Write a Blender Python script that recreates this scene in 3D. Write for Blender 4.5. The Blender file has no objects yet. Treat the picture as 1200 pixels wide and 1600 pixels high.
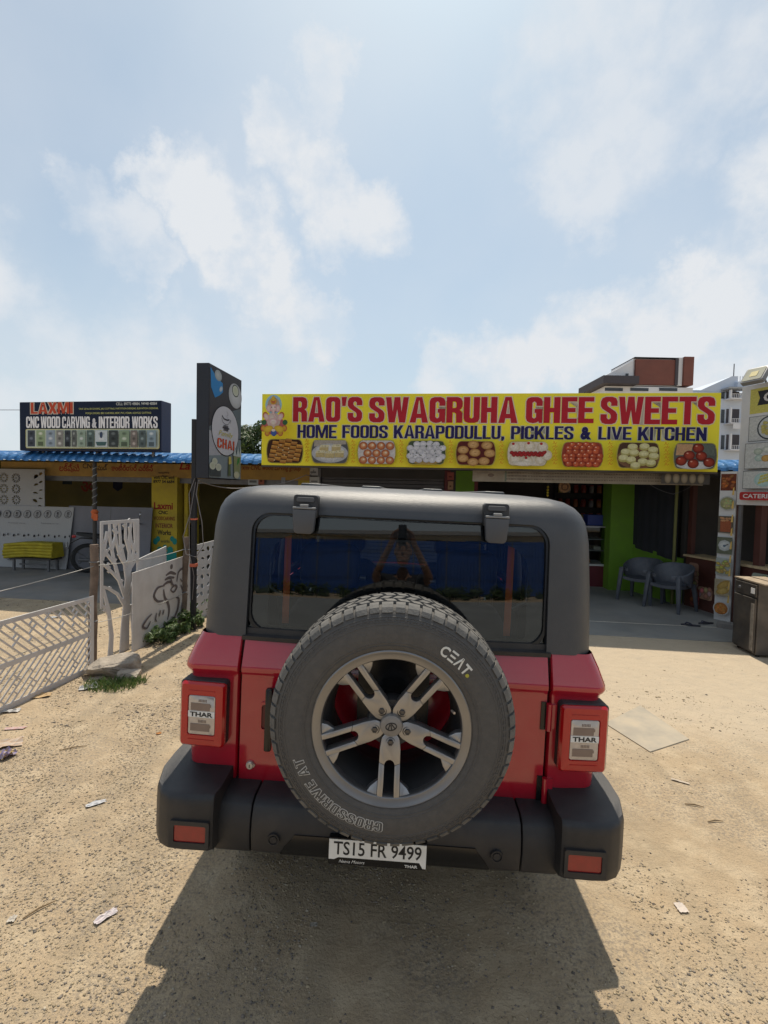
import bpy, bmesh, math, random
import numpy as np
from mathutils import Vector, Matrix, Euler
random.seed(7); rng = np.random.default_rng(7)
scene = bpy.context.scene
COL = scene.collection
R = math.radians

# ------------------------------------------------------------------ camera
CAM_F, CAM_H, CAM_P, CAM_R = 760.0, 1.82, R(2.26), R(1.26)     # focal length in photo pixels, height, pitch down, roll
CAM_M = Matrix.Rotation(math.pi/2-CAM_P, 3, 'X') @ Matrix.Rotation(CAM_R, 3, 'Z')
cam_d = bpy.data.cameras.new('camera'); cam = bpy.data.objects.new('camera', cam_d); COL.objects.link(cam)
cam.matrix_world = Matrix.Translation((0, 0, CAM_H)) @ CAM_M.to_4x4()
cam_d.sensor_fit = 'VERTICAL'; cam_d.sensor_height = 24.0; cam_d.lens = CAM_F/1600*24
cam_d.clip_start = 0.02; cam_d.clip_end = 2000
scene.camera = cam

# ------------------------------------------------------------------ light
SUN_EL, SUN_AZ = R(62), R(5)            # azimuth measured from +Y towards +X
world = bpy.data.worlds.new('World'); scene.world = world; world.use_nodes = True
nt = world.node_tree; nt.nodes.clear()
def N(tree, typ, **kw):
    n = tree.nodes.new(typ)
    for k, v in kw.items(): setattr(n, k, v)
    return n
sky = N(nt, 'ShaderNodeTexSky', sky_type='NISHITA', sun_disc=False)
sky.sun_elevation = SUN_EL; sky.sun_rotation = SUN_AZ; sky.air_density = 1.0; sky.dust_density = 1.2; sky.ozone_density = 1.0
tc = N(nt, 'ShaderNodeTexCoord')
def cam_ray(x, y):
    return (CAM_M @ Vector(((x-600)/CAM_F, -(y-800)/CAM_F, -1.0))).normalized()
# clouds: soft blobs at fixed compass directions, broken up by noise, over a general thin cover
warp = N(nt, 'ShaderNodeTexNoise'); warp.inputs['Scale'].default_value = 6.0; warp.inputs['Detail'].default_value = 9; warp.inputs['Roughness'].default_value = .64
nt.links.new(tc.outputs['Generated'], warp.inputs['Vector'])
def vmath(op, a, b=None):
    n = N(nt, 'ShaderNodeVectorMath', operation=op)
    for i, s in enumerate((a, b)):
        if s is None: continue
        if hasattr(s, 'is_linked'): nt.links.new(s, n.inputs[i])
        else: n.inputs[i].default_value = s
    return n
def fmath(op, a, b=None, clamp=False):
    n = N(nt, 'ShaderNodeMath', operation=op, use_clamp=clamp)
    for i, s in enumerate((a, b)):
        if s is None: continue
        if hasattr(s, 'is_linked'): nt.links.new(s, n.inputs[i])
        else: n.inputs[i].default_value = s
    return n.outputs[0]
wv = vmath('SCALE', vmath('SUBTRACT', warp.outputs['Color'], (.5, .5, .5)).outputs[0]); wv.inputs['Scale'].default_value = .25
dirw = vmath('NORMALIZE', vmath('ADD', tc.outputs['Generated'], wv.outputs[0]).outputs[0]).outputs[0]
CLOUDS = [(240,290,52,.75),(300,320,70,.85),(370,370,72,.9),(430,440,66,.85),(490,500,52,.75),(440,195,62,.7),(500,255,66,.75),(560,340,66,.75),
          (120,305,50,.6),(175,365,56,.6),(235,410,36,.5),(525,60,50,.55),(515,130,34,.45),(700,590,60,.75),(790,570,66,.85),(880,545,72,.9),(960,545,80,.9),
          (1050,510,84,.95),(1130,470,90,1),(1210,430,90,1),(1100,600,110,.85),(920,270,90,.5),(1010,200,110,.5),(1100,110,110,.5),(900,60,120,.5),(240,560,90,.5),(60,600,120,.5),(420,600,90,.4),
          (1300,300,160,.8),(1500,550,200,.8),(-150,450,150,.7),(-400,300,190,.7)]
acc = None
for (cx, cy, r, a) in CLOUDS:
    c = cam_ray(cx, cy); ang = r/CAM_F*(math.cos(math.atan2(math.hypot(cx-600, cy-800), CAM_F)))**1.2
    d = vmath('DOT_PRODUCT', dirw, tuple(c)).outputs['Value']
    mr = N(nt, 'ShaderNodeMapRange', interpolation_type='SMOOTHSTEP'); nt.links.new(d, mr.inputs[0])
    mr.inputs[1].default_value = math.cos(ang*1.32); mr.inputs[2].default_value = math.cos(ang*.5); mr.inputs[3].default_value = 0; mr.inputs[4].default_value = a*.74
    acc = mr.outputs[0] if acc is None else fmath('MAXIMUM', acc, mr.outputs[0])
fine = N(nt, 'ShaderNodeTexNoise'); fine.inputs['Scale'].default_value = 9; fine.inputs['Detail'].default_value = 10; fine.inputs['Roughness'].default_value = .6
nt.links.new(tc.outputs['Generated'], fine.inputs['Vector'])
thin = N(nt, 'ShaderNodeTexNoise'); thin.inputs['Scale'].default_value = 2.2; thin.inputs['Detail'].default_value = 6
nt.links.new(tc.outputs['Generated'], thin.inputs['Vector'])
fr = N(nt, 'ShaderNodeMapRange'); nt.links.new(fine.outputs[0], fr.inputs[0]); fr.inputs[1].default_value = .38; fr.inputs[2].default_value = .58; fr.inputs[3].default_value = .30; fr.inputs[4].default_value = 1
cl = fmath('MULTIPLY', acc, fr.outputs[0])
tr = N(nt, 'ShaderNodeMapRange'); nt.links.new(thin.outputs[0], tr.inputs[0]); tr.inputs[1].default_value = .38; tr.inputs[2].default_value = .72; tr.inputs[3].default_value = .34; tr.inputs[4].default_value = .6
cl = fmath('ADD', cl, tr.outputs[0], True)
# low haze band round the whole horizon
sep = N(nt, 'ShaderNodeSeparateXYZ'); nt.links.new(tc.outputs['Generated'], sep.inputs[0])
hz = N(nt, 'ShaderNodeMapRange', interpolation_type='SMOOTHSTEP'); nt.links.new(sep.outputs[2], hz.inputs[0]); hz.inputs[1].default_value = .55; hz.inputs[2].default_value = -.02; hz.inputs[3].default_value = 0; hz.inputs[4].default_value = .75
mixh = N(nt, 'ShaderNodeMix', data_type='RGBA'); nt.links.new(hz.outputs[0], mixh.inputs['Factor']); tint = vmath('MULTIPLY', sky.outputs[0], (.80, 1.0, .98)); nt.links.new(tint.outputs[0], mixh.inputs['A']); mixh.inputs['B'].default_value = (4.9, 5.7, 6.3, 1)
mixc = N(nt, 'ShaderNodeMix', data_type='RGBA'); nt.links.new(cl, mixc.inputs['Factor']); nt.links.new(mixh.outputs['Result'], mixc.inputs['A']); mixc.inputs['B'].default_value = (6.5, 6.75, 7.05, 1)
bg = N(nt, 'ShaderNodeBackground'); bg.inputs['Strength'].default_value = .12
nt.links.new(mixc.outputs['Result'], bg.inputs['Color'])
wo = N(nt, 'ShaderNodeOutputWorld'); nt.links.new(bg.outputs[0], wo.inputs['Surface'])

sun_d = bpy.data.lights.new('sun', 'SUN'); sun = bpy.data.objects.new('sun', sun_d); COL.objects.link(sun)
sun_d.energy = 4.6; sun_d.angle = R(.6); sun_d.color = (1, .91, .77)
sv = Vector((math.sin(SUN_AZ)*math.cos(SUN_EL), math.cos(SUN_AZ)*math.cos(SUN_EL), math.sin(SUN_EL)))
sun.rotation_euler = (-sv).to_track_quat('-Z', 'Y').to_euler(); sun.location = (0, 0, 30)
vs = scene.view_settings; vs.view_transform = 'Standard'; vs.look = 'None'; vs.gamma = 1; vs.exposure = 0.0; vs.use_curve_mapping = False

# ------------------------------------------------------------------ pixel to place
def ground(x, y, h=0.0):
    d = CAM_M @ Vector(((x-600)/CAM_F, -(y-800)/CAM_F, -1.0)); t = (h-CAM_H)/d.z
    return Vector((0, 0, CAM_H))+t*d
ROW_O = Vector((5.14, 7.4, 0)); ROW_A = math.atan2(-.87, 7.21)
ROW = Matrix.Translation(ROW_O) @ Matrix.Rotation(ROW_A, 4, 'Z')
ROWI = ROW.inverted()
def rowpx(x, y, v=0.0):                 # pixel -> (x, z) on the plane v metres behind the sweet shop's sign
    c = ROWI @ Vector((0, 0, CAM_H)); d = ROWI.to_3x3() @ (CAM_M @ Vector(((x-600)/CAM_F, -(y-800)/CAM_F, -1.0)))
    t = (v-c.y)/d.y; p = c+t*d
    return p.x, p.z

# ------------------------------------------------------------------ materials
MATS = {}
def M(name, col, rough=.6, metal=0, var=.12, vs=6, bump=0, bs=60, coat=0, dirt=None, emit=0, spec=.5):
    if name in MATS: return MATS[name]
    m = bpy.data.materials.new(name); m.use_nodes = True; t = m.node_tree; b = t.nodes['Principled BSDF']
    co = N(t, 'ShaderNodeTexCoord')
    no = N(t, 'ShaderNodeTexNoise'); no.inputs['Scale'].default_value = vs; no.inputs['Detail'].default_value = 6
    t.links.new(co.outputs['Object'], no.inputs['Vector'])
    mr = N(t, 'ShaderNodeMapRange'); t.links.new(no.outputs[0], mr.inputs[0]); mr.inputs[1].default_value = .3; mr.inputs[2].default_value = .7
    mx = N(t, 'ShaderNodeMix', data_type='RGBA'); t.links.new(mr.outputs[0], mx.inputs['Factor'])
    mx.inputs['A'].default_value = tuple(min(1, c*(1-var)) for c in col)+(1,); mx.inputs['B'].default_value = tuple(min(1, c*(1+var)) for c in col)+(1,)
    out = mx.outputs['Result']
    if dirt:
        dc, amt, ds = dirt
        n2 = N(t, 'ShaderNodeTexNoise'); n2.inputs['Scale'].default_value = ds; n2.inputs['Detail'].default_value = 8; n2.inputs['Roughness'].default_value = .65
        t.links.new(co.outputs['Object'], n2.inputs['Vector'])
        m2 = N(t, 'ShaderNodeMapRange'); t.links.new(n2.outputs[0], m2.inputs[0]); m2.inputs[1].default_value = .42; m2.inputs[2].default_value = .75; m2.inputs[4].default_value = amt
        x2 = N(t, 'ShaderNodeMix', data_type='RGBA'); t.links.new(m2.outputs[0], x2.inputs['Factor']); t.links.new(out, x2.inputs['A']); x2.inputs['B'].default_value = tuple(dc)+(1,)
        out = x2.outputs['Result']
    t.links.new(out, b.inputs['Base Color'])
    rr = N(t, 'ShaderNodeMapRange'); t.links.new(no.outputs[0], rr.inputs[0]); rr.inputs[3].default_value = max(.02, rough*.85); rr.inputs[4].default_value = min(1, rough*1.15)
    t.links.new(rr.outputs[0], b.inputs['Roughness']); b.inputs['Metallic'].default_value = metal
    b.inputs['Coat Weight'].default_value = coat; b.inputs['Coat Roughness'].default_value = .08; b.inputs['Specular IOR Level'].default_value = spec
    if bump:
        n3 = N(t, 'ShaderNodeTexNoise'); n3.inputs['Scale'].default_value = bs; n3.inputs['Detail'].default_value = 5
        t.links.new(co.outputs['Object'], n3.inputs['Vector'])
        bn = N(t, 'ShaderNodeBump'); bn.inputs['Strength'].default_value = bump; bn.inputs['Distance'].default_value = .01
        t.links.new(n3.outputs[0], bn.inputs['Height']); t.links.new(bn.outputs[0], b.inputs['Normal'])
    if emit:
        b.inputs['Emission Color'].default_value = tuple(col)+(1,); b.inputs['Emission Strength'].default_value = emit
    MATS[name] = m
    return m
def attr_mat(name, rough=.65, grain=.06, ns=9):           # flat print: colour from a colour attribute
    m = bpy.data.materials.new(name); m.use_nodes = True; t = m.node_tree; b = t.nodes['Principled BSDF']
    a = N(t, 'ShaderNodeVertexColor', layer_name='Col')
    co = N(t, 'ShaderNodeTexCoord'); no = N(t, 'ShaderNodeTexNoise'); no.inputs['Scale'].default_value = ns; no.inputs['Detail'].default_value = 8
    t.links.new(co.outputs['Object'], no.inputs['Vector'])
    mr = N(t, 'ShaderNodeMapRange'); t.links.new(no.outputs[0], mr.inputs[0]); mr.inputs[3].default_value = 1-grain*2; mr.inputs[4].default_value = 1+grain
    mx = N(t, 'ShaderNodeVectorMath', operation='SCALE'); t.links.new(a.outputs[0], mx.inputs[0]); t.links.new(mr.outputs[0], mx.inputs['Scale'])
    t.links.new(mx.outputs[0], b.inputs['Base Color']); b.inputs['Roughness'].default_value = rough; b.inputs['Specular IOR Level'].default_value = .2
    return m
def glass_mat(name, tint, gloss=1.0, rough=0.0):
    m = bpy.data.materials.new(name); m.use_nodes = True; t = m.node_tree; t.nodes.clear()
    tr = N(t, 'ShaderNodeBsdfTransparent'); tr.inputs[0].default_value = tuple(tint)+(1,)
    gl = N(t, 'ShaderNodeBsdfGlossy'); gl.inputs['Roughness'].default_value = rough; gl.inputs['Color'].default_value = (1, 1, 1, 1)
    fz = N(t, 'ShaderNodeFresnel'); fz.inputs[0].default_value = 1.5
    mu = N(t, 'ShaderNodeMath', operation='MULTIPLY', use_clamp=True); t.links.new(fz.outputs[0], mu.inputs[0]); mu.inputs[1].default_value = gloss
    mx = N(t, 'ShaderNodeMixShader'); t.links.new(mu.outputs[0], mx.inputs[0]); t.links.new(tr.outputs[0], mx.inputs[1]); t.links.new(gl.outputs[0], mx.inputs[2])
    o = N(t, 'ShaderNodeOutputMaterial'); t.links.new(mx.outputs[0], o.inputs[0])
    return m
def leaf_mat(name, c1, c2):
    m = bpy.data.materials.new(name); m.use_nodes = True; t = m.node_tree; b = t.nodes['Principled BSDF']
    a = N(t, 'ShaderNodeVertexColor', layer_name='Col'); t.links.new(a.outputs[0], b.inputs['Base Color']); b.inputs['Roughness'].default_value = .5
    tl = N(t, 'ShaderNodeBsdfTranslucent'); t.links.new(a.outputs[0], tl.inputs[0])
    mx = N(t, 'ShaderNodeMixShader'); mx.inputs[0].default_value = .3; t.links.new(b.outputs[0], mx.inputs[1]); t.links.new(tl.outputs[0], mx.inputs[2])
    t.links.new(mx.outputs[0], t.nodes['Material Output'].inputs[0])
    return m

# ------------------------------------------------------------------ mesh building
class MB:
    def __init__(s): s.v = []; s.f = []; s.c = []
    def add(s, vs, fs, col=None, mat=None):
        o = len(s.v)
        s.v += [tuple(mat @ Vector(p)) if mat is not None else tuple(p) for p in vs]
        s.f += [tuple(i+o for i in f) for f in fs]
        if col is not None:
            s.c += [col]*len(vs) if not isinstance(col, list) else col
        return s
    def box(s, x0, x1, y0, y1, z0, z1, mat=None, col=None):
        vs = [(x, y, z) for z in (z0, z1) for y in (y0, y1) for x in (x0, x1)]
        return s.add(vs, [(0,2,3,1),(4,5,7,6),(0,1,5,4),(2,6,7,3),(0,4,6,2),(1,3,7,5)], col, mat)
    def tube(s, pts, r, n=8, col=None, cap=True):
        pts = [Vector(p) for p in pts]; k = len(pts); vs = []; rr = r if isinstance(r, (list, tuple)) else [r]*k
        up = None
        for i, p in enumerate(pts):
            t = (pts[min(i+1, k-1)]-pts[max(i-1, 0)]).normalized()
            if up is None: up = Vector((0, 0, 1)) if abs(t.z) < .9 else Vector((1, 0, 0))
            a = t.cross(up).normalized(); b = a.cross(t).normalized(); up = b
            for j in range(n):
                g = 2*math.pi*j/n; vs.append(p+rr[i]*(math.cos(g)*a+math.sin(g)*b))
        fs = [(i*n+j, i*n+(j+1) % n, (i+1)*n+(j+1) % n, (i+1)*n+j) for i in range(k-1) for j in range(n)]
        if cap: fs += [tuple(range(n))[::-1], tuple(range((k-1)*n, k*n))]
        return s.add(vs, fs, col)
    def bar(s, a, b, w, t, mat=None):           # flat strip in the xz plane from a to b, w wide, t thick in y
        a = Vector((a[0], 0, a[1])); b = Vector((b[0], 0, b[1])); d = (b-a).normalized(); n = Vector((-d.z, 0, d.x))*w/2
        y = Vector((0, t/2, 0)); vs = [a-n-y, a+n-y, b+n-y, b-n-y, a-n+y, a+n+y, b+n+y, b-n+y]
        return s.add(vs, [(0,1,2,3),(7,6,5,4),(0,4,5,1),(1,5,6,2),(2,6,7,3),(3,7,4,0)], None, mat)
    def lathe(s, prof, n=48, axis='Y', c=(0, 0, 0), a0=0, a1=2*math.pi, closed=False, col=None):
        full = abs(a1-a0-2*math.pi) < 1e-6; m = n if full else n+1; k = len(prof); vs = []
        for i in range(m):
            g = a0+(a1-a0)*i/n
            for (r, h) in prof:
                p = (r*math.cos(g), h, r*math.sin(g)) if axis == 'Y' else ((r*math.cos(g), r*math.sin(g), h) if axis == 'Z' else (h, r*math.cos(g), r*math.sin(g)))
                vs.append((p[0]+c[0], p[1]+c[1], p[2]+c[2]))
        fs = []
        kk = k if closed else k-1
        for i in range(n):
            for j in range(kk):
                fs.append((i*k+j, i*k+(j+1) % k, ((i+1) % m)*k+(j+1) % k, ((i+1) % m)*k+j))
        return s.add(vs, fs, col)
    def loft(s, rings, cap=True, closed=True, col=None):
        n = len(rings[0]); vs = [p for r in rings for p in r]; fs = []
        for i in range(len(rings)-1):
            for j in range(n if closed else n-1):
                fs.append((i*n+j, i*n+(j+1) % n, (i+1)*n+(j+1) % n, (i+1)*n+j))
        if cap: fs += [tuple(range(n))[::-1], tuple(range((len(rings)-1)*n, len(rings)*n))]
        return s.add(vs, fs, col)
    def prism(s, poly, y0, y1, mat=None, col=None):      # polygon in xz extruded along y
        n = len(poly); vs = [(p[0], y0, p[1]) for p in poly]+[(p[0], y1, p[1]) for p in poly]
        fs = [tuple(range(n)), tuple(range(n, 2*n))[::-1]]+[(i, i+n, (i+1) % n+n, (i+1) % n) for i in range(n)]
        return s.add(vs, fs, col, mat)
    def mesh(s, name, mat, smooth=None, bevel=0, bseg=2, fix=True):
        me = bpy.data.meshes.new(name)
        me.from_pydata([tuple(v) for v in s.v], [], s.f)
        if s.c:
            ca = me.color_attributes.new('Col', 'FLOAT_COLOR', 'POINT')
            ca.data.foreach_set('color', [x for c in s.c for x in (c[0], c[1], c[2], 1.0)])
        if fix or bevel:
            bm = bmesh.new(); bm.from_mesh(me)
            if bevel:
                bmesh.ops.remove_doubles(bm, verts=bm.verts, dist=1e-5)
                bmesh.ops.recalc_face_normals(bm, faces=bm.faces)
                es = [e for e in bm.edges if len(e.link_faces) == 2 and e.calc_face_angle(0) > .5]
                bmesh.ops.bevel(bm, geom=es, offset=bevel, segments=bseg, affect='EDGES', profile=.5)
            bmesh.ops.recalc_face_normals(bm, faces=bm.faces)
            bm.to_mesh(me); bm.free()
        if smooth is not None:
            me.shade_smooth()
            me.set_sharp_from_angle(angle=R(smooth))
        if mat is not None: me.materials.append(mat)
        me.update()
        return me
def link(name, me, parent=None, loc=None, rot=None):
    o = bpy.data.objects.new(name, me); COL.objects.link(o)
    if parent is not None: o.parent = parent
    if loc is not None: o.location = loc
    if rot is not None: o.rotation_euler = rot
    return o
def part(name, mb, mat, parent, loc=None, rot=None, label=None, **kw):
    me = mb.mesh(name, mat, **kw) if isinstance(mb, MB) else mb
    o = link(name, me, parent, loc, rot)
    if label: o['label'] = label
    return o
def tag(o, label, cat, group=None, kind=None):
    o['label'] = label; o['category'] = cat
    if group: o['group'] = group
    if kind: o['kind'] = kind
    return o
def thing(name, label, cat, loc=(0, 0, 0), rot=(0, 0, 0), group=None):
    o = bpy.data.objects.new(name, None); COL.objects.link(o); o.empty_display_size = .1
    o.location = loc; o.rotation_euler = rot
    return tag(o, label, cat, group)
def rowthing(name, label, cat, x, v, z=0, rot=0, group=None):
    p = ROW @ Vector((x, v, z))
    return thing(name, label, cat, p, (0, 0, ROW_A+rot), group)
def struct(name, mb, mat, loc=None, rot=None, **kw):
    o = part(name, mb, mat, None, loc, rot, **kw); o['kind'] = 'structure'; return o
def copy_tree(o, parent=None):
    c = o.copy(); COL.objects.link(c); c.parent = parent
    for ch in list(o.children): copy_tree(ch, c)
    return c
def curve_mesh(cu):
    ob = bpy.data.objects.new('tmp', cu); me = bpy.data.meshes.new_from_object(ob); bpy.data.objects.remove(ob)
    return me
def text_geo(s, w=None, h=None, bold=0.0, shear=0, res=3, align='CENTER', space=1.0):
    """text as flat (x, z) vertices + faces, centred, scaled to width w and height h"""
    cu = bpy.data.curves.new('t', 'FONT'); cu.body = s; cu.size = 1; cu.offset = bold; cu.shear = shear; cu.resolution_u = res
    cu.space_character = space; cu.align_x = 'LEFT'; cu.fill_mode = 'FRONT'
    me = curve_mesh(cu); vs = [(v.co.x, v.co.y) for v in me.vertices]; fs = [tuple(p.vertices) for p in me.polygons]
    bpy.data.meshes.remove(me); bpy.data.curves.remove(cu)
    if not vs: return [], []
    x0, x1 = min(v[0] for v in vs), max(v[0] for v in vs); y0, y1 = min(v[1] for v in vs), max(v[1] for v in vs)
    sx = w/(x1-x0) if w else None; sy = h/(y1-y0) if h else sx
    if sx is None: sx = sy
    return [((v[0]-(x0+x1)/2)*sx, (v[1]-(y0+y1)/2)*sy) for v in vs], fs
def cut_mesh(outer, holes, t):
    """flat board in xz with real holes, t thick in y -> MB"""
    cu = bpy.data.curves.new('c', 'CURVE'); cu.dimensions = '2D'; cu.fill_mode = 'BOTH'; cu.extrude = t/2
    for poly in [outer]+holes:
        sp = cu.splines.new('POLY'); sp.points.add(len(poly)-1); sp.use_cyclic_u = True
        for i, p in enumerate(poly): sp.points[i].co = (p[0], p[1], 0, 1)
    me = curve_mesh(cu); mb = MB(); mb.add([(v.co.x, -v.co.z, v.co.y) for v in me.vertices], [tuple(p.vertices) for p in me.polygons])
    bpy.data.meshes.remove(me); bpy.data.curves.remove(cu)
    return mb
def glyph(ch, s):
    """heavy condensed capital on a unit-high box: (outer, holes, width); s = stem width"""
    w = .35+s; t = s*.8; r = .17; q = .05
    def ring(x0, x1, z0, z1, rr): return rrect(x0, x1, z0, z1, rr, 4)
    bowl = lambda a: (.5+a*.5)
    if ch == 'A': w += .1; c = w/2; a = s*.5; m = lambda z: c-(c-a*.98)*z; return [(0,0),(s,0),(s+.03,.18),(w-s-.03,.18),(w-s,0),(w,0),(c+a*.98,1),(c-a*.98,1)], [[(s*.9+.075,.18+t),(w-s*.9-.075,.18+t),(c+.015,.86),(c-.015,.86)]], w
    if ch == 'C': return [(w,.36),(w,r),(w-.05,.05),(w-r,0),(r,0),(.05,.05),(0,r),(0,1-r),(.05,.95),(r,1),(w-r,1),(w-.05,.95),(w,1-r),(w,.64),(w-s,.64),(w-s,1-t-q),(w-s-q,1-t),(s+q,1-t),(s,1-t-q),(s,t+q),(s+q,t),(w-s-q,t),(w-s,t+q),(w-s,.36)], [], w
    if ch == 'D': return [(0,0),(w-r,0),(w-.05,.05),(w,r),(w,1-r),(w-.05,.95),(w-r,1),(0,1)], [[(s,t),(w-s-q,t),(w-s,t+q),(w-s,1-t-q),(w-s-q,1-t),(s,1-t)]], w
    if ch == 'E': w -= .04; return [(0,0),(w,0),(w,t),(s,t),(s,.5-t*.48),(w-.05,.5-t*.48),(w-.05,.5+t*.48),(s,.5+t*.48),(s,1-t),(w,1-t),(w,1),(0,1)], [], w
    if ch == 'F': w -= .05; return [(0,0),(s,0),(s,.44-t*.4),(w-.05,.44-t*.4),(w-.05,.44+t*.6),(s,.44+t*.6),(s,1-t),(w,1-t),(w,1),(0,1)], [], w
    if ch == 'G': return [(w,.54),(w,0),(w-.11,0),(w-.13,.06),(w-.2,.01),(w*.45,-.01),(r*.8,.01),(.04,.07),(0,.19),(0,1-r),(.05,.95),(r,1),(w-r,1),(w-.05,.95),(w,1-r),(w,.66),(w-s,.66),(w-s,1-t-q),(w-s-q,1-t),(s+q,1-t),(s,1-t-q),(s,t+q),(s+q,t),(w-s-q,t),(w-s,t+q),(w-s,.39),(w*.52,.39),(w*.52,.54)], [], w
    if ch == 'H': return [(0,0),(s,0),(s,.5-t*.5),(w-s,.5-t*.5),(w-s,0),(w,0),(w,1),(w-s,1),(w-s,.5+t*.5),(s,.5+t*.5),(s,1),(0,1)], [], w
    if ch == 'I': return [(0,0),(s,0),(s,1),(0,1)], [], s
    if ch == 'K': w += .06; return [(0,0),(s,0),(s,.28),(s+.06,.38),(w-s*1.12,0),(w,0),(s+.19,.55),(w-.02,1),(w-s*1.15,1),(s,.6),(s,1),(0,1)], [], w
    if ch == 'L': w -= .06; return [(0,0),(w,0),(w,t),(s,t),(s,1),(0,1)], [], w
    if ch == 'M': w += .26; c = w/2; return [(0,0),(s*.9,0),(s*.9,.66),(c-.07,0),(c+.07,0),(w-s*.9,.66),(w-s*.9,0),(w,0),(w,1),(w-s*1.3,1),(c,.36),(s*1.3,1),(0,1)], [], w
    if ch == 'N': w += .02; return [(0,0),(s*.95,0),(s*.95,.5),(w-s*.95,0),(w,0),(w,1),(w-s*.95,1),(w-s*.95,.5),(s*.95,1),(0,1)], [], w
    if ch == 'O': return ring(0, w, 0, 1, r), [ring(s, w-s, t, 1-t, min(.07, (w-2*s)*.45))], w
    if ch == 'P': return [(0,0),(s,0),(s,.38),(w-r,.38),(w-.05,.43),(w,.52),(w,1-r),(w-.05,.95),(w-r,1),(0,1)], [[(s,.38+t),(w-s-q,.38+t),(w-s,.42+t),(w-s,1-t-q),(w-s-q,1-t),(s,1-t)]], w
    if ch == 'R': return [(0,0),(s,0),(s,.4),(w-s-.07,.4),(w-s-.01,.35),(w-s,0),(w,0),(w,.36),(w-.03,.44),(w-.1,.5),(w-.03,.56),(w,.64),(w,1-r),(w-.05,.95),(w-r,1),(0,1)], [[(s,.4+t),(w-s-q,.4+t),(w-s,.44+t),(w-s,1-t-q),(w-s-q,1-t),(s,1-t)]], w
    if ch == 'S': return [(0,r),(0,.36),(s,.36),(s,t+q),(s+q,t),(w-s-q,t),(w-s,t+q),(w-s,.31),(w-s-.03,.38),(.06,.56),(0,.66),(0,1-r),(.05,.95),(r,1),(w-r,1),(w-.05,.95),(w,1-r),(w,.67),(w-s,.67),(w-s,1-t-q),(w-s-q,1-t),(s+q,1-t),(s,1-t-q),(s,.71),(s+.03,.65),(w-.06,.46),(w,.36),(w,r),(w-.05,.05),(w-r,0),(r,0),(.05,.05)], [], w
    if ch == 'T': c = w/2; return [(c-s/2,0),(c+s/2,0),(c+s/2,1-t),(w,1-t),(w,1),(0,1),(0,1-t),(c-s/2,1-t)], [], w
    if ch == 'U': return [(0,1),(0,r),(.05,.05),(r,0),(w-r,0),(w-.05,.05),(w,r),(w,1),(w-s,1),(w-s,t+q),(w-s-q,t),(s+q,t),(s,t+q),(s,1)], [], w
    if ch == 'V': w += .08; c = w/2; a = s*.52; return [(c-a,0),(c+a,0),(w,1),(w-s,1),(c,.3),(s,1),(0,1)], [], w
    if ch == 'W': w = w+s*1.25; c = w/2; return [(w*.14,0),(w*.14+s*1.02,0),(c,.52),(w*.86-s*1.02,0),(w*.86,0),(w,1),(w-s*.92,1),(w-s*.92-.06,.42),(c+s*.48,1),(c-s*.48,1),(s*.92+.06,.42),(s*.92,1),(0,1)], [], w
    if ch == 'X': w += .06; c = w/2; return [(0,0),(s*1.08,0),(c,.3),(w-s*1.08,0),(w,0),(c+s*.62,.51),(w,1),(w-s*1.08,1),(c,.71),(s*1.08,1),(0,1),(c-s*.62,.51)], [], w
    if ch == "'": return [(.03,.64),(.03+s*.6,.64),(s*.95,1),(0,1)], [], s*.95
    if ch == ',': return [(0,0),(.02,-.14),(s*.6,-.12),(s,.02),(s,.2),(0,.2)], [], s
    return [(0,0),(.1,0),(.1,.1),(0,.1)], [], .1
def block_geo(text, s, gap, space, off):
    cu = bpy.data.curves.new('c', 'CURVE'); cu.dimensions = '2D'; cu.fill_mode = 'FRONT'; cu.offset = off; x = 0
    for ch in text:
        if ch == ' ': x += space; continue
        o, hs, w = glyph(ch, s)
        for poly in [o]+hs:
            sp = cu.splines.new('POLY'); sp.points.add(len(poly)-1); sp.use_cyclic_u = True
            for i, p in enumerate(poly): sp.points[i].co = (p[0]+x, p[1], 0, 1)
        x += w+gap
    me = curve_mesh(cu); vs = [(v.co.x, v.co.y) for v in me.vertices]; fs = [tuple(p.vertices) for p in me.polygons]
    bpy.data.meshes.remove(me); bpy.data.curves.remove(cu)
    return vs, fs
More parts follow.
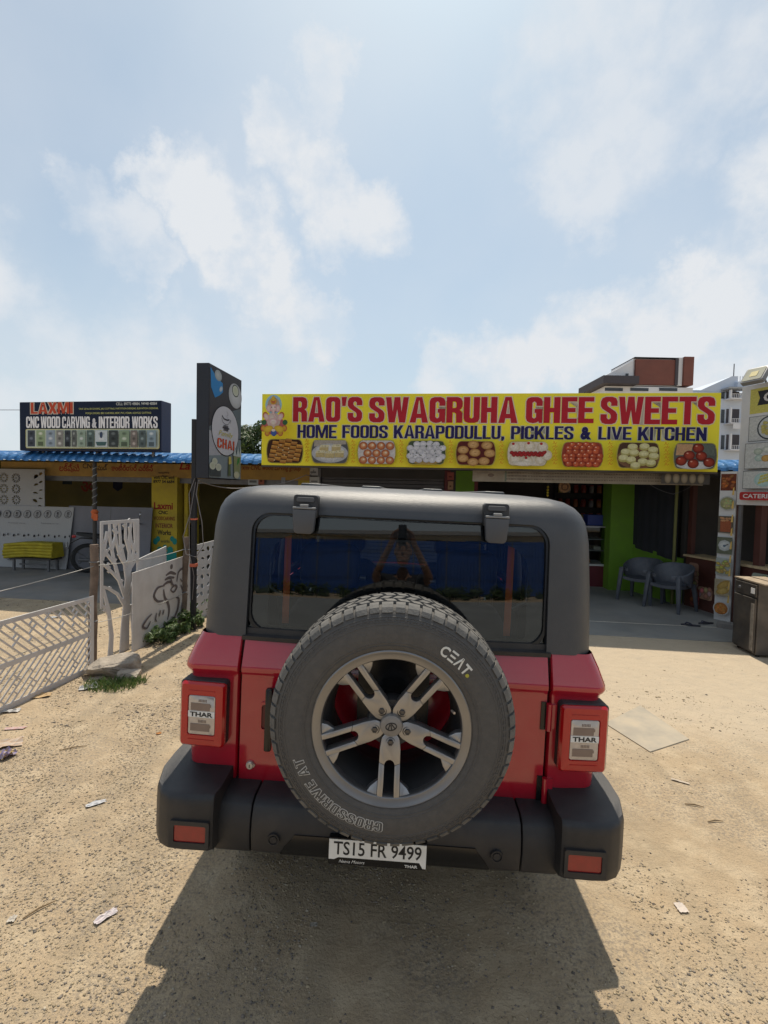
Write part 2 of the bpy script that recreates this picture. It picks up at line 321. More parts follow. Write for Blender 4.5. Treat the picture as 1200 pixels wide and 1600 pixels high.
class Print:
    """flat coloured shapes in layers on an xz plane facing -y"""
    def __init__(s, step=.0006): s.mb = MB(); s.k = 0; s.step = step; s.out = []
    def mark(s, name):                   # close the shapes drawn so far as one named piece
        if s.mb.v: s.out.append((name, s.mb))
        s.mb = MB()
    def emit(s, name, mat, parent, loc):
        s.mark(name); return [part(n, m, FOODP if n == 'food_picture' else mat, parent, loc, fix=False) for n, m in s.out]
    def block(s, t, x, z, w, h, col, stroke=.2, grow=0, y=None, gap=.045, space=.3):
        y = s.lay() if y is None else y
        vs, fs = block_geo(t, stroke, gap, space, 0); x0, x1 = min(v[0] for v in vs), max(v[0] for v in vs)
        if grow: vs, fs = block_geo(t, stroke, gap, space, grow/h)
        sx = w/(x1-x0)
        s.mb.add([(x+(v[0]-(x0+x1)/2)*sx, y, z+(v[1]-.5)*h) for v in vs], fs, [col]*len(vs))
    def lay(s, n=1): s.k += n; return -s.k*s.step
    def poly(s, pts, col, y=None):
        y = s.lay() if y is None else y
        n = len(pts); s.mb.add([(p[0], y, p[1]) for p in pts], [tuple(range(n))], [col]*n if not isinstance(col, list) else col)
    def rect(s, x0, x1, z0, z1, col, y=None): s.poly([(x0, z0), (x1, z0), (x1, z1), (x0, z1)], col, y)
    def disc(s, x, z, r, c0, c1=None, rz=None, n=16, rot=0, y=None):
        y = s.lay() if y is None else y; rz = rz or r; c1 = c1 or c0
        ca, sa = math.cos(rot), math.sin(rot)
        def rp(a, k): u, w = r*k*math.cos(a), rz*k*math.sin(a); return (x+u*ca-w*sa, y, z+u*sa+w*ca)
        vs = [(x-.15*r, y, z+.2*rz)]+[rp(2*math.pi*i/n, .6) for i in range(n)]+[rp(2*math.pi*i/n, 1) for i in range(n)]
        cm = tuple((a*.6+b*.4) for a, b in zip(c0, c1))
        s.mb.add(vs, [(0, 1+i, 1+(i+1) % n) for i in range(n)]+[(1+i, 1+n+i, 1+n+(i+1) % n, 1+(i+1) % n) for i in range(n)], [c0]+[cm]*n+[c1]*n)
    def line(s, pts, w, col, y=None):
        y = s.lay() if y is None else y
        for a, b in zip(pts[:-1], pts[1:]):
            d = math.hypot(b[0]-a[0], b[1]-a[1]) or 1; nx, nz = -(b[1]-a[1])/d*w/2, (b[0]-a[0])/d*w/2
            s.mb.add([(a[0]-nx, y, a[1]-nz), (b[0]-nx, y, b[1]-nz), (b[0]+nx, y, b[1]+nz), (a[0]+nx, y, a[1]+nz)], [(0,1,2,3)], [col]*4); y -= s.step*.05
    def text(s, t, x, z, w, h, col, bold=.02, shear=0, y=None, rot=0):
        y = s.lay() if y is None else y
        vs, fs = text_geo(t, w, h, bold, shear); ca, sa = math.cos(rot), math.sin(rot)
        s.mb.add([(x+a*ca-b*sa, y, z+a*sa+b*ca) for a, b in vs], fs, [col]*len(vs))
PRINT = attr_mat('printed_flex'); FOODP = attr_mat('food_print', .6, .24, 42); PAINT = attr_mat('hand_paint', .7, .12)
def skin_mesh(name, pts, edges, radii, mat, sub=2):
    me = bpy.data.meshes.new('s'); me.from_pydata(pts, edges, []); ob = bpy.data.objects.new('s', me); COL.objects.link(ob)
    md = ob.modifiers.new('skin', 'SKIN'); md.use_smooth_shade = True
    if not me.skin_vertices: me.skin_vertices.new()
    for i, r in enumerate(radii):
        sv_ = me.skin_vertices[0].data[i]; sv_.radius = r if isinstance(r, tuple) else (r, r); sv_.use_root = (i == 0)
    m2 = ob.modifiers.new('sub', 'SUBSURF'); m2.levels = sub; m2.render_levels = sub
    dg = bpy.context.evaluated_depsgraph_get(); out = bpy.data.meshes.new_from_object(ob.evaluated_get(dg))
    bpy.data.objects.remove(ob); out.name = name; out.materials.clear(); out.materials.append(mat)
    for p in out.polygons: p.use_smooth = True
    return out
def boolean(me, cutters, name, mat, smooth=35):
    ob = bpy.data.objects.new('b', me); COL.objects.link(ob); tmp = []
    for c in cutters:
        co = bpy.data.objects.new('c', c); COL.objects.link(co); tmp.append(co)
        md = ob.modifiers.new('b', 'BOOLEAN'); md.operation = 'DIFFERENCE'; md.object = co; md.solver = 'EXACT'
    dg = bpy.context.evaluated_depsgraph_get(); out = bpy.data.meshes.new_from_object(ob.evaluated_get(dg))
    for o in [ob]+tmp: bpy.data.objects.remove(o)
    out.name = name; out.materials.clear(); out.materials.append(mat)
    out.shade_smooth(); out.set_sharp_from_angle(angle=R(smooth))
    return out
def rrect(x0, x1, z0, z1, r, n=6, rs=None):
    rs = rs or (r, r, r, r); out = []
    for (cx, cz, a0, rr) in ((x1-rs[0], z1-rs[0], 0, rs[0]), (x0+rs[1], z1-rs[1], 90, rs[1]), (x0+rs[2], z0+rs[2], 180, rs[2]), (x1-rs[3], z0+rs[3], 270, rs[3])):
        for i in range(n+1): a = R(a0+90*i/n); out.append((cx+rr*math.cos(a), cz+rr*math.sin(a)))
    return out
# ================================================================== ground
def ground_material():
    m = bpy.data.materials.new('sandy_ground'); m.use_nodes = True; t = m.node_tree; b = t.nodes['Principled BSDF']; b.inputs['Roughness'].default_value = .95; b.inputs['Specular IOR Level'].default_value = .15
    g = N(t, 'ShaderNodeNewGeometry'); P = g.outputs['Position']
    def noise(s, d=8, r=.6):
        n = N(t, 'ShaderNodeTexNoise'); n.inputs['Scale'].default_value = s; n.inputs['Detail'].default_value = d; n.inputs['Roughness'].default_value = r; t.links.new(P, n.inputs['Vector']); return n.outputs[0]
    def mrange(x, a, b_, c=0, d=1):
        n = N(t, 'ShaderNodeMapRange', interpolation_type='SMOOTHSTEP'); t.links.new(x, n.inputs[0])
        for i, v in enumerate((a, b_, c, d)): n.inputs[i+1].default_value = v
        return n.outputs[0]
    def mix(f, a, b_):
        n = N(t, 'ShaderNodeMix', data_type='RGBA')
        for s, k in ((f, 'Factor'), (a, 'A'), (b_, 'B')):
            if isinstance(s, tuple): n.inputs[k].default_value = s+(1,)
            elif isinstance(s, float): n.inputs[k].default_value = s
            else: t.links.new(s, n.inputs[k])
        return n.outputs['Result']
    def mul(a, b_):
        n = N(t, 'ShaderNodeMath', operation='MULTIPLY'); t.links.new(a, n.inputs[0])
        if isinstance(b_, float): n.inputs[1].default_value = b_
        else: t.links.new(b_, n.inputs[1])
        return n.outputs[0]
    c = mix(mrange(noise(.9), .35, .65), (.48, .365, .235), (.41, .315, .205))
    c = mix(mrange(noise(5.5), .4, .7), c, (.54, .43, .29))
    sl_ = N(t, 'ShaderNodeSeparateXYZ'); t.links.new(P, sl_.inputs[0])
    ga = N(t, 'ShaderNodeMath', operation='ADD', use_clamp=True); t.links.new(mrange(noise(1.6, 5), .42, .62), ga.inputs[0]); t.links.new(mrange(sl_.outputs[0], -.6, -1.8, 0, .45), ga.inputs[1])
    grav = mul(ga.outputs[0], mrange(noise(60, 4, .7), .44, .62))
    st = N(t, 'ShaderNodeMapping'); st.inputs['Scale'].default_value = (2.6, .28, 1); st.inputs['Rotation'].default_value = (0, 0, .12); t.links.new(P, st.inputs['Vector'])
    sn = N(t, 'ShaderNodeTexNoise'); sn.inputs['Scale'].default_value = 1.5; sn.inputs['Detail'].default_value = 7; t.links.new(st.outputs[0], sn.inputs['Vector'])
    c = mix(mul(mrange(sn.outputs[0], .48, .66), .5), c, (.33, .265, .18))
    c = mix(mul(grav, .75), c, (.24, .205, .165))
    c = mix(mul(mrange(noise(140, 3, .7), .55, .68), .5), c, (.22, .18, .14))
    c = mix(mul(mrange(noise(190, 3, .7), .62, .72), .6), c, (.5, .42, .32))
    # worn cement dust in front of the shop
    s = N(t, 'ShaderNodeSeparateXYZ'); t.links.new(P, s.inputs[0])
    wob = N(t, 'ShaderNodeMath', operation='MULTIPLY_ADD'); t.links.new(noise(1.1, 6), wob.inputs[0]); wob.inputs[1].default_value = 1.6; t.links.new(s.outputs[1], wob.inputs[2])
    front = mul(mrange(wob.outputs[0], 3.7, 5.0), mrange(s.outputs[0], .5, 1.5))
    c = mix(mul(front, .85), c, (.52, .43, .315))
    c = mix(mul(mul(front, mrange(noise(7, 8), .5, .75)), .45), c, (.40, .345, .27))
    t.links.new(c, b.inputs['Base Color'])
    bn = N(t, 'ShaderNodeBump'); bn.inputs['Strength'].default_value = .9; bn.inputs['Distance'].default_value = .012; t.links.new(noise(75, 6, .7), bn.inputs['Height'])
    bn2 = N(t, 'ShaderNodeBump'); bn2.inputs['Strength'].default_value = .6; bn2.inputs['Distance'].default_value = .05; t.links.new(noise(6, 5), bn2.inputs['Height']); t.links.new(bn.outputs[0], bn2.inputs['Normal'])
    t.links.new(bn2.outputs[0], b.inputs['Normal'])
    return m
GROUND = ground_material()
mb = MB(); S = 500; mb.add([(-S, -S, 0), (S, -S, 0), (S, S, 0), (-S, S, 0)], [(0,1,2,3)])
struct('ground', mb, GROUND)
CONC = M('grey_concrete', (.22, .21, .195), .9, 0, .25, 1.2, bump=.6, bs=45, dirt=((.32, .27, .21), .6, 1.7))
CONC2 = M('shop_floor_cement', (.24, .24, .225), .8, 0, .25, .9, bump=.3, bs=30, dirt=((.34, .31, .26), .6, 1.4))
# shop floor: two cement bays with a sandy joint, a step of 12 mm above the dirt
fl = bpy.data.objects.new('shop_floor', None); COL.objects.link(fl); fl.matrix_world = ROW; fl['kind'] = 'structure'
for (x0, x1, y0, y1) in ((-7.69, 1.6, -.585, 5.0), (-7.69, .35, -1.30, -.60)):
    mb = MB(); mb.box(x0, x1, y0, y1, -.05, .012); part('floor_slab', mb, CONC2, fl, bevel=.004)
mb = MB(); mb.box(-7.69, 1.0, -.602, -.583, -.05, .0135); part('joint', mb, M('pale_joint', (.6, .54, .44), .9, 0, .15, 30), fl)
fl2 = bpy.data.objects.new('shed_floor', None); COL.objects.link(fl2); fl2.matrix_world = ROW; fl2['kind'] = 'structure'
mb = MB(); mb.box(-17, -7.7, -1.0, 5.0, -.05, .006); part('floor_slab', mb, CONC, fl2)
# the concrete road behind
mb = MB(); mb.box(-60, 60, -15.5, -4.5, -.05, .02)
struct('road', mb, M('road_concrete', (.28, .29, .28), .85, 0, .12, .7, bump=.3, bs=40, dirt=((.25, .24, .22), .4, 1.1)), fix=False)
# gravel: small stones pressed into the dirt
def stones(n, gen, rmin, rmax, name, label):
    base = np.array([(1,0,0),(0,1,0),(-1,0,0),(0,-1,0),(0,0,1),(0,0,-1),(.6,.6,.5),(-.6,.5,.55)], float)[:6]
    F = np.array([(0,1,4),(1,2,4),(2,3,4),(3,0,4),(1,0,5),(2,1,5),(3,2,5),(0,3,5)])
    xy = gen(n); n = len(xy)
    r = rmin+(rmax-rmin)*rng.random(n)**3.2
    V = base[None]*r[:, None, None]*np.stack([.7+.7*rng.random(n), .7+.7*rng.random(n), .4+.4*rng.random(n)], 1)[:, None, :]
    V = V*(1+.35*(rng.random((n, 6, 1))-.5)); a = rng.random(n)*6.283; ca, sa = np.cos(a)[:, None], np.sin(a)[:, None]
    X = V[..., 0]*ca-V[..., 1]*sa; Y = V[..., 0]*sa+V[..., 1]*ca
    V[..., 0] = X+xy[:, 0:1]; V[..., 1] = Y+xy[:, 1:2]; V[..., 2] += (r*.12)[:, None]
    me = bpy.data.meshes.new(name); fs = (F[None]+6*np.arange(n)[:, None, None]).reshape(-1, 3)
    me.vertices.add(n*6); me.vertices.foreach_set('co', V.reshape(-1)); me.loops.add(len(fs)*3); me.loops.foreach_set('vertex_index', fs.reshape(-1).astype(np.int32))
    me.polygons.add(len(fs)); me.polygons.foreach_set('loop_start', np.arange(0, len(fs)*3, 3, dtype=np.int32)); me.update(calc_edges=True); me.validate()
    k = rng.random(n); pal = np.array([(.40, .32, .21), (.24, .205, .17), (.16, .14, .12), (.34, .29, .22), (.5, .43, .33)]); ci = np.searchsorted([.5, .77, .87, .97], k)
    c = pal[ci]*(.8+.4*rng.random((n, 1))); c4 = np.concatenate([np.repeat(c, 6, 0), np.ones((n*6, 1))], 1)
    ca_ = me.color_attributes.new('Col', 'FLOAT_COLOR', 'POINT'); ca_.data.foreach_set('color', c4.reshape(-1))
    me.materials.append(attr_mat('stone_'+name, .9, .1)); o = link(name, me); tag(o, label, 'gravel', None, 'stuff'); return o
ph_ = rng.random((9, 4))*6.28
def patchy(x, y):
    v = np.zeros_like(x)
    for i in range(9):
        f = .9+.55*i; v += np.sin(f*(x*math.cos(ph_[i, 0])+y*math.sin(ph_[i, 0]))*1.7+ph_[i, 1])*np.sin(f*(x*math.cos(ph_[i, 2])+y*math.sin(ph_[i, 2]))+ph_[i, 3])
    return v
def gen_near(n):
    x = rng.uniform(-3.2, 3.4, n*2); y = 1.0+3.6*rng.random(n*2)**1.3; k = patchy(x, y)
    p = np.clip(.30+.42*k+.33/(1+np.exp((x+.9)/.3)), .03, 1)*(1-.86/((1+np.exp(-(x-1.0+.25*k)/.22))*(1+np.exp(-(y-2.5+.3*k)/.28)))); keep = rng.random(n*2) < p
    return np.stack([x, y], 1)[keep][:n]
def gen_far(n):
    x = rng.uniform(-7, 5, n*2); y = rng.uniform(3.6, 8.5, n*2); k = patchy(x, y)
    p = np.clip(.5+.25*k, .1, 1)*(1-.9/(1+np.exp(-(x-.7)/.3))); keep = (rng.random(n*2) < p) & ~((x > 0) & (y > 5.6))
    return np.stack([x, y], 1)[keep][:n]
stones(105000, gen_near, .0016, .0072, 'gravel', 'fine grey and tan gravel pressed into the sandy ground round the car')
stones(16000, gen_far, .004, .015, 'loose_stones', 'coarser loose stones on the dirt round the white cut panels')
# ================================================================== the red off-roader
RED = M('red_paint', (.42, .007, .022), .14, 0, .05, 3, coat=1.0, dirt=((.36, .16, .12), .10, 6))
TOP = M('hardtop_texture', (.043, .044, .048), .42, 0, .1, 4, spec=.6, bump=.2, bs=420, dirt=((.12, .108, .096), .3, 3))
PLAS = M('black_plastic', (.019, .019, .021), .48, 0, .12, 6, bump=.2, bs=500, dirt=((.12, .1, .085), .22, 7))
BLK = M('gloss_black', (.008, .008, .009), .25, 0, .1, 5)
RUBB = M('tyre_rubber', (.078, .073, .068), .75, 0, .07, 12, bump=.25, bs=110, dirt=((.14, .125, .11), .35, 45))
TREAD = M('tread_rubber', (.1, .096, .09), .8, 0, .2, 30, bump=.2, bs=120, dirt=((.24, .22, .19), .6, 14))
ALLOY = M('grey_alloy', (.34, .34, .345), .34, .8, .08, 9, dirt=((.3, .26, .22), .35, 18))
ALLOYD = M('dark_barrel', (.05, .05, .052), .5, .4, .2, 9)
CHROME = M('steel_nut', (.12, .12, .125), .35, .9, .1, 20)
WHITE = M('white_ink', (.78, .77, .73), .6, 0, .06, 20)
DARKINK = M('black_ink', (.012, .012, .013), .5, 0, .1, 20)
SEAT = M('seat_fabric', (.05, .05, .055), .8, 0, .15, 10)
CABIN = M('cabin_trim', (.035, .035, .038), .7, 0, .15, 8)
LENSR = M('red_lens', (.43, .003, .006), .12, 0, .04, 6, coat=.8, spec=.4)
LENSC = M('clear_lens', (.46, .43, .42), .08, .45, .12, 30, coat=1)
REFL = M('red_reflector', (.27, .01, .01), .25, 0, .1, 60, coat=.6)
CARGLASS = glass_mat('tinted_glass', (.56, .60, .61), 1.6)
SIDEGLASS = glass_mat('side_glass', (.6, .64, .64), 1.3)
ROLL = R(1.35); YAW = R(-2.4)
car = thing('off_road_car', 'red two-door off-roader with black hard top and spare wheel on its tailgate', 'car', (.018, 1.80, -.014), (0, ROLL, YAW))

# --- body shell: quarter panels in plan outline stacked up a z profile (z, half width, rear offset)
PROF = [(.60, .735, .03), (.625, .76, .012), (.66, .772, .004), (.80, .776, .0), (1.085, .782, .0), (1.105, .783, .002), (1.118, .788, .001), (1.128, .796, -.006), (1.14, .800, -.010), (1.155, .798, -.007), (1.21, .779, .012), (1.262, .757, .032)]
def quarter(sx, x_in):
    mb = MB(); rings = []
    for (z, w, yo) in PROF:
        r = .05; path = [(x_in, yo+.035), (x_in, yo+.005), (x_in+.004, yo)]
        for k in range(5):
            path.append((x_in+.004+(w-r-x_in-.004)*(k+1)/5, yo))
        for k in range(1, 7): a = R(15*k); path.append((w-r+r*math.sin(a), yo+r-r*math.cos(a)))
        for yy in (.2, .5, .9, 1.4, 1.95): path.append((w, yy))
        rings.append([(sx*x, y, z) for x, y in path])
    mb.loft(rings, cap=False, closed=False)
    return part('quarter_panel', mb, RED, car, smooth=40)
quarter(-1, .583); quarter(1, .590)
mb = MB(); rings = []
for (z, w, yo) in [(p[0]+(.012 if i == 0 else 0), p[1], p[2]) for i, p in enumerate(PROF)][:-1]+[(1.252, .757, .028)]:
    xs = [-.575, -.571, -.4, -.2, 0, .2, .4, .577, .581]
    rings.append([(x, yo+(.03 if k in (0, 8) else 0), z) for k, x in enumerate(xs)])
mb.loft(rings, cap=False, closed=False)
part('tailgate', mb, RED, car, smooth=40)
mb = MB(); mb.box(-.74, .74, .045, .06, .58, 1.255); mb.box(-.62, .62, .06, 1.95, .56, .66)
part('body_floor', mb, CABIN, car)
# bonnet, wings and front end
mb = MB(); rings = []
for (y, w, zt) in [(1.93, .70, 1.20), (2.1, .69, 1.185), (2.6, .66, 1.15), (3.2, .60, 1.11), (3.42, .57, 1.07), (3.46, .55, 1.0)]:
    rings.append([(-w, y, .62), (-w, y, zt-.06), (-w+.05, y, zt-.01), (0, y, zt+.015), (w-.05, y, zt-.01), (w, y, zt-.06), (w, y, .62)])
mb.loft(rings); part('bonnet', mb, RED, car, smooth=40)
for sx in (-1, 1):
    mb = MB(); mb.box(min(sx*.6, sx*.79), max(sx*.6, sx*.79), 2.45, 3.45, .86, .98); part('front_wing', mb, RED, car, bevel=.03, smooth=40)
    mb = MB(); mb.lathe([(.0, 3.50), (.085, 3.49), (.1, 3.46), (.1, 3.44)], 24, 'Y', (sx*.42, 0, .9)); part('headlight', mb, LENSC, car, smooth=40)
mb = MB()
for k in range(7): mb.box(-.24+k*.08-.025, -.24+k*.08+.025, 3.455, 3.475, .78, 1.0)
part('grille', mb, BLK, car)
mb = MB(); mb.box(-.84, .84, 3.45, 3.66, .5, .68); part('front_bumper', mb, PLAS, car, bevel=.03, smooth=40)
mb = MB(); mb.box(-.45, .45, .1, 3.4, .42, .56); mb.box(-.62, .62, .68, .76, .34, .42); mb.box(-.62, .62, 3.13, 3.21, .34, .42); mb.box(-.3, .3, .12, .55, .38, .43)
part('chassis', mb, CABIN, car)

# --- hard top
def plan(w, yr, yf, rc, n=8):
    pts = []
    for (cx, cy, a0) in ((w-rc, yf-rc, 0), (-w+rc, yf-rc, 90), (-w+rc, yr+rc, 180), (w-rc, yr+rc, 270)):
        for i in range(n+1): a = R(a0+90*i/n); pts.append((cx+rc*math.cos(a), cy+rc*math.sin(a)))
    return pts
TOPP = [(1.258, .754, .026), (1.3, .754, .03), (1.4, .752, .038), (1.5, .749, .046), (1.6, .744, .055), (1.66, .741, .060), (1.70, .738, .066), (1.735, .731, .075), (1.765, .718, .090), (1.79, .697, .112), (1.81, .665, .146), (1.822, .618, .195), (1.831, .52, .30), (1.836, .32, .50)]
def hull(inset, dz):
    rings = []
    for (z, w, yr) in TOPP:
        w2, y2 = max(.1, w-inset), yr+inset; rc = min(.105, w2*.6)
        rings.append([(x, y, z-dz) for x, y in plan(w2, y2, 1.92-inset-(.12*max(0, z-1.26)/.58), rc)])
    mb = MB(); mb.loft(rings); return mb
TOPP = [(1.258+(z-1.258)*1.03, w+.007*(1 if z < 1.7 else .5), y) for z, w, y in TOPP]
outer = hull(0, 0).mesh('o', None); inner = hull(.035, .036).mesh('i', None)
def prism_mesh(poly, y0, y1, axis='y'):
    mb = MB(); mb.prism(poly, y0, y1)
    if axis == 'x': mb.v = [(v[1], v[0], v[2]) for v in mb.v]
    return mb.mesh('c', None)
cut_back = prism_mesh(rrect(-.572, .572, 1.1, 1.736, .075, 8), -.2, .30)
cut_side1 = prism_mesh(rrect(.26, 1.0, 1.33, 1.66, .05), -1, 1, 'x')
cut_side2 = prism_mesh(rrect(1.09, 1.74, 1.30, 1.66, .05), -1, 1, 'x')
cut_front = prism_mesh(rrect(-.64, .64, 1.1, 1.70, .06), 1.5, 2.2)
part('hard_top', boolean(outer, [inner, cut_back, cut_side1, cut_side2, cut_front], 'hard_top', TOP), None, car)
for k in range(4):
    mb = MB(); mb.box(-.42+k*.28-.045, -.42+k*.28+.045, .42, 1.6, 1.840, 1.861); part('roof_rib', mb, TOP, car, bevel=.008, smooth=40)
def glass_y(x, z): return .036+(z-1.285)*.070+.05*x*x
def sheet(poly_mb, off):
    poly_mb.v = [(x, y+glass_y(x, z)+off, z) for x, y, z in poly_mb.v]; return poly_mb
def grid_sheet(x0, x1, z0, z1, nx, nz, r, off):
    mb = MB(); vs = []
    for j in range(nz+1):
        for i in range(nx+1):
            x = x0+(x1-x0)*i/nx; z = z0+(z1-z0)*j/nz
            lim = x1
            if z > z1-r: lim = x1-r+math.sqrt(max(0, r*r-(z-z1+r)**2))
            x = max(-lim, min(lim, x)); vs.append((x, glass_y(x, z)+off, z))
    mb.add(vs, [(j*(nx+1)+i, j*(nx+1)+i+1, (j+1)*(nx+1)+i+1, (j+1)*(nx+1)+i) for j in range(nz) for i in range(nx)])
    return mb
rw = part('rear_window', grid_sheet(-.564, .564, 1.288, 1.728, 40, 40, .072, .0), CARGLASS, car, smooth=60, fix=False)
fr_o = rrect(-.566, .566, 1.28, 1.730, .07, 8); fr_i = rrect(-.497, .497, 1.30, 1.655, .1, 8, (.1, .1, .02, .02))
def dense(p, k=8):
    o = []
    for a, b in zip(p, p[1:]+p[:1]):
        n = max(1, int(math.hypot(b[0]-a[0], b[1]-a[1])/.04))
        o += [(a[0]+(b[0]-a[0])*i/n, a[1]+(b[1]-a[1])*i/n) for i in range(n)]
    return o
part('window_border', sheet(cut_mesh(dense(fr_o), [dense(fr_i)], .001), .005), BLK, rw)
seal = rrect(-.571, .571, 1.27, 1.735, .075, 8); seal2 = rrect(-.561, .561, 1.284, 1.725, .069, 8)
part('window_seal', sheet(cut_mesh(dense(seal), [dense(seal2)], .016), -.001), BLK, rw)
mb = MB(); rings = []
for x in np.linspace(-.583, .588, 13):
    y = .05*x*x
    rings.append([(x, y+.05, 1.246), (x, y+.006, 1.246), (x, y+.004, 1.262), (x, y+.022, 1.268), (x, y+.024, 1.289), (x, y+.05, 1.292)])
mb.loft(rings); part('window_ledge', mb, PLAS, car, smooth=30)
for hx in (-.362, .362):      # glass hinges
    y0 = .062
    mb = MB(); mb.prism(rrect(-.047, .047, 1.70, 1.79, .012, 4), -.02, .03); h = part('window_hinge', mb, PLAS, car, (hx, y0, .022), bevel=.004, smooth=40)
    mb = MB(); mb.prism([(-.045, 1.735), (-.038, 1.652), (-.028, 1.642), (.028, 1.642), (.038, 1.652), (.045, 1.735)], -.045, -.015); part('hinge_cover', mb, M('hinge_plastic', (.075, .075, .08), .45), h, bevel=.005, smooth=40)
    mb = MB(); mb.box(-.044, .044, -.046, -.028, 1.7365, 1.744); mb.box(-.016, .016, -.048, -.028, 1.7445, 1.754); part('hinge_pin', mb, M('hinge_grey', (.25, .25, .25), .4, .3), h, bevel=.002)
    mb = MB(); mb.prism(rrect(-.034, .034, 1.762, 1.78, .006, 3), -.027, -.018); part('hinge_cap', mb, M('hinge_plastic', (.075, .075, .08), .45), h, bevel=.002)
# other glazing
for sx in (-1, 1):
    for (a, b, c, d) in ((.25, 1.01, 1.32, 1.67), (1.08, 1.75, 1.29, 1.67)):
        mb = MB(); mb.add([(sx*.742, a, c), (sx*.742, b, c), (sx*.728, b, d), (sx*.728, a, d)], [(0,1,2,3)]); part('side_window', mb, SIDEGLASS, car)
mb = MB(); mb.add([(-.66, 1.90, 1.22), (.66, 1.90, 1.22), (.64, 1.82, 1.71), (-.64, 1.82, 1.71)], [(0,1,2,3)]); part('windscreen', mb, SIDEGLASS, car)
# --- cabin
for sx in (-1, 1):
    mb = MB(); mb.box(min(sx*.70, sx*.715), max(sx*.70, sx*.715), .08, 1.9, .62, 1.262); part('side_trim', mb, CABIN, car)
def seat(x, y, w, zs):
    mb = MB(); mb.box(x-w/2, x+w/2, y, y+.46, zs-.12, zs); part('seat_cushion', mb, SEAT, car, bevel=.04, smooth=50)
    mb = MB(); rings = []
    for (z, ww, yo, t) in ((zs-.02, w/2, .0, .07), (zs+.2, w/2, -.03, .075), (zs+.42, w/2-.02, -.08, .06), (zs+.52, w/2-.08, -.11, .045)):
        rings.append([(x-ww, y+yo-t, z), (x+ww, y+yo-t, z), (x+ww, y+yo+t, z), (x-ww, y+yo+t, z)])
    mb.loft(rings); b = part('seat_back', mb, SEAT, car, bevel=.03, smooth=50)
    mb = MB(); mb.prism(rrect(x-.13, x+.13, zs+.56, zs+.76, .05, 5), y-.19, y-.09); part('headrest', mb, SEAT, b, bevel=.025, smooth=50)
    [part('headrest_post', MB().tube([(x+k, y-.13, zs+.5), (x+k, y-.135, zs+.6)], .007), CHROME, b) for k in (-.06, .06)]
for x in (-.33, .33): seat(x, 1.15, .48, .92)
for x in (-.30, .30): seat(x, .48, .42, .84)
mb = MB(); mb.box(-.68, .68, 1.66, 1.86, .9, 1.31); part('dashboard', mb, CABIN, car, bevel=.05, smooth=50)
mb = MB(); mb.lathe([(.17, -.012), (.182, 0), (.17, .012), (.158, 0)], 28, 'Y', closed=True); mb.box(-.16, .16, -.008, .008, -.02, .02); part('steering_wheel', mb, CABIN, car, (.34, 1.58, 1.17), (R(-25), 0, 0), smooth=60)
GRAB = M('roll_bar_silver', (.42, .43, .44), .35, .5)
for sx in (-1, 1):
    mb = MB(); mb.tube([(sx*.66, .95, .7), (sx*.665, .95, 1.4), (sx*.64, .95, 1.64), (sx*.56, .95, 1.72), (0, .95, 1.745)], .027, 10); part('roll_bar', mb, CABIN, car, smooth=60)
    mb = MB(); mb.tube([(sx*.64, .93, 1.66), (sx*.655, .5, 1.62), (sx*.66, .3, 1.5), (sx*.66, .22, 1.3), (sx*.66, .2, .8)], .026, 10); part('roll_bar', mb, CABIN, car, smooth=60)
    mb = MB(); mb.tube([(sx*.52, .42, 1.66), (sx*.535, .36, 1.63), (sx*.56, .3, 1.5), (sx*.555, .28, 1.40), (sx*.5, .3, 1.36)], .012, 8); part('grab_handle', mb, GRAB, car, smooth=60)
    mb = MB(); mb.box(sx*.438-.013, sx*.438+.013, .105, .108, 1.295, 1.69); part('seat_belt', mb, M('orange_webbing', (.55, .12, .03), .7), car, label='orange strap hanging behind the rear window')
    mb = MB(); mb.tube([(sx*.05+sx*.1, .46, 1.43), (sx*.05+sx*.32, .44, 1.44), (sx*.40, .44, 1.36)], .011, 8); part('grab_handle', mb, GRAB, car, smooth=60)
mb = MB(); mb.prism([(-.055, 1.70), (.055, 1.70), (.045, 1.682), (-.045, 1.682)], .10, .13); part('brake_lamp', mb, LENSR, car, label='red high brake lamp behind the rear window', bevel=.005)
mb = MB(); mb.box(-.09, .09, 1.66, 1.69, 1.56, 1.62); part('rear_view_mirror', mb, BLK, car, bevel=.01)

# --- bumper
def bump_sec(x): return [(x, .05, .715), (x, -.085, .712), (x, -.118, .695), (x, -.135, .655), (x, -.14, .60), (x, -.13, .535), (x, -.10, .508), (x, .05, .505)]
for (a, b) in ((-.476, .476), (-.61, -.480), (.480, .61)):
    mb = MB(); mb.loft([bump_sec(a), bump_sec(b)]); bp = part('rear_bumper', mb, PLAS, car, bevel=.006, smooth=40)
    if a == -.476: bc = bp
mb = MB(); mb.loft([[(-w, y+.03, z), (-w, y-.004, z), (w, y-.004, z), (w, y+.03, z)] for (w, y, z) in ((.372, -.10, .5085), (.37, -.13, .535), (.352, -.1375, .565), (.325, -.14, .60), (.318, -.139, .612))]); part('plate_recess_shade', mb, BLK, bc, smooth=40)  # proud black panel; the dark of the recess is put into its colour
for sx in (-.392, .392):
    mb = MB(); mb.lathe([(.0, -.1475), (.012, -.1475), (.0125, -.144), (.016, -.144), (.017, -.148), (.021, -.148), (.023, -.13)], 24, 'Y', (sx, 0, .592)); part('parking_sensor', mb, PLAS, bc, smooth=30)
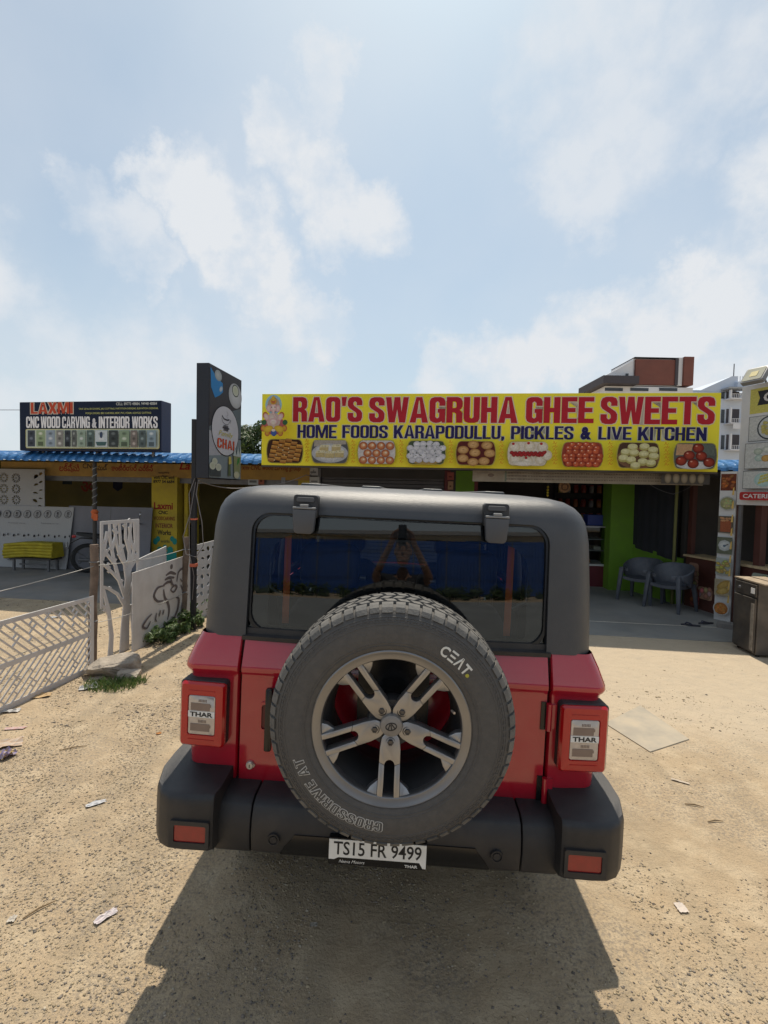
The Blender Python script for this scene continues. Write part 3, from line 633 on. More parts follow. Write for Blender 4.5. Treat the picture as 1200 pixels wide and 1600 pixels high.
for sx in (-1, 1):
    base = [(.592, .17), (.592, -.13), (.598, -.178), (.612, -.188), (.70, -.19), (.755, -.186), (.795, -.165), (.828, -.12), (.845, -.05), (.85, .05), (.845, .17)]
    rings = []
    for (z, k, up) in ((.553, .955, 0), (.562, .985, 0), (.60, 1.0, 0), (.68, 1.0, 0), (.715, .995, .006), (.735, .992, .012), (.744, .978, .02), (.748, .95, .026)):
        rings.append([(sx*(.70+(x-.70)*(1-(1-k)*1.0 if x > .70 else 1-(1-k)*.25)), (y if y > -.1 else -.1+(y+.1)*(1-(1-k)*5)), z+up*(1 if y > -.1 else .25)) for x, y in base])
    if sx > 0: rings = [r[::-1] for r in rings]
    mb = MB(); mb.loft(rings); bc2 = part('bumper_corner', mb, PLAS, car, smooth=38)
    cx = sx*.672
    po = rrect(-.072, .068, .578, .672, .008, 3) if sx < 0 else rrect(-.068, .072, .578, .672, .008, 3)
    mb = cut_mesh(po, [rrect(-.056, .056, .597, .657, .006, 3)], .012); part('reflector_frame', mb, PLAS, bc2, (cx, -.192, 0))
    mb = MB(); mb.prism(rrect(-.0555, .0555, .5975, .6565, .006, 3), -.1935, -.186); part('reflector', mb, REFL, bc2, (cx, 0, 0))
# --- number plate
pl = part('number_plate', MB().prism(rrect(-.172, .172, .515, .608, .008, 3), -.161, -.13), BLK, car, label='white number plate in a black holder below the spare tyre', loc=(-.022, 0, .02))
part('plate_face', MB().prism([(-.169, .604), (.169, .604), (.169, .521), (.158, .521), (.146, .541), (-.135, .541), (-.15, .533), (-.169, .533)], -.1628, -.1612), WHITE, pl)
def on_part(name, s, x, z, w, h, mat, parent, y, bold=.02, shear=0):
    vs, fs = text_geo(s, w, h, bold, shear); mb = MB(); mb.add([(x+a, y, z+b) for a, b in vs], fs); return part(name, mb, mat, parent, fix=False)
on_part('plate_lettering', 'TS15 FR 9499', 0, .574, .305, .048, DARKINK, pl, -.1634, .012)
on_part('plate_lettering', 'Neeva Motors', -.088, .527, .09, .011, WHITE, pl, -.1622, 0, .4)
on_part('plate_lettering', 'THAR', .118, .5265, .045, .010, WHITE, pl, -.1634, .03)
# --- tail lights
for sx in (-1, 1):
    cx = sx*.703
    W_, H_ = .089, .125
    mb = MB(); mb.prism(rrect(-W_, W_, -H_, H_, .016, 4), -.048, .03); tl = part('tail_light', mb, PLAS, car, (cx, .016, .975), (0, 0, sx*R(3)), bevel=.005, smooth=40)
    mb = MB(); o = -sx*.004
    rings = [[(x+o, y, z) for x, z in rrect(-w, w, -h, h, r, 4)] for (w, h, r, y) in ((.0855, .121, .013, -.042), (.0855, .121, .013, -.056), (.079, .114, .01, -.064), (.059, .082, .008, -.0675), (.054, .076, .008, -.0675), (.052, .074, .008, -.061))]
    mb.loft(rings); part('red_lens', mb, LENSR, tl, smooth=25)
    mb = MB(); mb.prism(rrect(-.0515, .0515, -.0735, .0735, .008, 4), -.0655, -.0605); cl_ = part('clear_lens', mb, LENSC, tl, (o, 0, 0), bevel=.002, smooth=40)
    for zc in (.036, -.042):
        mb = MB()
        for k in range(6): mb.box(-.012+k*.0055, -.012+k*.0055+.003, -.0668, -.065, zc+.014, zc+.024)
        mb.box(-.042, .032, -.0668, -.065, zc-.018, zc+.010); mb.box(.028, .036, -.067, -.065, zc-.004, zc+.006); part('lamp_reflector', mb, M('lamp_inner', (.2, .17, .17), .2, .6), tl, (o, 0, 0))
    mb = MB(); mb.box(-.051, .051, -.0676, -.065, -.0075, .0155); part('name_band', mb, WHITE, tl, (o, 0, 0))
    on_part('lamp_lettering', 'THAR', o, .004, .088, .0175, DARKINK, tl, -.0682, .035)
    for k in (-1, 1):
        mb = MB(); mb.box(-.05, .05, -.0688, -.066, k*.092-.0012, k*.092+.0012); part('lens_ridge', mb, LENSR, tl, (o, 0, 0))
# --- tailgate fittings
mb = MB(); mb.prism(rrect(-.464, -.437, .855, 1.092, .008, 3), -.055, -.035); hd = part('tailgate_handle', mb, BLK, car, bevel=.004, smooth=40)
for z in (.875, 1.05): part('handle_mount', MB().box(-.46, -.441, -.04, .0, z, z+.025), BLK, hd)
part('handle_pocket', cut_mesh(rrect(-.497, -.44, .905, 1.02, .014, 4), [rrect(-.489, -.448, .915, 1.01, .01, 4)], .008), RED, hd, (0, -.003, 0))
mb = MB(); mb.prism(rrect(-.488, -.448, .916, 1.009, .009, 4), -.001, .002); part('handle_pocket', mb, M('shaded_red', (.12, .006, .01), .4), hd)  # flat infill, the pocket's shade painted in as a darker body red
mb = MB(); mb.lathe([(0, -.012), (.012, -.012), (.015, -.008), (.016, .002)], 20, 'Y', (-.527, 0, .772)); mb.prism([(-.527, .786), (-.507, .774), (-.512, .765), (-.527, .758)], -.006, .0); lk = part('tailgate_lock', mb, M('lock_steel', (.6, .55, .48), .35, .6), car, smooth=30)
mb = MB(); mb.box(-.5285, -.5255, -.0128, -.0118, .766, .778); part('key_slot', mb, DARKINK, lk)
for z in (1.035, .755):
    mb = MB(); mb.tube([(.583, -.012, z-.05), (.583, -.012, z+.05)], .011, 10); mb.box(.585, .612, -.010, .0, z-.045, z+.045); h = part('tailgate_hinge', mb, RED, car, smooth=40)
    mb = MB(); mb.box(.556, .5745, -.005, .0, z-.052, z+.052); part('hinge_shadow_gap', mb, BLK, h)
# --- wheels
def tyre_prof(w=.25):
    f = [(.243, 0.022), (.25, .010), (.262, .003), (.285, -.002), (.312, -.003), (.338, .001), (.356, .008), (.370, .018), (.379, .028), (.384, .042)]
    return f+[(r, w-d) for r, d in f[::-1]]
def sidewall(r):
    p = tyre_prof()[:10]
    for (a, b) in zip(p[:-1], p[1:]):
        if a[0] <= r <= b[0]: t = (r-a[0])/(b[0]-a[0]); return a[1]+(b[1]-a[1])*t
    return p[-1][1]
mb = MB(); mb.lathe(tyre_prof(), 96, 'Y', closed=True)
for (r0, hh) in ((.269, .002), (.349, .0025), (.334, .0015), (.278, .0012), (.341, .0015), (.356, .0018)):
    mb.lathe([(r0-.003, sidewall(r0)+.001), (r0, sidewall(r0)-hh), (r0+.003, sidewall(r0)+.001)], 96, 'Y')
for i in range(110):                    # moulded ribs below the shoulder
    a = 2*math.pi*i/110; vs = []
    for r in (.3435, .3545):
        for u in (-1, 1): vs.append((r*math.cos(a+u*.011), sidewall(r)-.0016, r*math.sin(a+u*.011)))
    for r in (.3435, .3545):
        for u in (-1, 1): vs.append((r*math.cos(a+u*.013), sidewall(r)+.001, r*math.sin(a+u*.013)))
    mb.add(vs, [(0,1,3,2),(0,4,5,1),(1,5,7,3),(3,7,6,2),(2,6,4,0)])
TYRE_ME = mb.mesh('tyre', RUBB, smooth=50)
mb = MB(); nb = 58
def blk(a, y, da, dy, sk, rb=.380, rt=.3945, yr=0):
    vs = []
    for r, s in ((rb, 1), (rt, .9)):
        for (ua, uy) in ((-1, -1), (1, -1), (1, 1), (-1, 1)):
            aa = a+ua*da*s/2+sk*uy*dy*s/2; vs.append((r*math.cos(aa), y+uy*dy*s/2, r*math.sin(aa)))
    mb.add(vs, [(4,5,6,7),(0,1,5,4),(1,2,6,5),(2,3,7,6),(3,0,4,7)])
for i in range(nb):
    a = 2*math.pi*i/nb; d = 2*math.pi/nb
    for row, (y, dy, sk, off) in enumerate(((.079, .034, 1.0, .0), (.122, .036, -1.2, .35), (.166, .034, 1.0, .1))):
        blk(a+off*d, y, d*(.8 if row != 1 else .72), dy, sk)
    for side in (0, 1):                 # shoulder lugs wrapping down the sidewall
        y = (lambda t: t if side == 0 else .25-t); a2 = a+(.5 if side else .2)*d; hl = .84 if i % 2 else .7
        pr = [(.3935, y(.056)), (.391, y(.038)), (.3835, y(.022)), (.3695, y(.0105 if i % 2 else .0125))]; vs = []
        for (r, yy) in pr:
            for u in (-1, 1): vs.append((r*math.cos(a2+u*d*hl/2), yy, r*math.sin(a2+u*d*hl/2)))
        pin = [(.378, y(.056)), (.376, y(.042)), (.372, y(.032)), (.3655, y(.02))]
        for (r, yy) in pin:
            for u in (-1, 1): vs.append((r*math.cos(a2+u*d*hl/2), yy, r*math.sin(a2+u*d*hl/2)))
        fs = [(0,1,3,2),(2,3,5,4),(4,5,7,6),(0,2,10,8),(2,4,12,10),(4,6,14,12),(1,9,11,3),(3,11,13,5),(5,13,15,7),(0,8,9,1),(6,7,15,14)]
        mb.add(vs, fs)
TREAD_ME = mb.mesh('tread', TREAD, fix=True)
mb = MB(); mb.lathe([(.252, .016), (.2515, .008), (.248, .0055), (.243, .007), (.239, .0095), (.223, .0125), (.2195, .017), (.2185, .03), (.2205, .045)], 96, 'Y'); RIM_ME = mb.mesh('rim', M('rim_lip_grey', (.25, .25, .255), .32, .8, .1, 9, dirt=((.24, .21, .18), .3, 18)), smooth=40)
mb = MB(); mb.lathe([(.222, .044), (.214, .07), (.205, .10), (.198, .16), (.205, .2), (.23, .235), (.23, .312)], 64, 'Y'); BARREL_ME = mb.mesh('rim_barrel', ALLOYD, smooth=40)  # back end lengthened to keep light off the tailgate seen between the spokes
def spoke_mesh():
    """two-legged spoke pointing along -z"""
    mb = MB()
    def solid(outline, yf, yb):         # outline of (x, r, extra y)
        n = len(outline); vs = [(x, yf(r), -r) for x, r in outline]+[(x, yb(r), -r) for x, r in outline]
        mb.add(vs, [tuple(range(n)), tuple(range(n, 2*n))[::-1]]+[(i, (i+1) % n, (i+1) % n+n, i+n) for i in range(n)])
    yf = lambda r: .040-.026*min(1, max(0, (r-.04)/.18)); yb = lambda r: yf(r)+.035
    hub = [(-.0335, .118), (-.033, .075)]+[(-.030*math.cos(R(a)), .055-.030*math.sin(R(a))) for a in range(0, 181, 15)]+[(.033, .075), (.0335, .118)]
    slot = [(.016*math.cos(R(a)), .125-.016*math.sin(R(a))) for a in range(0, 181, 20)]
    solid(hub+slot, yf, yb)
    for s in (-1, 1):
        leg = [(s*.0335, .1183), (s*.0163, .1256), (s*.0168, .19), (s*.018, .2255), (s*.036, .2235), (s*.035, .19)]
        solid(leg, yf, yb)
    for s in (-1, 1):                   # web plates spreading to the rim, set back from the spoke face
        out = [(s*.0345, .178), (s*.036, .2215)]+[(s*.2235*math.sin(R(a)), .2235*math.cos(R(a))) for a in (11, 15, 18.5)]+[(s*.203*math.sin(R(16.5)), .203*math.cos(R(16.5)))]
        solid(out, lambda r: .034-.018*max(0, (r-.178)/.045), lambda r: .05)
    return mb.mesh('spoke', ALLOY, bevel=.0022, bseg=2, smooth=35)
SPOKE_ME = spoke_mesh()
mb = MB(); mb.lathe([(.0, .06), (.03, .058), (.075, .056), (.082, .07), (.08, .1)], 40, 'Y'); HUB_ME = mb.mesh('hub', ALLOYD, smooth=40)
mb = MB(); mb.lathe([(0, .028), (.026, .029), (.0335, .032), (.036, .037), (.036, .06)], 40, 'Y'); CAP_ME = mb.mesh('hub_cap', M('cap_grey', (.24, .225, .21), .5, .3, .12, 40), smooth=35)
mb = MB(); mb.lathe([(0, .034), (.005, .0335), (.006, .031), (.0095, .031), (.0105, .034), (.0105, .06)], 6, 'Y'); mb.lathe([(.012, .04), (.0145, .0375), (.016, .0385), (.016, .05)], 20, 'Y'); NUT_ME = mb.mesh('lug_nut', CHROME, smooth=30)
def wheel(name, loc, rotz, simple):
    w = link(name, None, car, loc, (0, 0, rotz))
    for nm, me in (('tyre', TYRE_ME), ('tread', TREAD_ME), ('rim', RIM_ME), ('rim_barrel', BARREL_ME), ('hub', HUB_ME), ('hub_cap', CAP_ME)):
        o = link(nm, me, w)
        if nm == 'tread': o['kind'] = 'stuff'
    for k in range(5):
        link('spoke', SPOKE_ME, w, None, (0, R(72*k), 0))
        if not simple: link('lug_nut', NUT_ME, w, (-.055*math.sin(R(72*k)), 0, -.055*math.cos(R(72*k))))
    return w
sp = wheel('spare_wheel', (.006, -.318, 1.096), 0, False)
sp['label'] = 'dusty spare wheel with grey five-spoke alloy on the tailgate'
mb = MB(); mb.tube([(0, .08, 0), (0, .33, 0)], .07, 20); mb.box(-.13, .13, .27, .315, -.13, .13); part('wheel_carrier', mb, BLK, sp)
def arc_text(s, a_mid, span, r, h, mat, off, bold=.02, grow=0):
    """letters round the sidewall, clockwise, tops outward; angles clockwise from the top"""
    out = MB()
    vs, fs = text_geo(s, r*span, h+grow*2, bold, space=1.12 if not grow else 1.12)
    for (x, z) in vs: pass
    def mp(x, z):
        a = a_mid+x/r; rr = r+z
        return (rr*math.sin(a), sidewall(rr)-off, rr*math.cos(a))
    out.add([mp(x, z) for x, z in vs], fs)
    return part('tyre_lettering', out, mat, sp, fix=False)
arc_text('C\u039e\u039bT', R(38.5), R(21), .304, .036, M('tyre_letter', (.68, .67, .62), .7), .0022, .03)
def arc_block(s, a_mid, span, r, h, mat, off, grow):
    v0, _ = block_geo(s, .17, .12, .35, 0); x0, x1 = min(v[0] for v in v0), max(v[0] for v in v0); vs, fs = block_geo(s, .17, .12, .35, grow)
    out = MB(); vv = []
    for (x, z) in vs:
        a = a_mid+(x-(x0+x1)/2)/(x1-x0)*span; rr = r+(z-.5)*h; vv.append((rr*math.sin(a), sidewall(rr)-off, rr*math.cos(a)))
    out.add(vv, fs); return part('tyre_lettering', out, mat, sp, fix=False)
arc_block('CROSSDRIVE AT', R(216), R(67), .306, .031, M('tyre_outline', (.5, .49, .46), .7), .0012, .045)
arc_block('CROSSDRIVE AT', R(216), R(67), .306, .031, RUBB, .0022, -.012)
mb = MB(); mb.lathe([(0, -.0005), (.0055, -.0005), (.006, .0015)], 12, 'Y', (.225, sidewall(.304)-.002, .19)); part('paint_dot', mb, M('yellow_dot', (.45, .42, .05), .6), sp)
# emblem on the hub cap: oval ring with a split road mark
mb = MB(); ring = lambda a, b, n=28: [(a*math.cos(2*math.pi*i/n), b*math.sin(2*math.pi*i/n)) for i in range(n)]
e = cut_mesh(ring(.0185, .013), [ring(.0155, .0102)], .0015); mb.v, mb.f = e.v, e.f
for (a, b) in (((-.011, -.0075), (-.002, .0095)), ((.011, -.0075), (.002, .0095)), ((0, -.011), (0, .006))): mb.bar(a, b, .0032, .0012)
part('emblem', mb, DARKINK, sp, (0, .0278, 0), (0, R(-12), 0))
mb = MB(); mb.tube([(.19, .05, .055), (.196, .028, .057)], .004, 8); part('valve', mb, M('valve_cap', (.5, .42, .36), .4, .5), sp)
def rw_z(x): return .408+math.sin(ROLL)*x/math.cos(ROLL)
for (x, y) in ((-.655, .74), (.655, .74), (-.655, 3.17), (.655, 3.17)):
    sx = 1 if x > 0 else -1
    wheel('wheel', (x+sx*.125, y, rw_z(x)), R(90) if sx > 0 else R(-90), True)
    mb = MB(); pr = [(.445, sx*.70), (.445, sx*.905), (.47, sx*.91), (.50, sx*.895), (.52, sx*.77), (.50, sx*.70)]
    mb.lathe([(r, h) for r, h in pr], 20, 'X', (0, y, .41), R(-8), R(188), closed=True); part('wheel_arch', mb, PLAS, car, smooth=40)
mb = MB()
for (x, y) in ((-.6, .74), (.6, .74)): mb.tube([(x, y-.02, .62), (x*.98, y-.02, 1.0)], .04)
part('suspension', mb, CABIN, car)
for sx in (-1, 1):
    mb = MB(); mb.box(min(sx*.76, sx*.84), max(sx*.76, sx*.84), 1.3, 2.6, .46, .52); part('side_step', mb, PLAS, car, bevel=.015, smooth=40)
    mb = MB(); mb.prism(rrect(-.1, .1, -.075, .075, .03, 4), -.05, .03); part('door_mirror', mb, PLAS, car, (sx*.90, 1.83, 1.26), bevel=.012, smooth=40)
    mb = MB(); mb.tube([(sx*.76, 1.84, 1.2), (sx*.84, 1.83, 1.24)], .02); part('mirror_arm', mb, PLAS, car)
# ================================================================== the row of shops
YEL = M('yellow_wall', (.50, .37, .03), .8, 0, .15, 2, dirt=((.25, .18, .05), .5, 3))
FASC = M('fascia_board', (.42, .25, .06), .8, 0, .15, 3, dirt=((.2, .12, .05), .5, 4))
GREEN = M('green_wall', (.13, .27, .015), .75, 0, .1, 2, dirt=((.1, .16, .03), .4, 3))
BLUE = M('blue_sheet', (.03, .17, .42), .4, .1, .15, 3, dirt=((.14, .24, .34), .55, 5))
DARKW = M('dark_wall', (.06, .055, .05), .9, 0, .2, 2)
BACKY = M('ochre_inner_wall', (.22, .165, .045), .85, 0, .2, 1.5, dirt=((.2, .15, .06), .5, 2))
TIMB = M('dark_beam', (.05, .045, .04), .8, 0, .2, 8)
STEEL = M('grey_steel', (.16, .16, .165), .5, .4, .15, 10)
BRICK = M('cement_render', (.3, .29, .27), .9, 0, .15, 2)
def building(name, label, x0, x1):
    return rowthing(name, label, 'shop', 0, 0)
shed = rowthing('workshop', 'low workshop shed with yellow pillar and painted fascia under blue roof', 'shop', 0, 0)
shop = rowthing('sweet_shop', 'open-fronted sweet shop with green pillars behind the long yellow sign', 'shop', 0, 0)
# blue profiled roof sheets
def roof_sheet():
    mb = MB(); prof = []; p = .175
    for k in range(6):
        b = k*p; prof += [(b, 0), (b+.05, 0), (b+.068, .034), (b+.122, .034), (b+.14, 0)]
    prof.append((6*p, 0)); rings = []
    for (y, z) in ((.10, 2.268), (.125, 2.32), (.17, 2.365), (.24, 2.402), (.34, 2.426), (.5, 2.44), (.8, 2.45), (4.9, 2.58)):
        rings.append([(x, y-(h*.9 if y < .15 else h*.6 if y < .3 else 0), z+(h if y > .3 else h*.5)) for x, h in prof])
    mb.loft(rings, cap=False, closed=False)
    return mb.mesh('roof_sheet', BLUE, fix=False)
RS = roof_sheet()
for k in range(19):
    x = -17.2+k*1.045; o = link('roof_sheet', RS, shed if x < -8 else shop, (x, 0, -.004*(k % 2)))
# walls and structure
def bx(name, par, mat, *a, **kw):
    mb = MB(); mb.box(*a); return part(name, mb, mat, par, **kw)
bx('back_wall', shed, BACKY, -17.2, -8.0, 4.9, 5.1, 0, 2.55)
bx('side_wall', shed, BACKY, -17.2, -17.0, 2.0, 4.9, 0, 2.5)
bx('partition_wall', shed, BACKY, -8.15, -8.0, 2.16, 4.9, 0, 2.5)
bx('fascia', shed, FASC, -14.2, -7.0, 1.98, 2.03, 2.04, 2.34)
bx('lintel', shed, STEEL, -14.2, -7.0, 2.05, 2.15, 1.93, 2.04)
px0, _ = rowpx(237, 735, 1.95); px1, _ = rowpx(277, 735, 1.95)
pil = bx('pillar', shed, YEL, px0, px1, 1.95, 2.3, 0, 2.06)
for (a, b) in ((-14.3, -13.9), (-7.25, -6.98)): bx('pillar', shed, YEL, a, b, 1.99, 2.3, 0, 2.05)
bx('door_frame', shed, YEL, px1+.08, px1+.16, 2.1, 2.2, 0, 1.95)
bx('door_frame', shed, YEL, px1+.26, px1+.32, 2.2, 2.3, 0, 1.95)
for (a, w_) in ((-16.9, .09), (-13.2, .09)): bx('post', shed, TIMB, a, a+w_, .18, .27, 0, 2.24)
for x in (-12.2,):
    mb = MB(); mb.box(-17.2, -8.0, .30, .36, 2.30, 2.36); part('eave_beam', mb, TIMB, shed)
fp = Print()
def fpx(x, y, v=1.975): return rowpx(x, y, v)
def painted(pr, s, x0, x1, y0, y1, col, v, bold=.02, shear=0, pad=0):
    a = rowpx(x0, (y0+y1)/2, v)[0]; b = rowpx(x1, (y0+y1)/2, v)[0]; xm = (x0+x1)/2; zt = rowpx(xm, y0, v)[1]; zb = rowpx(xm, y1, v)[1]
    pr.text(s, (a+b)/2, (zt+zb)/2, b-a, zt-zb, col, bold, shear); pr.mark('lettering')
RDK = (.30, .02, .02); BKI = (.03, .025, .03)
painted(fp, '\u0c32\u0c15\u0c4d\u0c37\u0c4d\u0c2e\u0c3f', 92, 124, 724, 738, RDK, 1.975, .01)
painted(fp, 'CNC', 129, 150, 724, 732, BKI, 1.975, .01)
painted(fp, '\u0c35\u0c41\u0c21\u0c4d', 152, 168, 725, 735, BKI, 1.975, .01)
painted(fp, '\u0c07\u0c02\u0c1f\u0c40\u0c30\u0c3f\u0c2f\u0c30\u0c4d \u0c35\u0c30\u0c4d\u0c15\u0c4d\u0c38\u0c4d', 174, 240, 725, 737, RDK, 1.975, .01)
painted(fp, 'La', 280, 297, 722, 734, RDK, 1.975, .02, .3)
painted(fp, 'xmi CNC wood carving group', 378, 470, 727, 737, (.25, .06, .02), 1.975, .012, .2)
fp.emit('lettering', PAINT, shed, (0, 1.979, 0))
pp = Print()
for (s, x0, x1, y0, y1, c, bo) in (('works', 247, 264, 737, 740, BKI, .01), ('work: CNC work', 240, 273, 743, 749, BKI, .02), ('8977 54 6684', 239.5, 272.5, 750, 755, BKI, .03), ('Laxmi', 240.5, 270, 785, 796, RDK, .03),
        ('CNC', 247.5, 262, 798, 803.5, BKI, .03), ('WOODCARVING', 240, 273, 807, 813, (.22, .03, .03), .01), ('INTERIOR', 243, 270, 818, 825, (.2, .03, .04), .01), ('Works', 246, 267, 828, 836, BKI, .02), ('works', 251, 265, 843, 848, (.05, .1, .06), .0)):
    painted(pp, s, x0, x1, y0, y1, c, 1.945, bo)
TEAL = (.03, .28, .24)
for (x, y, r) in ((243, 846, 4), (247, 842, 3.5), (269, 842, 3.5), (273, 846, 4), (250, 860, 5), (258, 856, 4), (266, 860, 5), (258, 868, 6), (246, 872, 5), (271, 872, 5)):
    c = rowpx(x, y, 1.945); r_ = r*.0135
    pp.disc(c[0], c[1], r_, TEAL, TEAL, r_*1.3); pp.mark('painted_leaf')
a, b = rowpx(238.5, 862, 1.945), rowpx(276, 884, 1.945); pp.rect(a[0], b[0], b[1], a[1], TEAL)
pp.emit('painted_base', PAINT, pil, (0, 1.9485, 0))
om = Print(); c = rowpx(136, 757, 4.88); om.text('\u0950', c[0], c[1], .42, .42, (.35, .05, .03), .02); om.mark('painted_sign')
om.rect(*(lambda p, q: (p[0], q[0], q[1], p[1]))(rowpx(97, 742, 4.88), rowpx(112, 757, 4.88)), (.04, .05, .05)); om.mark('wall_notice')
p_, q_ = rowpx(176, 738, 4.88), rowpx(191, 768, 4.88); om.poly([(p_[0], p_[1]), (q_[0], p_[1]), (q_[0], q_[1]+.1), ((p_[0]+q_[0])/2, q_[1]), (p_[0], q_[1]+.1)], (.03, .03, .06))
om.emit('wall_banner', PAINT, shed, (0, 4.895, 0))

# --- workshop sign on the roof
LX0, LX1 = -11.95, -9.08
lz0, lz1 = 2.45, 3.33
lax = rowthing('shop_sign', 'dark blue wood carving shop sign standing on the blue roof', 'sign', (LX0+LX1)/2, .06, lz0, R(-3))
hw = (LX1-LX0)/2; lh = lz1-lz0
mb = MB(); mb.box(-hw, hw, -.01, .27, 0, lh); part('sign_box', mb, M('sign_blue_black', (.018, .022, .055), .5, 0, .3, 2), lax, bevel=.012)
pr = Print()
NAVY = (.008, .016, .04)
pr.rect(-hw+.01, hw-.01, .01, lh-.01, NAVY)
def L(x, y):     # photo pixel on the sign front -> sign coordinates
    u = (x-22)/(250-22)*2*hw-hw; top = 630-1.5*(x-22)/228; bot = 702; return u*.985+.0, lh*(bot-y)/(bot-top)
def lt(s, x0, x1, y0, y1, c, bo, sh=0):
    a = L(x0, y1); b = L(x1, y0); pr.text(s, (a[0]+b[0])/2, (a[1]+b[1])/2, b[0]-a[0], b[1]-a[1], c, bo, sh)
a = L(40, 647.5); b = L(110.5, 630.5)
for gr_, c_ in ((.012, (.6, .52, .42)), (0, (.5, .07, .03))): pr.block('LAXMI', (a[0]+b[0])/2, (a[1]+b[1])/2, b[0]-a[0], b[1]-a[1], c_, .2, gr_)
for (s_, xa_, xb2) in (('CNC', 32, 54), ('WOOD', 57, 89.5), ('CARVING', 93, 138.5), ('INTERIOR', 153, 202), ('WORKS', 206, 246)):
    a = L(xa_, 668.5); b = L(xb2, 651.5); pr.block(s_, (a[0]+b[0])/2, (a[1]+b[1])/2, b[0]-a[0], b[1]-a[1], (.82, .80, .80), .19)
lt('&', 142, 150, 654, 668.5, (.66, .64, .65), .06)
lt('CELL: 89773 48884, 94948 48884', 181, 245, 631, 636, (.6, .6, .55), .01)
lt('CNC 2D & 3D DOORS, JALI CUTTING, PARTITION DESIGNS, ELEVATION DESIGNS,', 121, 247, 638.5, 642.5, (.55, .55, .2), .01)
lt('POOJA DOORS, BED CARVING, MDF, PVC, FOAM, ACRYLIC CUTTING', 132, 236, 645, 649, (.55, .55, .2), .01)
pr.mark('lettering')
a, b = L(31.5, 698.5), L(249, 669.5); pr.poly(rrect(a[0], b[0], a[1], b[1], .03, 4), (.55, .52, .25))
a, b = L(32.5, 697.5), L(248, 670.5); pr.poly(rrect(a[0], b[0], a[1], b[1], .03, 4), (.5, .55, .45))
xs = [34, 49, 66, 83, 97, 109, 119, 134, 148, 170, 187, 205, 218, 231, 247]
cols = [(.06,.07,.09),(.3,.38,.22),(.3,.36,.42),(.25,.24,.22),(.05,.06,.07),(.12,.13,.12),(.3,.38,.3),(.1,.14,.13),(.55,.6,.62),(.05,.06,.06),(.25,.33,.22),(.2,.17,.15),(.1,.13,.13),(.25,.33,.38)]
for i, cc in enumerate(cols):
    a, b = L(xs[i]+1, 696), L(xs[i+1]-1.5, 672); pr.rect(a[0], b[0], a[1], b[1], cc)
    w_ = b[0]-a[0]; h_ = b[1]-a[1]
    lite = tuple(min(.7, v*2.4+.06) for v in cc); dark = tuple(v*.35 for v in cc)
    for j in range(3):
        cz = a[1]+h_*(.2+.3*j); pr.disc((a[0]+b[0])/2, cz, w_*.3, lite if (i+j) % 2 else dark, cc, h_*.12, 10)
    if i % 3 == 1: pr.rect(a[0]+w_*.2, b[0]-w_*.2, a[1]+h_*.05, a[1]+h_*.3, dark)
    if i == 8: pr.disc((a[0]+b[0])/2, a[1]+h_*.72, w_*.12, (.05,.07,.12), None, h_*.2); pr.poly([(a[0]+.01, a[1]+h_*.3), (b[0]-.01, a[1]+h_*.3), (b[0]-.04, a[1]+.02), (a[0]+.04, a[1]+.02)], (.06, .12, .12))
pr.emit('picture_strip', PRINT, lax, (0, -.0108, 0))
for x in (-hw+.3, 0, hw-.3): bx('leg', lax, STEEL, x-.02, x+.02, .18, .22, -.14, .01)

# --- the long yellow sign
SX0, SX1, SZ0, SZ1 = -7.29, -.09, 2.245, 3.44
rao = rowthing('shop_sign', 'long yellow sweet shop sign with red lettering and a row of food pictures', 'sign', (SX0+SX1)/2, 0, SZ0)
sw = (SX1-SX0)/2; sh = SZ1-SZ0
mb = MB(); mb.box(-sw, sw, 0, .1, 0, sh); part('sign_box', mb, M('sign_yellow', (.80, .69, .04), .6, 0, .05, .8, spec=.2, bump=.25, bs=2.5), rao, bevel=.004)
bx('sign_edge', rao, M('sign_edge_brown', (.06, .045, .03), .6), -sw, sw, -.004, .09, -.03, -.001)
for x in np.linspace(-sw+.2, sw-.2, 6): bx('bracket', rao, STEEL, x-.02, x+.02, .1, .2, .15, .19)
pr = Print(.0005)
def Q(x, y): a, z = rowpx(x, y, 0); return a-(SX0+SX1)/2, z-SZ0
def qt(s, x0, x1, y0, y1, c, bo, y=None, grow=0):
    a = Q(x0, (y0+y1)/2); b = Q(x1, (y0+y1)/2); zt = Q((x0+x1)/2, y0)[1]; zb = Q((x0+x1)/2, y1)[1]
    if s == '&': pr.text(s, (a[0]+b[0])/2, (zt+zb)/2, b[0]-a[0]+2*grow, zt-zb+2*grow, c, .06, 0, y)
    else: pr.block(s, (a[0]+b[0])/2, (zt+zb)/2, b[0]-a[0], zt-zb, c, bo, grow, y)
WORDS = (("RAO'S", 458, 566, 620.5, 659), ('SWAGRUHA', 577, 809, 620.5, 660.5), ('GHEE', 822, 928, 620.5, 661), ('SWEETS', 938.5, 1117, 620, 663))
l1, l2, l3 = pr.lay(2), pr.lay(2), pr.lay(2)
for (s, x0, x1, y0, y1) in WORDS:
    qt(s, x0, x1, y0, y1, (.66, .56, .42), .215, l2, .013); qt(s, x0, x1, y0, y1, (.42, .018, .03), .215, l3); pr.mark('lettering')
for (s, x0, x1, y0, y1) in (('HOME', 465, 526, 664, 684.5), ('FOODS', 535, 606, 664.5, 684.5), ('KARAPODULLU,', 615.5, 788, 665, 685.5), ('PICKLES', 798.5, 896, 666, 686.5), ('&', 907, 924, 667, 687), ('LIVE', 935, 986.5, 667, 687), ('KITCHEN', 997, 1104, 667.5, 688.5)):
    qt(s, x0, x1, y0, y1, (.55, .53, .4), .175, l2, .009); qt(s, x0, x1, y0, y1, (.02, .016, .09), .175, l3); pr.mark('lettering')
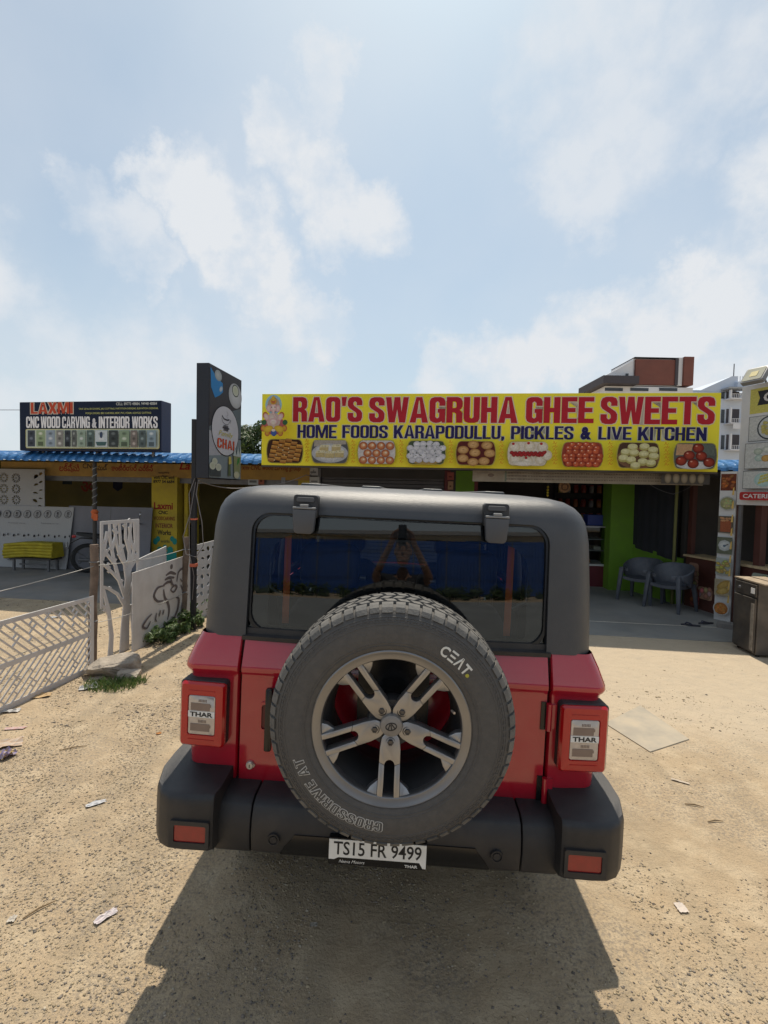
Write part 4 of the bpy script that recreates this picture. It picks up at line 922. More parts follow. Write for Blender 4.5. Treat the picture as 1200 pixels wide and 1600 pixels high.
# food pictures
def frame(cx, cz, w, h, n=6):
    """rectangle with bulged sides"""
    pts = rrect(-w*.42, w*.42, -h/2, h/2, h*.1, 3); out = []
    for (x, z) in dense2(pts): out.append((cx+x+(math.copysign(w*.08*math.cos(z/h*math.pi)**.7 if abs(z) < h*.5 else 0, x) if abs(x) > w*.30 else 0), cz+z))
    return out
def dense2(p):
    o = []
    for a, b in zip(p, p[1:]+p[:1]):
        n = max(1, int(math.hypot(b[0]-a[0], b[1]-a[1])/.05)); o += [(a[0]+(b[0]-a[0])*i/n, a[1]+(b[1]-a[1])*i/n) for i in range(n)]
    return o
def inside(x, z, w, h, m): return abs(z) < h/2-m and abs(x) < w*.42-m+.06*w*max(0, math.cos(z/h*math.pi))
def heap(cx, cz, w, h, rows, r, c0, c1, hi=None, sq=.85, jit=.15):
    for j, (n, zz) in enumerate(rows):
        for i in range(n):
            x = (i-(n-1)/2)*2*r*.93+random.uniform(-jit, jit)*r; z = zz*h+random.uniform(-jit, jit)*r
            if not inside(x, z, w, h, r*.8): continue
            k = random.uniform(.85, 1.12); pr.disc(cx+x, cz+z, r, tuple(v*k for v in c0), tuple(v*k for v in c1), r*sq)
            if hi: pr.disc(cx+x-.25*r, cz+z+.3*r, r*.22, hi, hi, r*.14, 8)
def food(i, cx, cz, w, h):
    pr.poly(frame(cx, cz, w*1.0, h*1.0), (.42, .36, .08))
    bgc = [(.05,.02,.01),(.10,.10,.11),(.62,.58,.55),(.06,.09,.05),(.10,.015,.012),(.66,.60,.50),(.30,.05,.03),(.07,.035,.02),(.10,.11,.10)][i]
    pr.poly(frame(cx, cz, w*.96, h*.95), bgc); w *= 1.04; h *= 1.06
    if i == 0:
        for r_ in range(6):
            for c_ in range(5):
                x = (c_-2)*w*.17+(r_-2.5)*w*.03+.03*w; z = (r_-2.5)*h*.165+(c_-2)*h*.05
                if inside(x, z, w, h, .03):
                    k = random.uniform(.8, 1.15); q = [(cx+x-w*.085, cz+z-h*.05), (cx+x+w*.07, cz+z-h*.075), (cx+x+w*.085, cz+z+h*.06), (cx+x-w*.07, cz+z+h*.085)]
                    pr.poly(q, [(.28*k, .10*k, .02), (.32*k, .12*k, .02), (.62*k, .32*k, .07), (.66*k, .36*k, .09)])
        for _ in range(9): x, z = random.uniform(-.3, .4)*w, random.uniform(-.4, .4)*h; pr.disc(cx+x, cz+z, .012, (.75, .6, .35), None, .009, 8)
    elif i == 1:
        pr.poly([(cx-w*.4, cz+h*.45), (cx+w*.4, cz+h*.45), (cx+w*.4, cz+h*.3), (cx-w*.4, cz+h*.2)], (.4, .36, .3))
        pr.disc(cx, cz-.06*h, w*.46, (.66, .66, .64), (.42, .43, .44), h*.38, 24); pr.disc(cx, cz-.03*h, w*.38, (.7, .7, .66), (.6, .6, .58), h*.3, 24)
        for (x, z) in ((-.15, .1), (.16, .12), (-.24, -.12), (0, -.14), (.24, -.12)):
            X, Z, a, b_ = cx+x*w, cz+z*h, w*.115, h*.1
            pr.poly([(X-a, Z-b_), (X+a, Z-b_), (X+a, Z+b_*.7), (X-a, Z+b_*.7)], (.52, .42, .2)); pr.poly([(X-a, Z+b_*.7), (X+a, Z+b_*.7), (X+a*1.15, Z+b_*1.7), (X-a*.7, Z+b_*1.7)], (.68, .62, .4))
            for _ in range(3): pr.disc(X+random.uniform(-.6, .8)*a, Z+b_*1.2, .007, (.12, .14, .04), None, .005, 6)
    elif i == 2:
        pr.disc(cx, cz-.3*h, w*.44, (.7, .68, .66), (.55, .54, .53), h*.17, 20)
        for j, zz in enumerate((-.32, -.05, .24)):
            for k in range(4 if j != 1 else 5):
                x = (k-(1.5 if j != 1 else 2))*w*.22; z = zz*h
                if not inside(x, z, w, h, .05): continue
                pr.disc(cx+x, cz+z, w*.105, (.62, .24, .10), (.35, .09, .03), h*.155); pr.disc(cx+x, cz+z+.01, w*.06, (.75, .48, .28), (.6, .25, .1), h*.085, 12); pr.disc(cx+x+.01, cz+z+.012, w*.025, (.8, .68, .5), None, h*.035, 8)
    elif i == 3:
        pr.disc(cx, cz-.32*h, w*.4, (.5, .36, .12), (.4, .28, .08), h*.14, 20)
        heap(cx, cz, w, h, ((6, .33), (6, .18), (7, .02), (6, -.14), (5, -.28)), w*.085, (.72, .72, .73), (.50, .50, .53))
        for _ in range(26): x, z = random.uniform(-.4, .4)*w, random.uniform(-.25, .38)*h; pr.disc(cx+x, cz+z, .012, (.05, .09, .03), None, .005, 6, random.uniform(-1, 1))
    elif i == 4:
        for (x, z) in ((-.06, .33), (.26, .3), (-.3, .12), (-.02, .02), (.33, .0), (-.3, -.2), (-.06, -.34), (.2, -.3)):
            pr.disc(cx+x*w, cz+z*h, w*.135, (.66, .42, .18), (.32, .15, .04), h*.155); pr.line([(cx+x*w-.02, cz+z*h), (cx+x*w+.02, cz+z*h+.008)], .006, (.25, .1, .04))
    elif i == 5:
        for (x, z) in ((-.32, .25), (.05, .28), (.36, .26), (-.3, -.2), (.0, -.28), (.32, -.2), (.46, -.05)):
            if not inside(x*w*.9, z*h, w, h, .02): continue
            pr.disc(cx+x*w*.95, cz+z*h, w*.13, (.75, .70, .60), (.55, .47, .32), h*.2); pr.disc(cx+x*w*.95-.02, cz+z*h+.05, w*.035, (.5, .03, .03), (.3, .01, .01), h*.05, 10)
        heap(cx, cz, w, h, ((9, .03), (8, -.04)), w*.05, (.42, .03, .03), (.22, .01, .012))
        pr.disc(cx-.1*w, cz-.38*h, w*.25, (.72, .68, .6), (.6, .54, .42), h*.09)
    elif i == 6: heap(cx, cz, w, h, ((8, .36), (7, .24), (7, .1), (6, -.05), (6, -.2), (5, -.35)), w*.082, (.62, .14, .05), (.30, .03, .015), (.78, .55, .42))
    elif i == 7:
        pr.disc(cx, cz-.1*h, w*.47, (.12, .06, .03), (.2, .1, .05), h*.38, 24)
        for (x, z) in ((-.13, .3), (.13, .32), (-.28, .12), (.32, .2), (-.1, .1), (.12, .05), (.34, -.02), (-.33, -.1), (-.16, -.16), (.1, -.22), (.28, -.26), (-.06, -.36)):
            if not inside(x*w, z*h, w, h, .05): continue
            pr.disc(cx+x*w, cz+z*h-.015, w*.115, (.42, .38, .14), (.38, .33, .1), h*.12); pr.disc(cx+x*w, cz+z*h+.008, w*.11, (.66, .63, .36), (.55, .52, .24), h*.10)
    else:
        pr.poly([(cx-w*.4, cz+h*.42), (cx-w*.05, cz+h*.42), (cx-w*.1, cz+h*.05), (cx-w*.42, cz+h*.02)], (.5, .3, .16)); pr.poly([(cx+w*.05, cz+h*.42), (cx+w*.4, cz+h*.42), (cx+w*.42, cz), (cx+w*.1, cz+h*.1)], (.12, .14, .12))
        pr.disc(cx, cz-.33*h, w*.4, (.62, .62, .6), (.5, .5, .5), h*.14, 20)
        for (x, z) in ((.06, .28), (-.13, .02), (.13, .0), (-.3, -.18), (-.04, -.27), (.3, -.22)):
            pr.disc(cx+x*w, cz+z*h, w*.125, (.40, .06, .03), (.10, .008, .006), h*.17); pr.disc(cx+x*w-.025, cz+z*h+.03, w*.03, (.7, .4, .3), (.4, .1, .06), h*.03, 8)
FX = [(445, 686, 724), (516, 687.5, 724.5), (589, 688, 725.5), (666, 689, 726.5), (742.5, 690, 728), (822, 691, 729), (905.5, 692, 731), (989.5, 693, 733), (1075, 694, 734.5)]
for i, (x, y0, y1) in enumerate(FX):
    c = Q(x, (y0+y1)/2); h = Q(x, y0)[1]-Q(x, y1)[1]; w = Q(x+29+i*.6, y0)[0]-Q(x-29-i*.6, y0)[0]
    food(i, c[0], c[1], w, h); pr.mark('food_picture')
    if i < 8:
        xm = (x+FX[i+1][0])/2; 
        for k in range(7):
            q = Q(xm, y0+3+k*5.2); rr_ = .03+.012*(k % 2)
            pr.line([(q[0]-rr_, q[1]-.012), (q[0]-.01, q[1]+.014), (q[0]+.006, q[1]-.012), (q[0]+rr_, q[1]+.012)], .008, (.62, .28, .02)); pr.disc(q[0]+(.012 if k % 2 else -.012), q[1]+.02, .010, (.66, .30, .02), None, .012, 6)
        pr.mark('ornament')
# seated garlanded deity at the left end
def D(x, y, r, c0, c1=None, rz=None, rot=0): q = Q(x, y); pr.disc(q[0], q[1], r*.0108, c0, c1, (rz or r)*.0108, 16, rot)
CR, GO, PK, RD = (.66, .58, .5), (.6, .38, .04), (.6, .3, .3), (.4, .05, .05)
D(434.5, 636, 13, (.35, .52, .62), (.3, .5, .58), 15); D(434.5, 636, 9.5, (.5, .42, .35), (.42, .3, .2), 11)
D(434.5, 668, 19, (.45, .12, .12), (.4, .1, .12), 14); D(420, 663, 4, (.04, .12, .05)); D(452, 663, 4, (.04, .12, .05))
for (x, y) in ((422, 652), (447, 652), (419, 672), (451, 672), (425, 679), (445, 679)): D(x, y, 4.2, GO, RD, 5)
D(434.5, 660, 11, CR, (.5, .38, .34), 12); D(426.5, 673, 8, (.66, .48, .05), (.5, .3, .03), 5, .3); D(443, 673, 8, (.66, .48, .05), (.5, .3, .03), 5, -.3)
D(435, 679, 4.5, (.06, .12, .35), (.04, .08, .25), 5); D(434.5, 675, 3, CR, None, 2)
D(424, 655, 4, CR, PK, 6, .5); D(445, 655, 4, CR, PK, 6, -.5); D(427.5, 642, 4, CR, PK, 5.5); D(441.5, 642, 4, CR, PK, 5.5)
D(434.5, 641, 5.5, (.7, .62, .55), PK, 6.5); D(434.5, 631, 5, RD, GO, 5); D(434.5, 627, 3, GO, None, 4)
for k, (x, y) in enumerate(((434.5, 646), (434.8, 649), (436, 652), (437.5, 654.5), (437, 657))): D(x, y, 2.2-.2*k, (.7, .62, .55), PK)
D(432, 640, .8, BKI); D(437, 640, .8, BKI); D(434.5, 662, 7, (.7, .66, .62), (.55, .3, .3), 5); D(434.5, 664, 3.5, CR, (.6, .5, .4), 3)
pr.emit('deity_picture', PRINT, rao, (0, -.0006, 0))

# --- sweet shop front and inside
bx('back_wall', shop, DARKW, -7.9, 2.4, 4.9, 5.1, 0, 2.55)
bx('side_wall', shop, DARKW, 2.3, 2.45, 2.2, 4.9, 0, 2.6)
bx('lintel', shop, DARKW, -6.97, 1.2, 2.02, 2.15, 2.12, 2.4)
def rx_(x, v): return rowpx(x, 760, v)[0]
g1a, g1b = rx_(712, 2), rx_(741, 2); g2a, g2b = rx_(956, 2), rx_(1006, 2)
bx('pillar', shop, GREEN, g1a, g1b, 1.99, 2.3, 0, 2.3); bx('pillar', shop, GREEN, g2a, g2b, 1.99, 2.5, 0, 2.3)
bx('pillar', shop, M('maroon_frame', (.12, .02, .02), .6), g1b+.002, g1b+.07, 1.98, 2.1, 0, 2.3)
s0, s1 = rx_(502, 2.05), rx_(694, 2.05)
SLAT = MB().box(s0, s1, 2.06, 2.085, 0, .072).mesh('shutter_slat', M('shutter_grey', (.09, .09, .095), .5, .3, .15, 4), bevel=.008)
for k in range(28): link('shutter_slat', SLAT, shop, (0, 0, .02+k*.0765))
bx('shutter_rail', shop, STEEL, s0-.07, s0-.005, 2.0, 2.12, 0, 2.3); bx('shutter_rail', shop, M('maroon_frame', (.12, .02, .02)), s1+.005, s1+.12, 2.0, 2.12, 0, 2.3)
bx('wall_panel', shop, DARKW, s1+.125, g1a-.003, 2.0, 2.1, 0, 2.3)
posters = Print()
for (x0, x1, y0, y1, c) in ((483, 497, 730, 743, (.45, .45, .45)), (484, 499, 745, 757, (.5, .5, .48)), (388, 404, 743, 758, (.45, .48, .5)), (404, 413, 742, 757, (.35, .12, .08)), (699, 709, 738, 750, (.35, .1, .08)), (700, 708, 752, 765, (.4, .25, .15)), (440, 446, 746, 756, (.3, .32, .36))):
    p, q = rowpx(x0, y0, 1.99), rowpx(x1, y1, 1.99); posters.rect(p[0], q[0], q[1], p[1], c)
    posters.rect(p[0]+.03, q[0]-.04, q[1]+.05, (p[1]+q[1])/2, tuple(v*.35 for v in c)); posters.mark('poster')
posters.emit('poster', PRINT, shop, (0, 1.985, 0))
# printed strip under the sign
sx0, sx1 = rx_(738, .35), rx_(1098, .35); zs0 = rowpx(900, 755, .35)[1]
strip = rowthing('printed_valance', 'cream printed valance hanging under the long yellow sign', 'banner', (sx0+sx1)/2, .35, zs0)
st = Print(); w2 = (sx1-sx0)/2
bx('cloth', strip, M('cream_cloth', (.36, .32, .25), .8, 0, .15, 4, dirt=((.2, .17, .13), .5, 5)), -w2, w2, 0, .012, 0, .20)
for k in range(120):
    x = -w2+.55+k*.025
    for j in range(3): st.rect(x, x+random.uniform(.008, .019), .04+j*.05, .06+j*.05, (.16, .13, .11))
st.disc(-w2+.28, .1, .05, (.15, .11, .08), None, .03); st.rect(-w2+.5, -w2+.53, .0, .2, (.14, .16, .12)); st.rect(w2-.72, w2-.01, .01, .19, (.09, .08, .07))
for k in range(5): st.disc(w2-.62+k*.12, .1, .05, (.4, .34, .25), (.2, .16, .1), .08)
part('valance_print', st.mb, PRINT, strip, (0, -.001, 0), fix=False)['kind'] = 'stuff'
bx('hanging_rod', strip, STEEL, -w2, w2, .0, .02, .2, .225); 
for x in (-w2+.1, 0, w2-.1): bx('hanger', strip, STEEL, x-.008, x+.008, .003, .018, .22, .30)
# display counter
MAR = M('maroon_panel', (.11, .012, .02), .5); SHOPG = glass_mat('showcase_glass', (.8, .85, .85), 1.2)
c1, c0 = rx_(953, 2.3), rx_(760, 2.3)
dc = rowthing('display_counter', 'maroon sweet display counter with glass shelves beside the green pillar', 'counter', (c0+c1)/2, 2.3, .012)
cw = (c1-c0)/2
bx('base', dc, MAR, -cw, cw, 0, .7, 0, .42); bx('trim', dc, M('white_trim', (.55, .55, .53), .5), -cw-.01, cw+.01, -.012, .71, .421, .46)
for z in (.72, .95): bx('shelf', dc, M('shelf_grey', (.3, .3, .3), .4), -cw, cw, .03, .68, z, z+.014)
bx('counter_top', dc, M('steel_top', (.3, .3, .31), .3, .6), -cw-.02, cw+.02, -.02, .72, 1.2, 1.23)
mb = MB(); mb.add([(-cw, 0, .46), (cw, 0, .46), (cw, 0, 1.2), (-cw, 0, 1.2)], [(0,1,2,3)]); part('glass_front', mb, SHOPG, dc)
for x in (-cw, cw-.02): bx('corner_post', dc, STEEL, x, x+.02, .002, .022, .461, 1.199)
for k in range(12):
    mb = MB(); x = -cw+.15+k*(2*cw-.3)/11; mb.box(x-.07, x+.07, .15, .5, .465+(.27 if k % 2 else 0)+(.0 if k % 2 else 0), .53+(.27 if k % 2 else 0)); part('sweet_tray', mb, M('tray_%d' % (k % 3), [(.4, .3, .12), (.35, .16, .06), (.45, .42, .34)][k % 3], .6), dc, bevel=.01)
def crate(name, label, cat, x, v, z, w, d, h, mat, grp=None):
    o = rowthing(name, label, cat, x, v, z); bx('body', o, mat, -w/2, w/2, -d/2, d/2, 0, h, bevel=.01); bx('rim', o, mat, -w/2-.012, w/2+.012, -d/2-.012, d/2+.012, h-.03, h-.004); return o
xb = rx_(940, 2.6)
crate('plastic_crate', 'blue plastic crate on top of the sweet display counter', 'crate', xb-.12, 2.62, 1.242, .34, .34, .22, M('crate_blue', (.02, .04, .22), .5))
crate('carton', 'pale carton standing on the sweet display counter beside the green pillar', 'carton', xb+.20, 2.6, 1.242, .17, .3, .32, M('carton', (.38, .34, .27), .8))
q = rowpx(882, 761, 1.2)
fan = rowthing('hanging_basket', 'round brown woven disc hanging below the cream valance', 'basket', q[0], 1.2, q[1])
mb = MB(); mb.lathe([(0, -.01), (.05, -.025), (.1, -.01), (.105, .02), (0, .03)], 24); part('disc', mb, M('woven_brown', (.3, .17, .08), .8, 0, .4, 60, bump=.6, bs=150), fan, smooth=40)
mb = MB(); mb.lathe([(.045, -.027), (.055, -.034), (.065, -.026)], 20); part('ring', mb, M('woven_dark', (.12, .07, .04), .8), fan)
mb = MB(); mb.tube([(0, .0, .1), (0, 0, 2.35-q[1])], .004, 6); part('string', mb, STEEL, fan)
q = rowpx(856, 766, 1.4)
lem = rowthing('lemon_string', 'string of small yellow lemons hanging in the sweet shop opening', 'garland', q[0], 1.4, q[1])
for k in range(4): mb = MB(); mb.lathe([(0, -.026), (.018, -.014), (.022, 0), (.018, .014), (0, .026)], 12, 'Z', (0, 0, .06-k*.052)); part('lemon', mb, M('lemon', (.55, .42, .03), .5), lem, smooth=60)
mb = MB(); mb.tube([(0, 0, -.13), (0, 0, 2.36-q[1])], .003, 6); part('string', mb, STEEL, lem)
# low green side wall and dark curtain of the seating bay (runs from the pillar towards the street)
wa = ROW @ Vector((g2b-.25, 2.45, 0)); wb = ground(1086, 961); wb = Vector((5.13, 8.35, 0))
d_ = (wb-wa); ang = math.atan2(d_.y, d_.x); ln = d_.length
lw = thing('low_wall', 'low sloping green wall behind the grey plastic chairs', 'wall', wa, (0, 0, ang))
mb = MB(); mb.add([(0, -.06, 0), (ln, -.06, 0), (ln, -.06, .80), (0, -.06, .98), (0, .06, 0), (ln, .06, 0), (ln, .06, .80), (0, .06, .98)], [(0,1,2,3),(7,6,5,4),(0,4,5,1),(1,5,6,2),(2,6,7,3),(3,7,4,0)]); part('masonry', mb, GREEN, lw)
cu_ = thing('shade_curtain', 'black mesh curtain hanging above the low green wall', 'curtain', wa, (0, 0, ang))
mb = MB(); n = 60; vs = [];
for j, zf in enumerate((0, .5, 1)):
    for i in range(n+1):
        t = i/n; zb = .97-.18*t; vs.append((t*(ln-.02), -.07-.006*math.sin(i*.9)*(1-.6*zf)-.012*math.sin(i*.27+j), zb-.04+(2.36-zb+.04)*zf))
mb.add(vs, [(j*(n+1)+i, j*(n+1)+i+1, (j+1)*(n+1)+i+1, (j+1)*(n+1)+i) for j in range(2) for i in range(n)])
part('mesh_cloth', mb, M('black_shade_net', (.02, .022, .028), .9, 0, .2, 4), cu_, smooth=60, fix=False)
mb = MB(); mb.tube([(0, -.07, 2.36), (ln, -.07, 2.36)], .015); part('curtain_rail', mb, STEEL, cu_)
mb = MB(); mb.tube([(ln-.03, -.11, 0), (ln-.03, -.11, 2.3)], .025, 10); part('curtain_pole', mb, M('bamboo_green', (.16, .16, .05), .7), cu_)

# wall shelf with jars at the back of the sweet shop, drooping wires under the valance
j0, j1 = rx_(872, 4.5), rx_(950, 4.5)
ws = rowthing('wall_shelf', 'dark wall shelf of jars at the back of the sweet shop', 'shelf', (j0+j1)/2, 4.66, 0)
jw = (j1-j0)/2
for z in (1.2, 1.55, 1.9): bx('board', ws, TIMB, -jw, jw, 0, .24, z, z+.02)
for x in (-jw-.02, jw): bx('upright', ws, TIMB, x, x+.02, 0, .24, 0, 2.2)
for z in (1.222, 1.572, 1.922):
    for k in range(6):
        x = -jw+.12+k*(2*jw-.24)/5; cm = random.choice([(.35, .12, .03), (.4, .3, .06), (.3, .05, .03), (.32, .3, .26)])
        t = rowthing('sweet_jar', 'small jar of sweets on the %s board of the wall shelf in the sweet shop' % {1.222: 'bottom', 1.572: 'middle', 1.922: 'top'}[z], 'jar', (j0+j1)/2+x, 4.76, z, group='jars on the shop shelf')
        mb = MB(); mb.lathe([(0, 0), (.055, 0), (.06, .02), (.06, .15), (.045, .17), (0, .17)], 14, 'Z'); part('jar', mb, M('jar_%.2f_%.2f' % cm[:2], cm, .25), t, smooth=40)
        mb = MB(); mb.lathe([(0, .20), (.048, .20), (.05, .171), (0, .171)], 14, 'Z'); part('lid', mb, M('jar_lid', (.35, .05, .04), .4), t, smooth=40)
# ================================================================== right-hand stall
STA, STB = Vector((5.19, 8.3, 0)), Vector((5.66, 5.0, 0))
sd = STB-STA; sang = math.atan2(sd.y, sd.x); sl = sd.length
# local frame of the stall: x runs along the front towards the street, y points into the stall
stall = thing('food_stall', 'brown panelled food stall with dark inside beside the picture post', 'stall', STA, (0, 0, sang))
BRN = M('brown_panel', (.085, .03, .022), .5, 0, .2, 3); WOODE = M('pale_wood_edge', (.5, .38, .22), .7, 0, .2, 12)
bx('counter_front', stall, BRN, 0, sl, 0, .03, 0, .85); bx('counter_top', stall, WOODE, -.02, sl, -.04, .35, .852, .885)
bx('post', stall, BRN, 1.26, 1.36, .02, .12, .886, 2.2); bx('post', stall, BRN, -.03, .05, .04, .12, .886, 2.2)
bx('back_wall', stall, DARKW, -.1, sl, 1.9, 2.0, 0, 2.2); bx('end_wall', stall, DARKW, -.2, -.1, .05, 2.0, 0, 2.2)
bx('roof', stall, M('stall_roof', (.1, .1, .1), .6), -.25, sl+.1, -.02, 2.05, 2.2, 2.26)
bx('floor', stall, CONC2, -.2, sl, .05, 1.9, 0, .02)
pr = Print(.0006)
for (x, z, w, h, c) in ((.18, .55, .22, .42, (.35, .2, .14)), (.45, .3, .3, .2, (.5, .3, .2)), (.25, .2, .2, .3, (.2, .06, .05)), (1.55, .66, .5, .26, (.3, .34, .28)), (2.1, .64, .45, .28, (.4, .26, .18))):
    pr.poly(rrect(x-w/2, x+w/2, z-h/2, z+h/2, .05, 4), c)
    for k in range(12): pr.disc(x+random.uniform(-.4, .4)*w, z+random.uniform(-.35, .35)*h, .05, tuple(v*random.uniform(.8, 2.2) for v in c), tuple(v*.5 for v in c))
    pr.mark('counter_picture')
pr.emit('counter_picture', PRINT, stall, (0, -.002, 0))
def plate(pr, cx, cz, r, kind):
    if kind == 'bowl': pr.disc(cx, cz, r, (.06, .07, .08), (.05, .06, .07), r, 24); pr.disc(cx, cz, r*.88, (.55, .58, .55), (.5, .52, .5), r*.88, 24); [pr.disc(cx+random.uniform(-.5, .5)*r, cz+random.uniform(-.5, .5)*r, r*.16, (.55, .48, .15), (.4, .36, .12), r*.13, 8) for _ in range(26)]
    if kind == 'idli': [pr.disc(cx+x*r, cz+z*r, r*.36, c0, c1, r*.28) for (x, z, c0, c1) in ((-.6, .35, (.5, .55, .45), (.3, .36, .3)), (.1, .5, (.6, .62, .55), (.35, .4, .35)), (.6, .3, (.5, .5, .25), (.3, .3, .15)), (-.5, -.2, (.5, .58, .5), (.3, .42, .38)), (.05, -.25, (.6, .38, .12), (.4, .22, .06)), (.6, -.1, (.5, .45, .15), (.35, .3, .1)))]
    if kind == 'cake': pr.disc(cx, cz, r*1.05, (.45, .6, .55), (.35, .5, .48), r*.8, 24); [pr.poly([(cx+(i*.42-.62)*r+j*.1*r, cz+(j*.36-.5)*r+i*.12*r), (cx+(i*.42-.25)*r+j*.1*r, cz+(j*.36-.4)*r+i*.12*r), (cx+(i*.42-.2)*r+j*.1*r, cz+(j*.36-.14)*r+i*.12*r), (cx+(i*.42-.57)*r+j*.1*r, cz+(j*.36-.24)*r+i*.12*r)], (.5+.05*(i % 2), .48, .12)) for i in range(3) for j in range(3)]
# hanging banner above the stall
BX0, BZ0, BZ1 = 1.24, 1.76, 3.46
ban = thing('stall_banner', 'tall white stall banner with framed food pictures and red catering label', 'banner', (5.19, 7.12, 0), (0, 0, R(-71)))
BL = 2.0
bx('board', ban, M('banner_white', (.58, .58, .56), .5, 0, .08, 3, dirt=((.3, .3, .32), .4, 3)), 0, BL, -.05, -.02, BZ0, BZ1)
pr = Print(.0006)
pr.rect(.12, 1.9, 3.05, 3.4, (.55, .50, .12)); pr.poly([(.22, 3.16), (1.85, 3.16), (1.85, 3.36), (.22, 3.36), (.25, 3.26)], (.03, .03, .035)); pr.text('GHEE SWEETS', 1.0, 3.26, 1.4, .13, (.6, .58, .55), .03)
for (z0, z1, k) in ((2.66, 3.01, 'bowl'), (2.27, 2.63, 'idli'), (1.99, 2.24, 'cake')):
    for x0 in (.12, .72, 1.32):
        pr.rect(x0, x0+.55, z0, z1, (.05, .05, .05)); pr.rect(x0+.006, x0+.544, z0+.006, z1-.006, (.52, .53, .5)); plate(pr, x0+.28, (z0+z1)/2, min(.165, (z1-z0)*.48), k); pr.mark('food_picture')
pr.poly(rrect(.1, 1.2, 1.83, 1.945, .03, 4), (.4, .03, .03)); pr.poly(rrect(.115, 1.185, 1.843, 1.932, .025, 4), (.35, .03, .03)); pr.text('CATERING AVAILABLE', .65, 1.888, 1.0, .06, (.6, .58, .56), .02)
pr.emit('lettering', PRINT, ban, (0, -.0508, 0))
bx('banner_frame', ban, STEEL, 0, BL, -.018, .0, 3.0, 3.06); bx('banner_leg', ban, STEEL, 1.9, 1.95, -.018, .03, 0, 3.0); bx('banner_leg', ban, STEEL, .01, .05, -.018, .02, 0, 3.0)
# flood light on the banner's top edge
fl_ = thing('flood_light', 'grey flood lamp clamped on the top edge of the white stall banner', 'lamp', (5.19+.30*.326, 7.12-.30*.946, 3.47), (0, 0, R(-71)))
mb = MB(); mb.prism(rrect(-.15, .15, -.13, .13, .03, 4), -.05, .02); part('housing', mb, M('lamp_grey', (.2, .2, .2), .5), fl_, (0, -.22, .06), (R(-35), 0, 0), bevel=.008, smooth=40)
mb = MB(); mb.prism(rrect(-.125, .125, -.105, .105, .02, 4), -.056, -.051); part('glass', mb, M('lamp_glass', (.42, .40, .3), .2), fl_, (0, -.22, .06), (R(-35), 0, 0))
mb = MB(); mb.prism(rrect(-.05, .05, -.045, .045, .01, 3), -.06, -.057); part('emitter', mb, M('led_yellow', (.5, .42, .16), .4), fl_, (0, -.22, .06), (R(-35), 0, 0))
mb = MB(); mb.tube([(0, 0, -.02), (0, -.1, .1), (0, -.2, .08)], .014); part('bracket', mb, STEEL, fl_)
# picture post
p0, p1 = ground(1115, 968), ground(1140, 973)
pd = p1-p0; post = thing('picture_post', 'narrow white post with a column of seven food pictures', 'post', p0, (0, 0, math.atan2(pd.y, pd.x)))
pw = pd.length*1.02; phh = 2.25
bx('board', post, M('post_white', (.58, .58, .57), .5, 0, .06, 4, dirt=((.35, .33, .3), .35, 5)), 0, pw, 0, .03, .0, phh)
bx('stud', post, BRN, pw-.02, pw+.05, .032, .10, .0, phh)
pr = Print(.0006)
fc = [((.4, .13, .04), (.15, .04, .02)), ((.4, .4, .2), (.4, .42, .38)), ((.3, .09, .04), (.12, .1, .07)), ((.5, .53, .5), (.14, .15, .1)), ((.45, .38, .12), (.35, .38, .34)), ((.5, .34, .1), (.35, .3, .2)), ((.55, .22, .06), (.5, .5, .48))]
for i in range(7):
    zc = phh-.16-i*.315; s_ = .10
    circ = i in (1, 6)
    if not circ: pr.rect(pw/2-s_, pw/2+s_, zc-.125, zc+.125, fc[i][1])
    else: pr.disc(pw/2, zc, .105, fc[i][1], fc[i][1], .105, 24)
    if i == 3: pr.disc(pw/2, zc, .085, (.55, .57, .55), (.4, .42, .4), .085, 8); pr.line([(pw/2, zc), (pw/2+.05, zc+.02)], .012, BKI); pr.disc(pw/2, zc-.005, .018, (.1, .15, .2))
    elif i == 5: pr.disc(pw/2+.015, zc+.04, .1, fc[i][0], (.3, .18, .04), .05, 16, .7); pr.disc(pw/2+.01, zc-.05, .09, (.55, .4, .13), (.32, .2, .05), .05, 16, .4)
    elif i == 2: pr.rect(pw/2-.07, pw/2+.07, zc-.11, zc+.06, fc[i][0]); [pr.disc(pw/2+random.uniform(-.06, .06), zc+.07+random.uniform(-.02, .03), .02, (.5, .25, .12), None, .016, 8) for _ in range(8)]
    elif circ: pr.disc(pw/2, zc, .09, fc[i][0], tuple(v*.6 for v in fc[i][0]), .09, 20); [pr.disc(pw/2+random.uniform(-.055, .055), zc+random.uniform(-.055, .055), .02, tuple(v*random.uniform(.7, 1.5) for v in fc[i][0]), fc[i][0], .015, 8) for _ in range(22)]
    else: [pr.disc(pw/2+random.uniform(-.07, .07), zc+random.uniform(-.09, .09), .034, tuple(v*random.uniform(.7, 1.5) for v in fc[i][0]), tuple(v*.5 for v in fc[i][0]), .022, 10, random.uniform(-1, 1)) for _ in range(22)]
    pr.mark('food_picture')
for k in range(9): pr.poly([(pw-.03, .3+k*.2), (pw-.003, .3+k*.2), (pw-.003, .42+k*.2), (pw-.02, .40+k*.2)], (.6, .4, .12))
pr.emit('ornament', PRINT, post, (0, -.001, 0))
mb = MB(); mb.box(-.02, .25, .05, .17, 0, .09); sp_ = ground(1128, 985); o = part('stone_step', mb, CONC, None, (sp_.x-.02, sp_.y+.05, 0), (0, 0, -.6), bevel=.015); tag(o, 'small grey kerb stone at the foot of the picture post', 'stone')
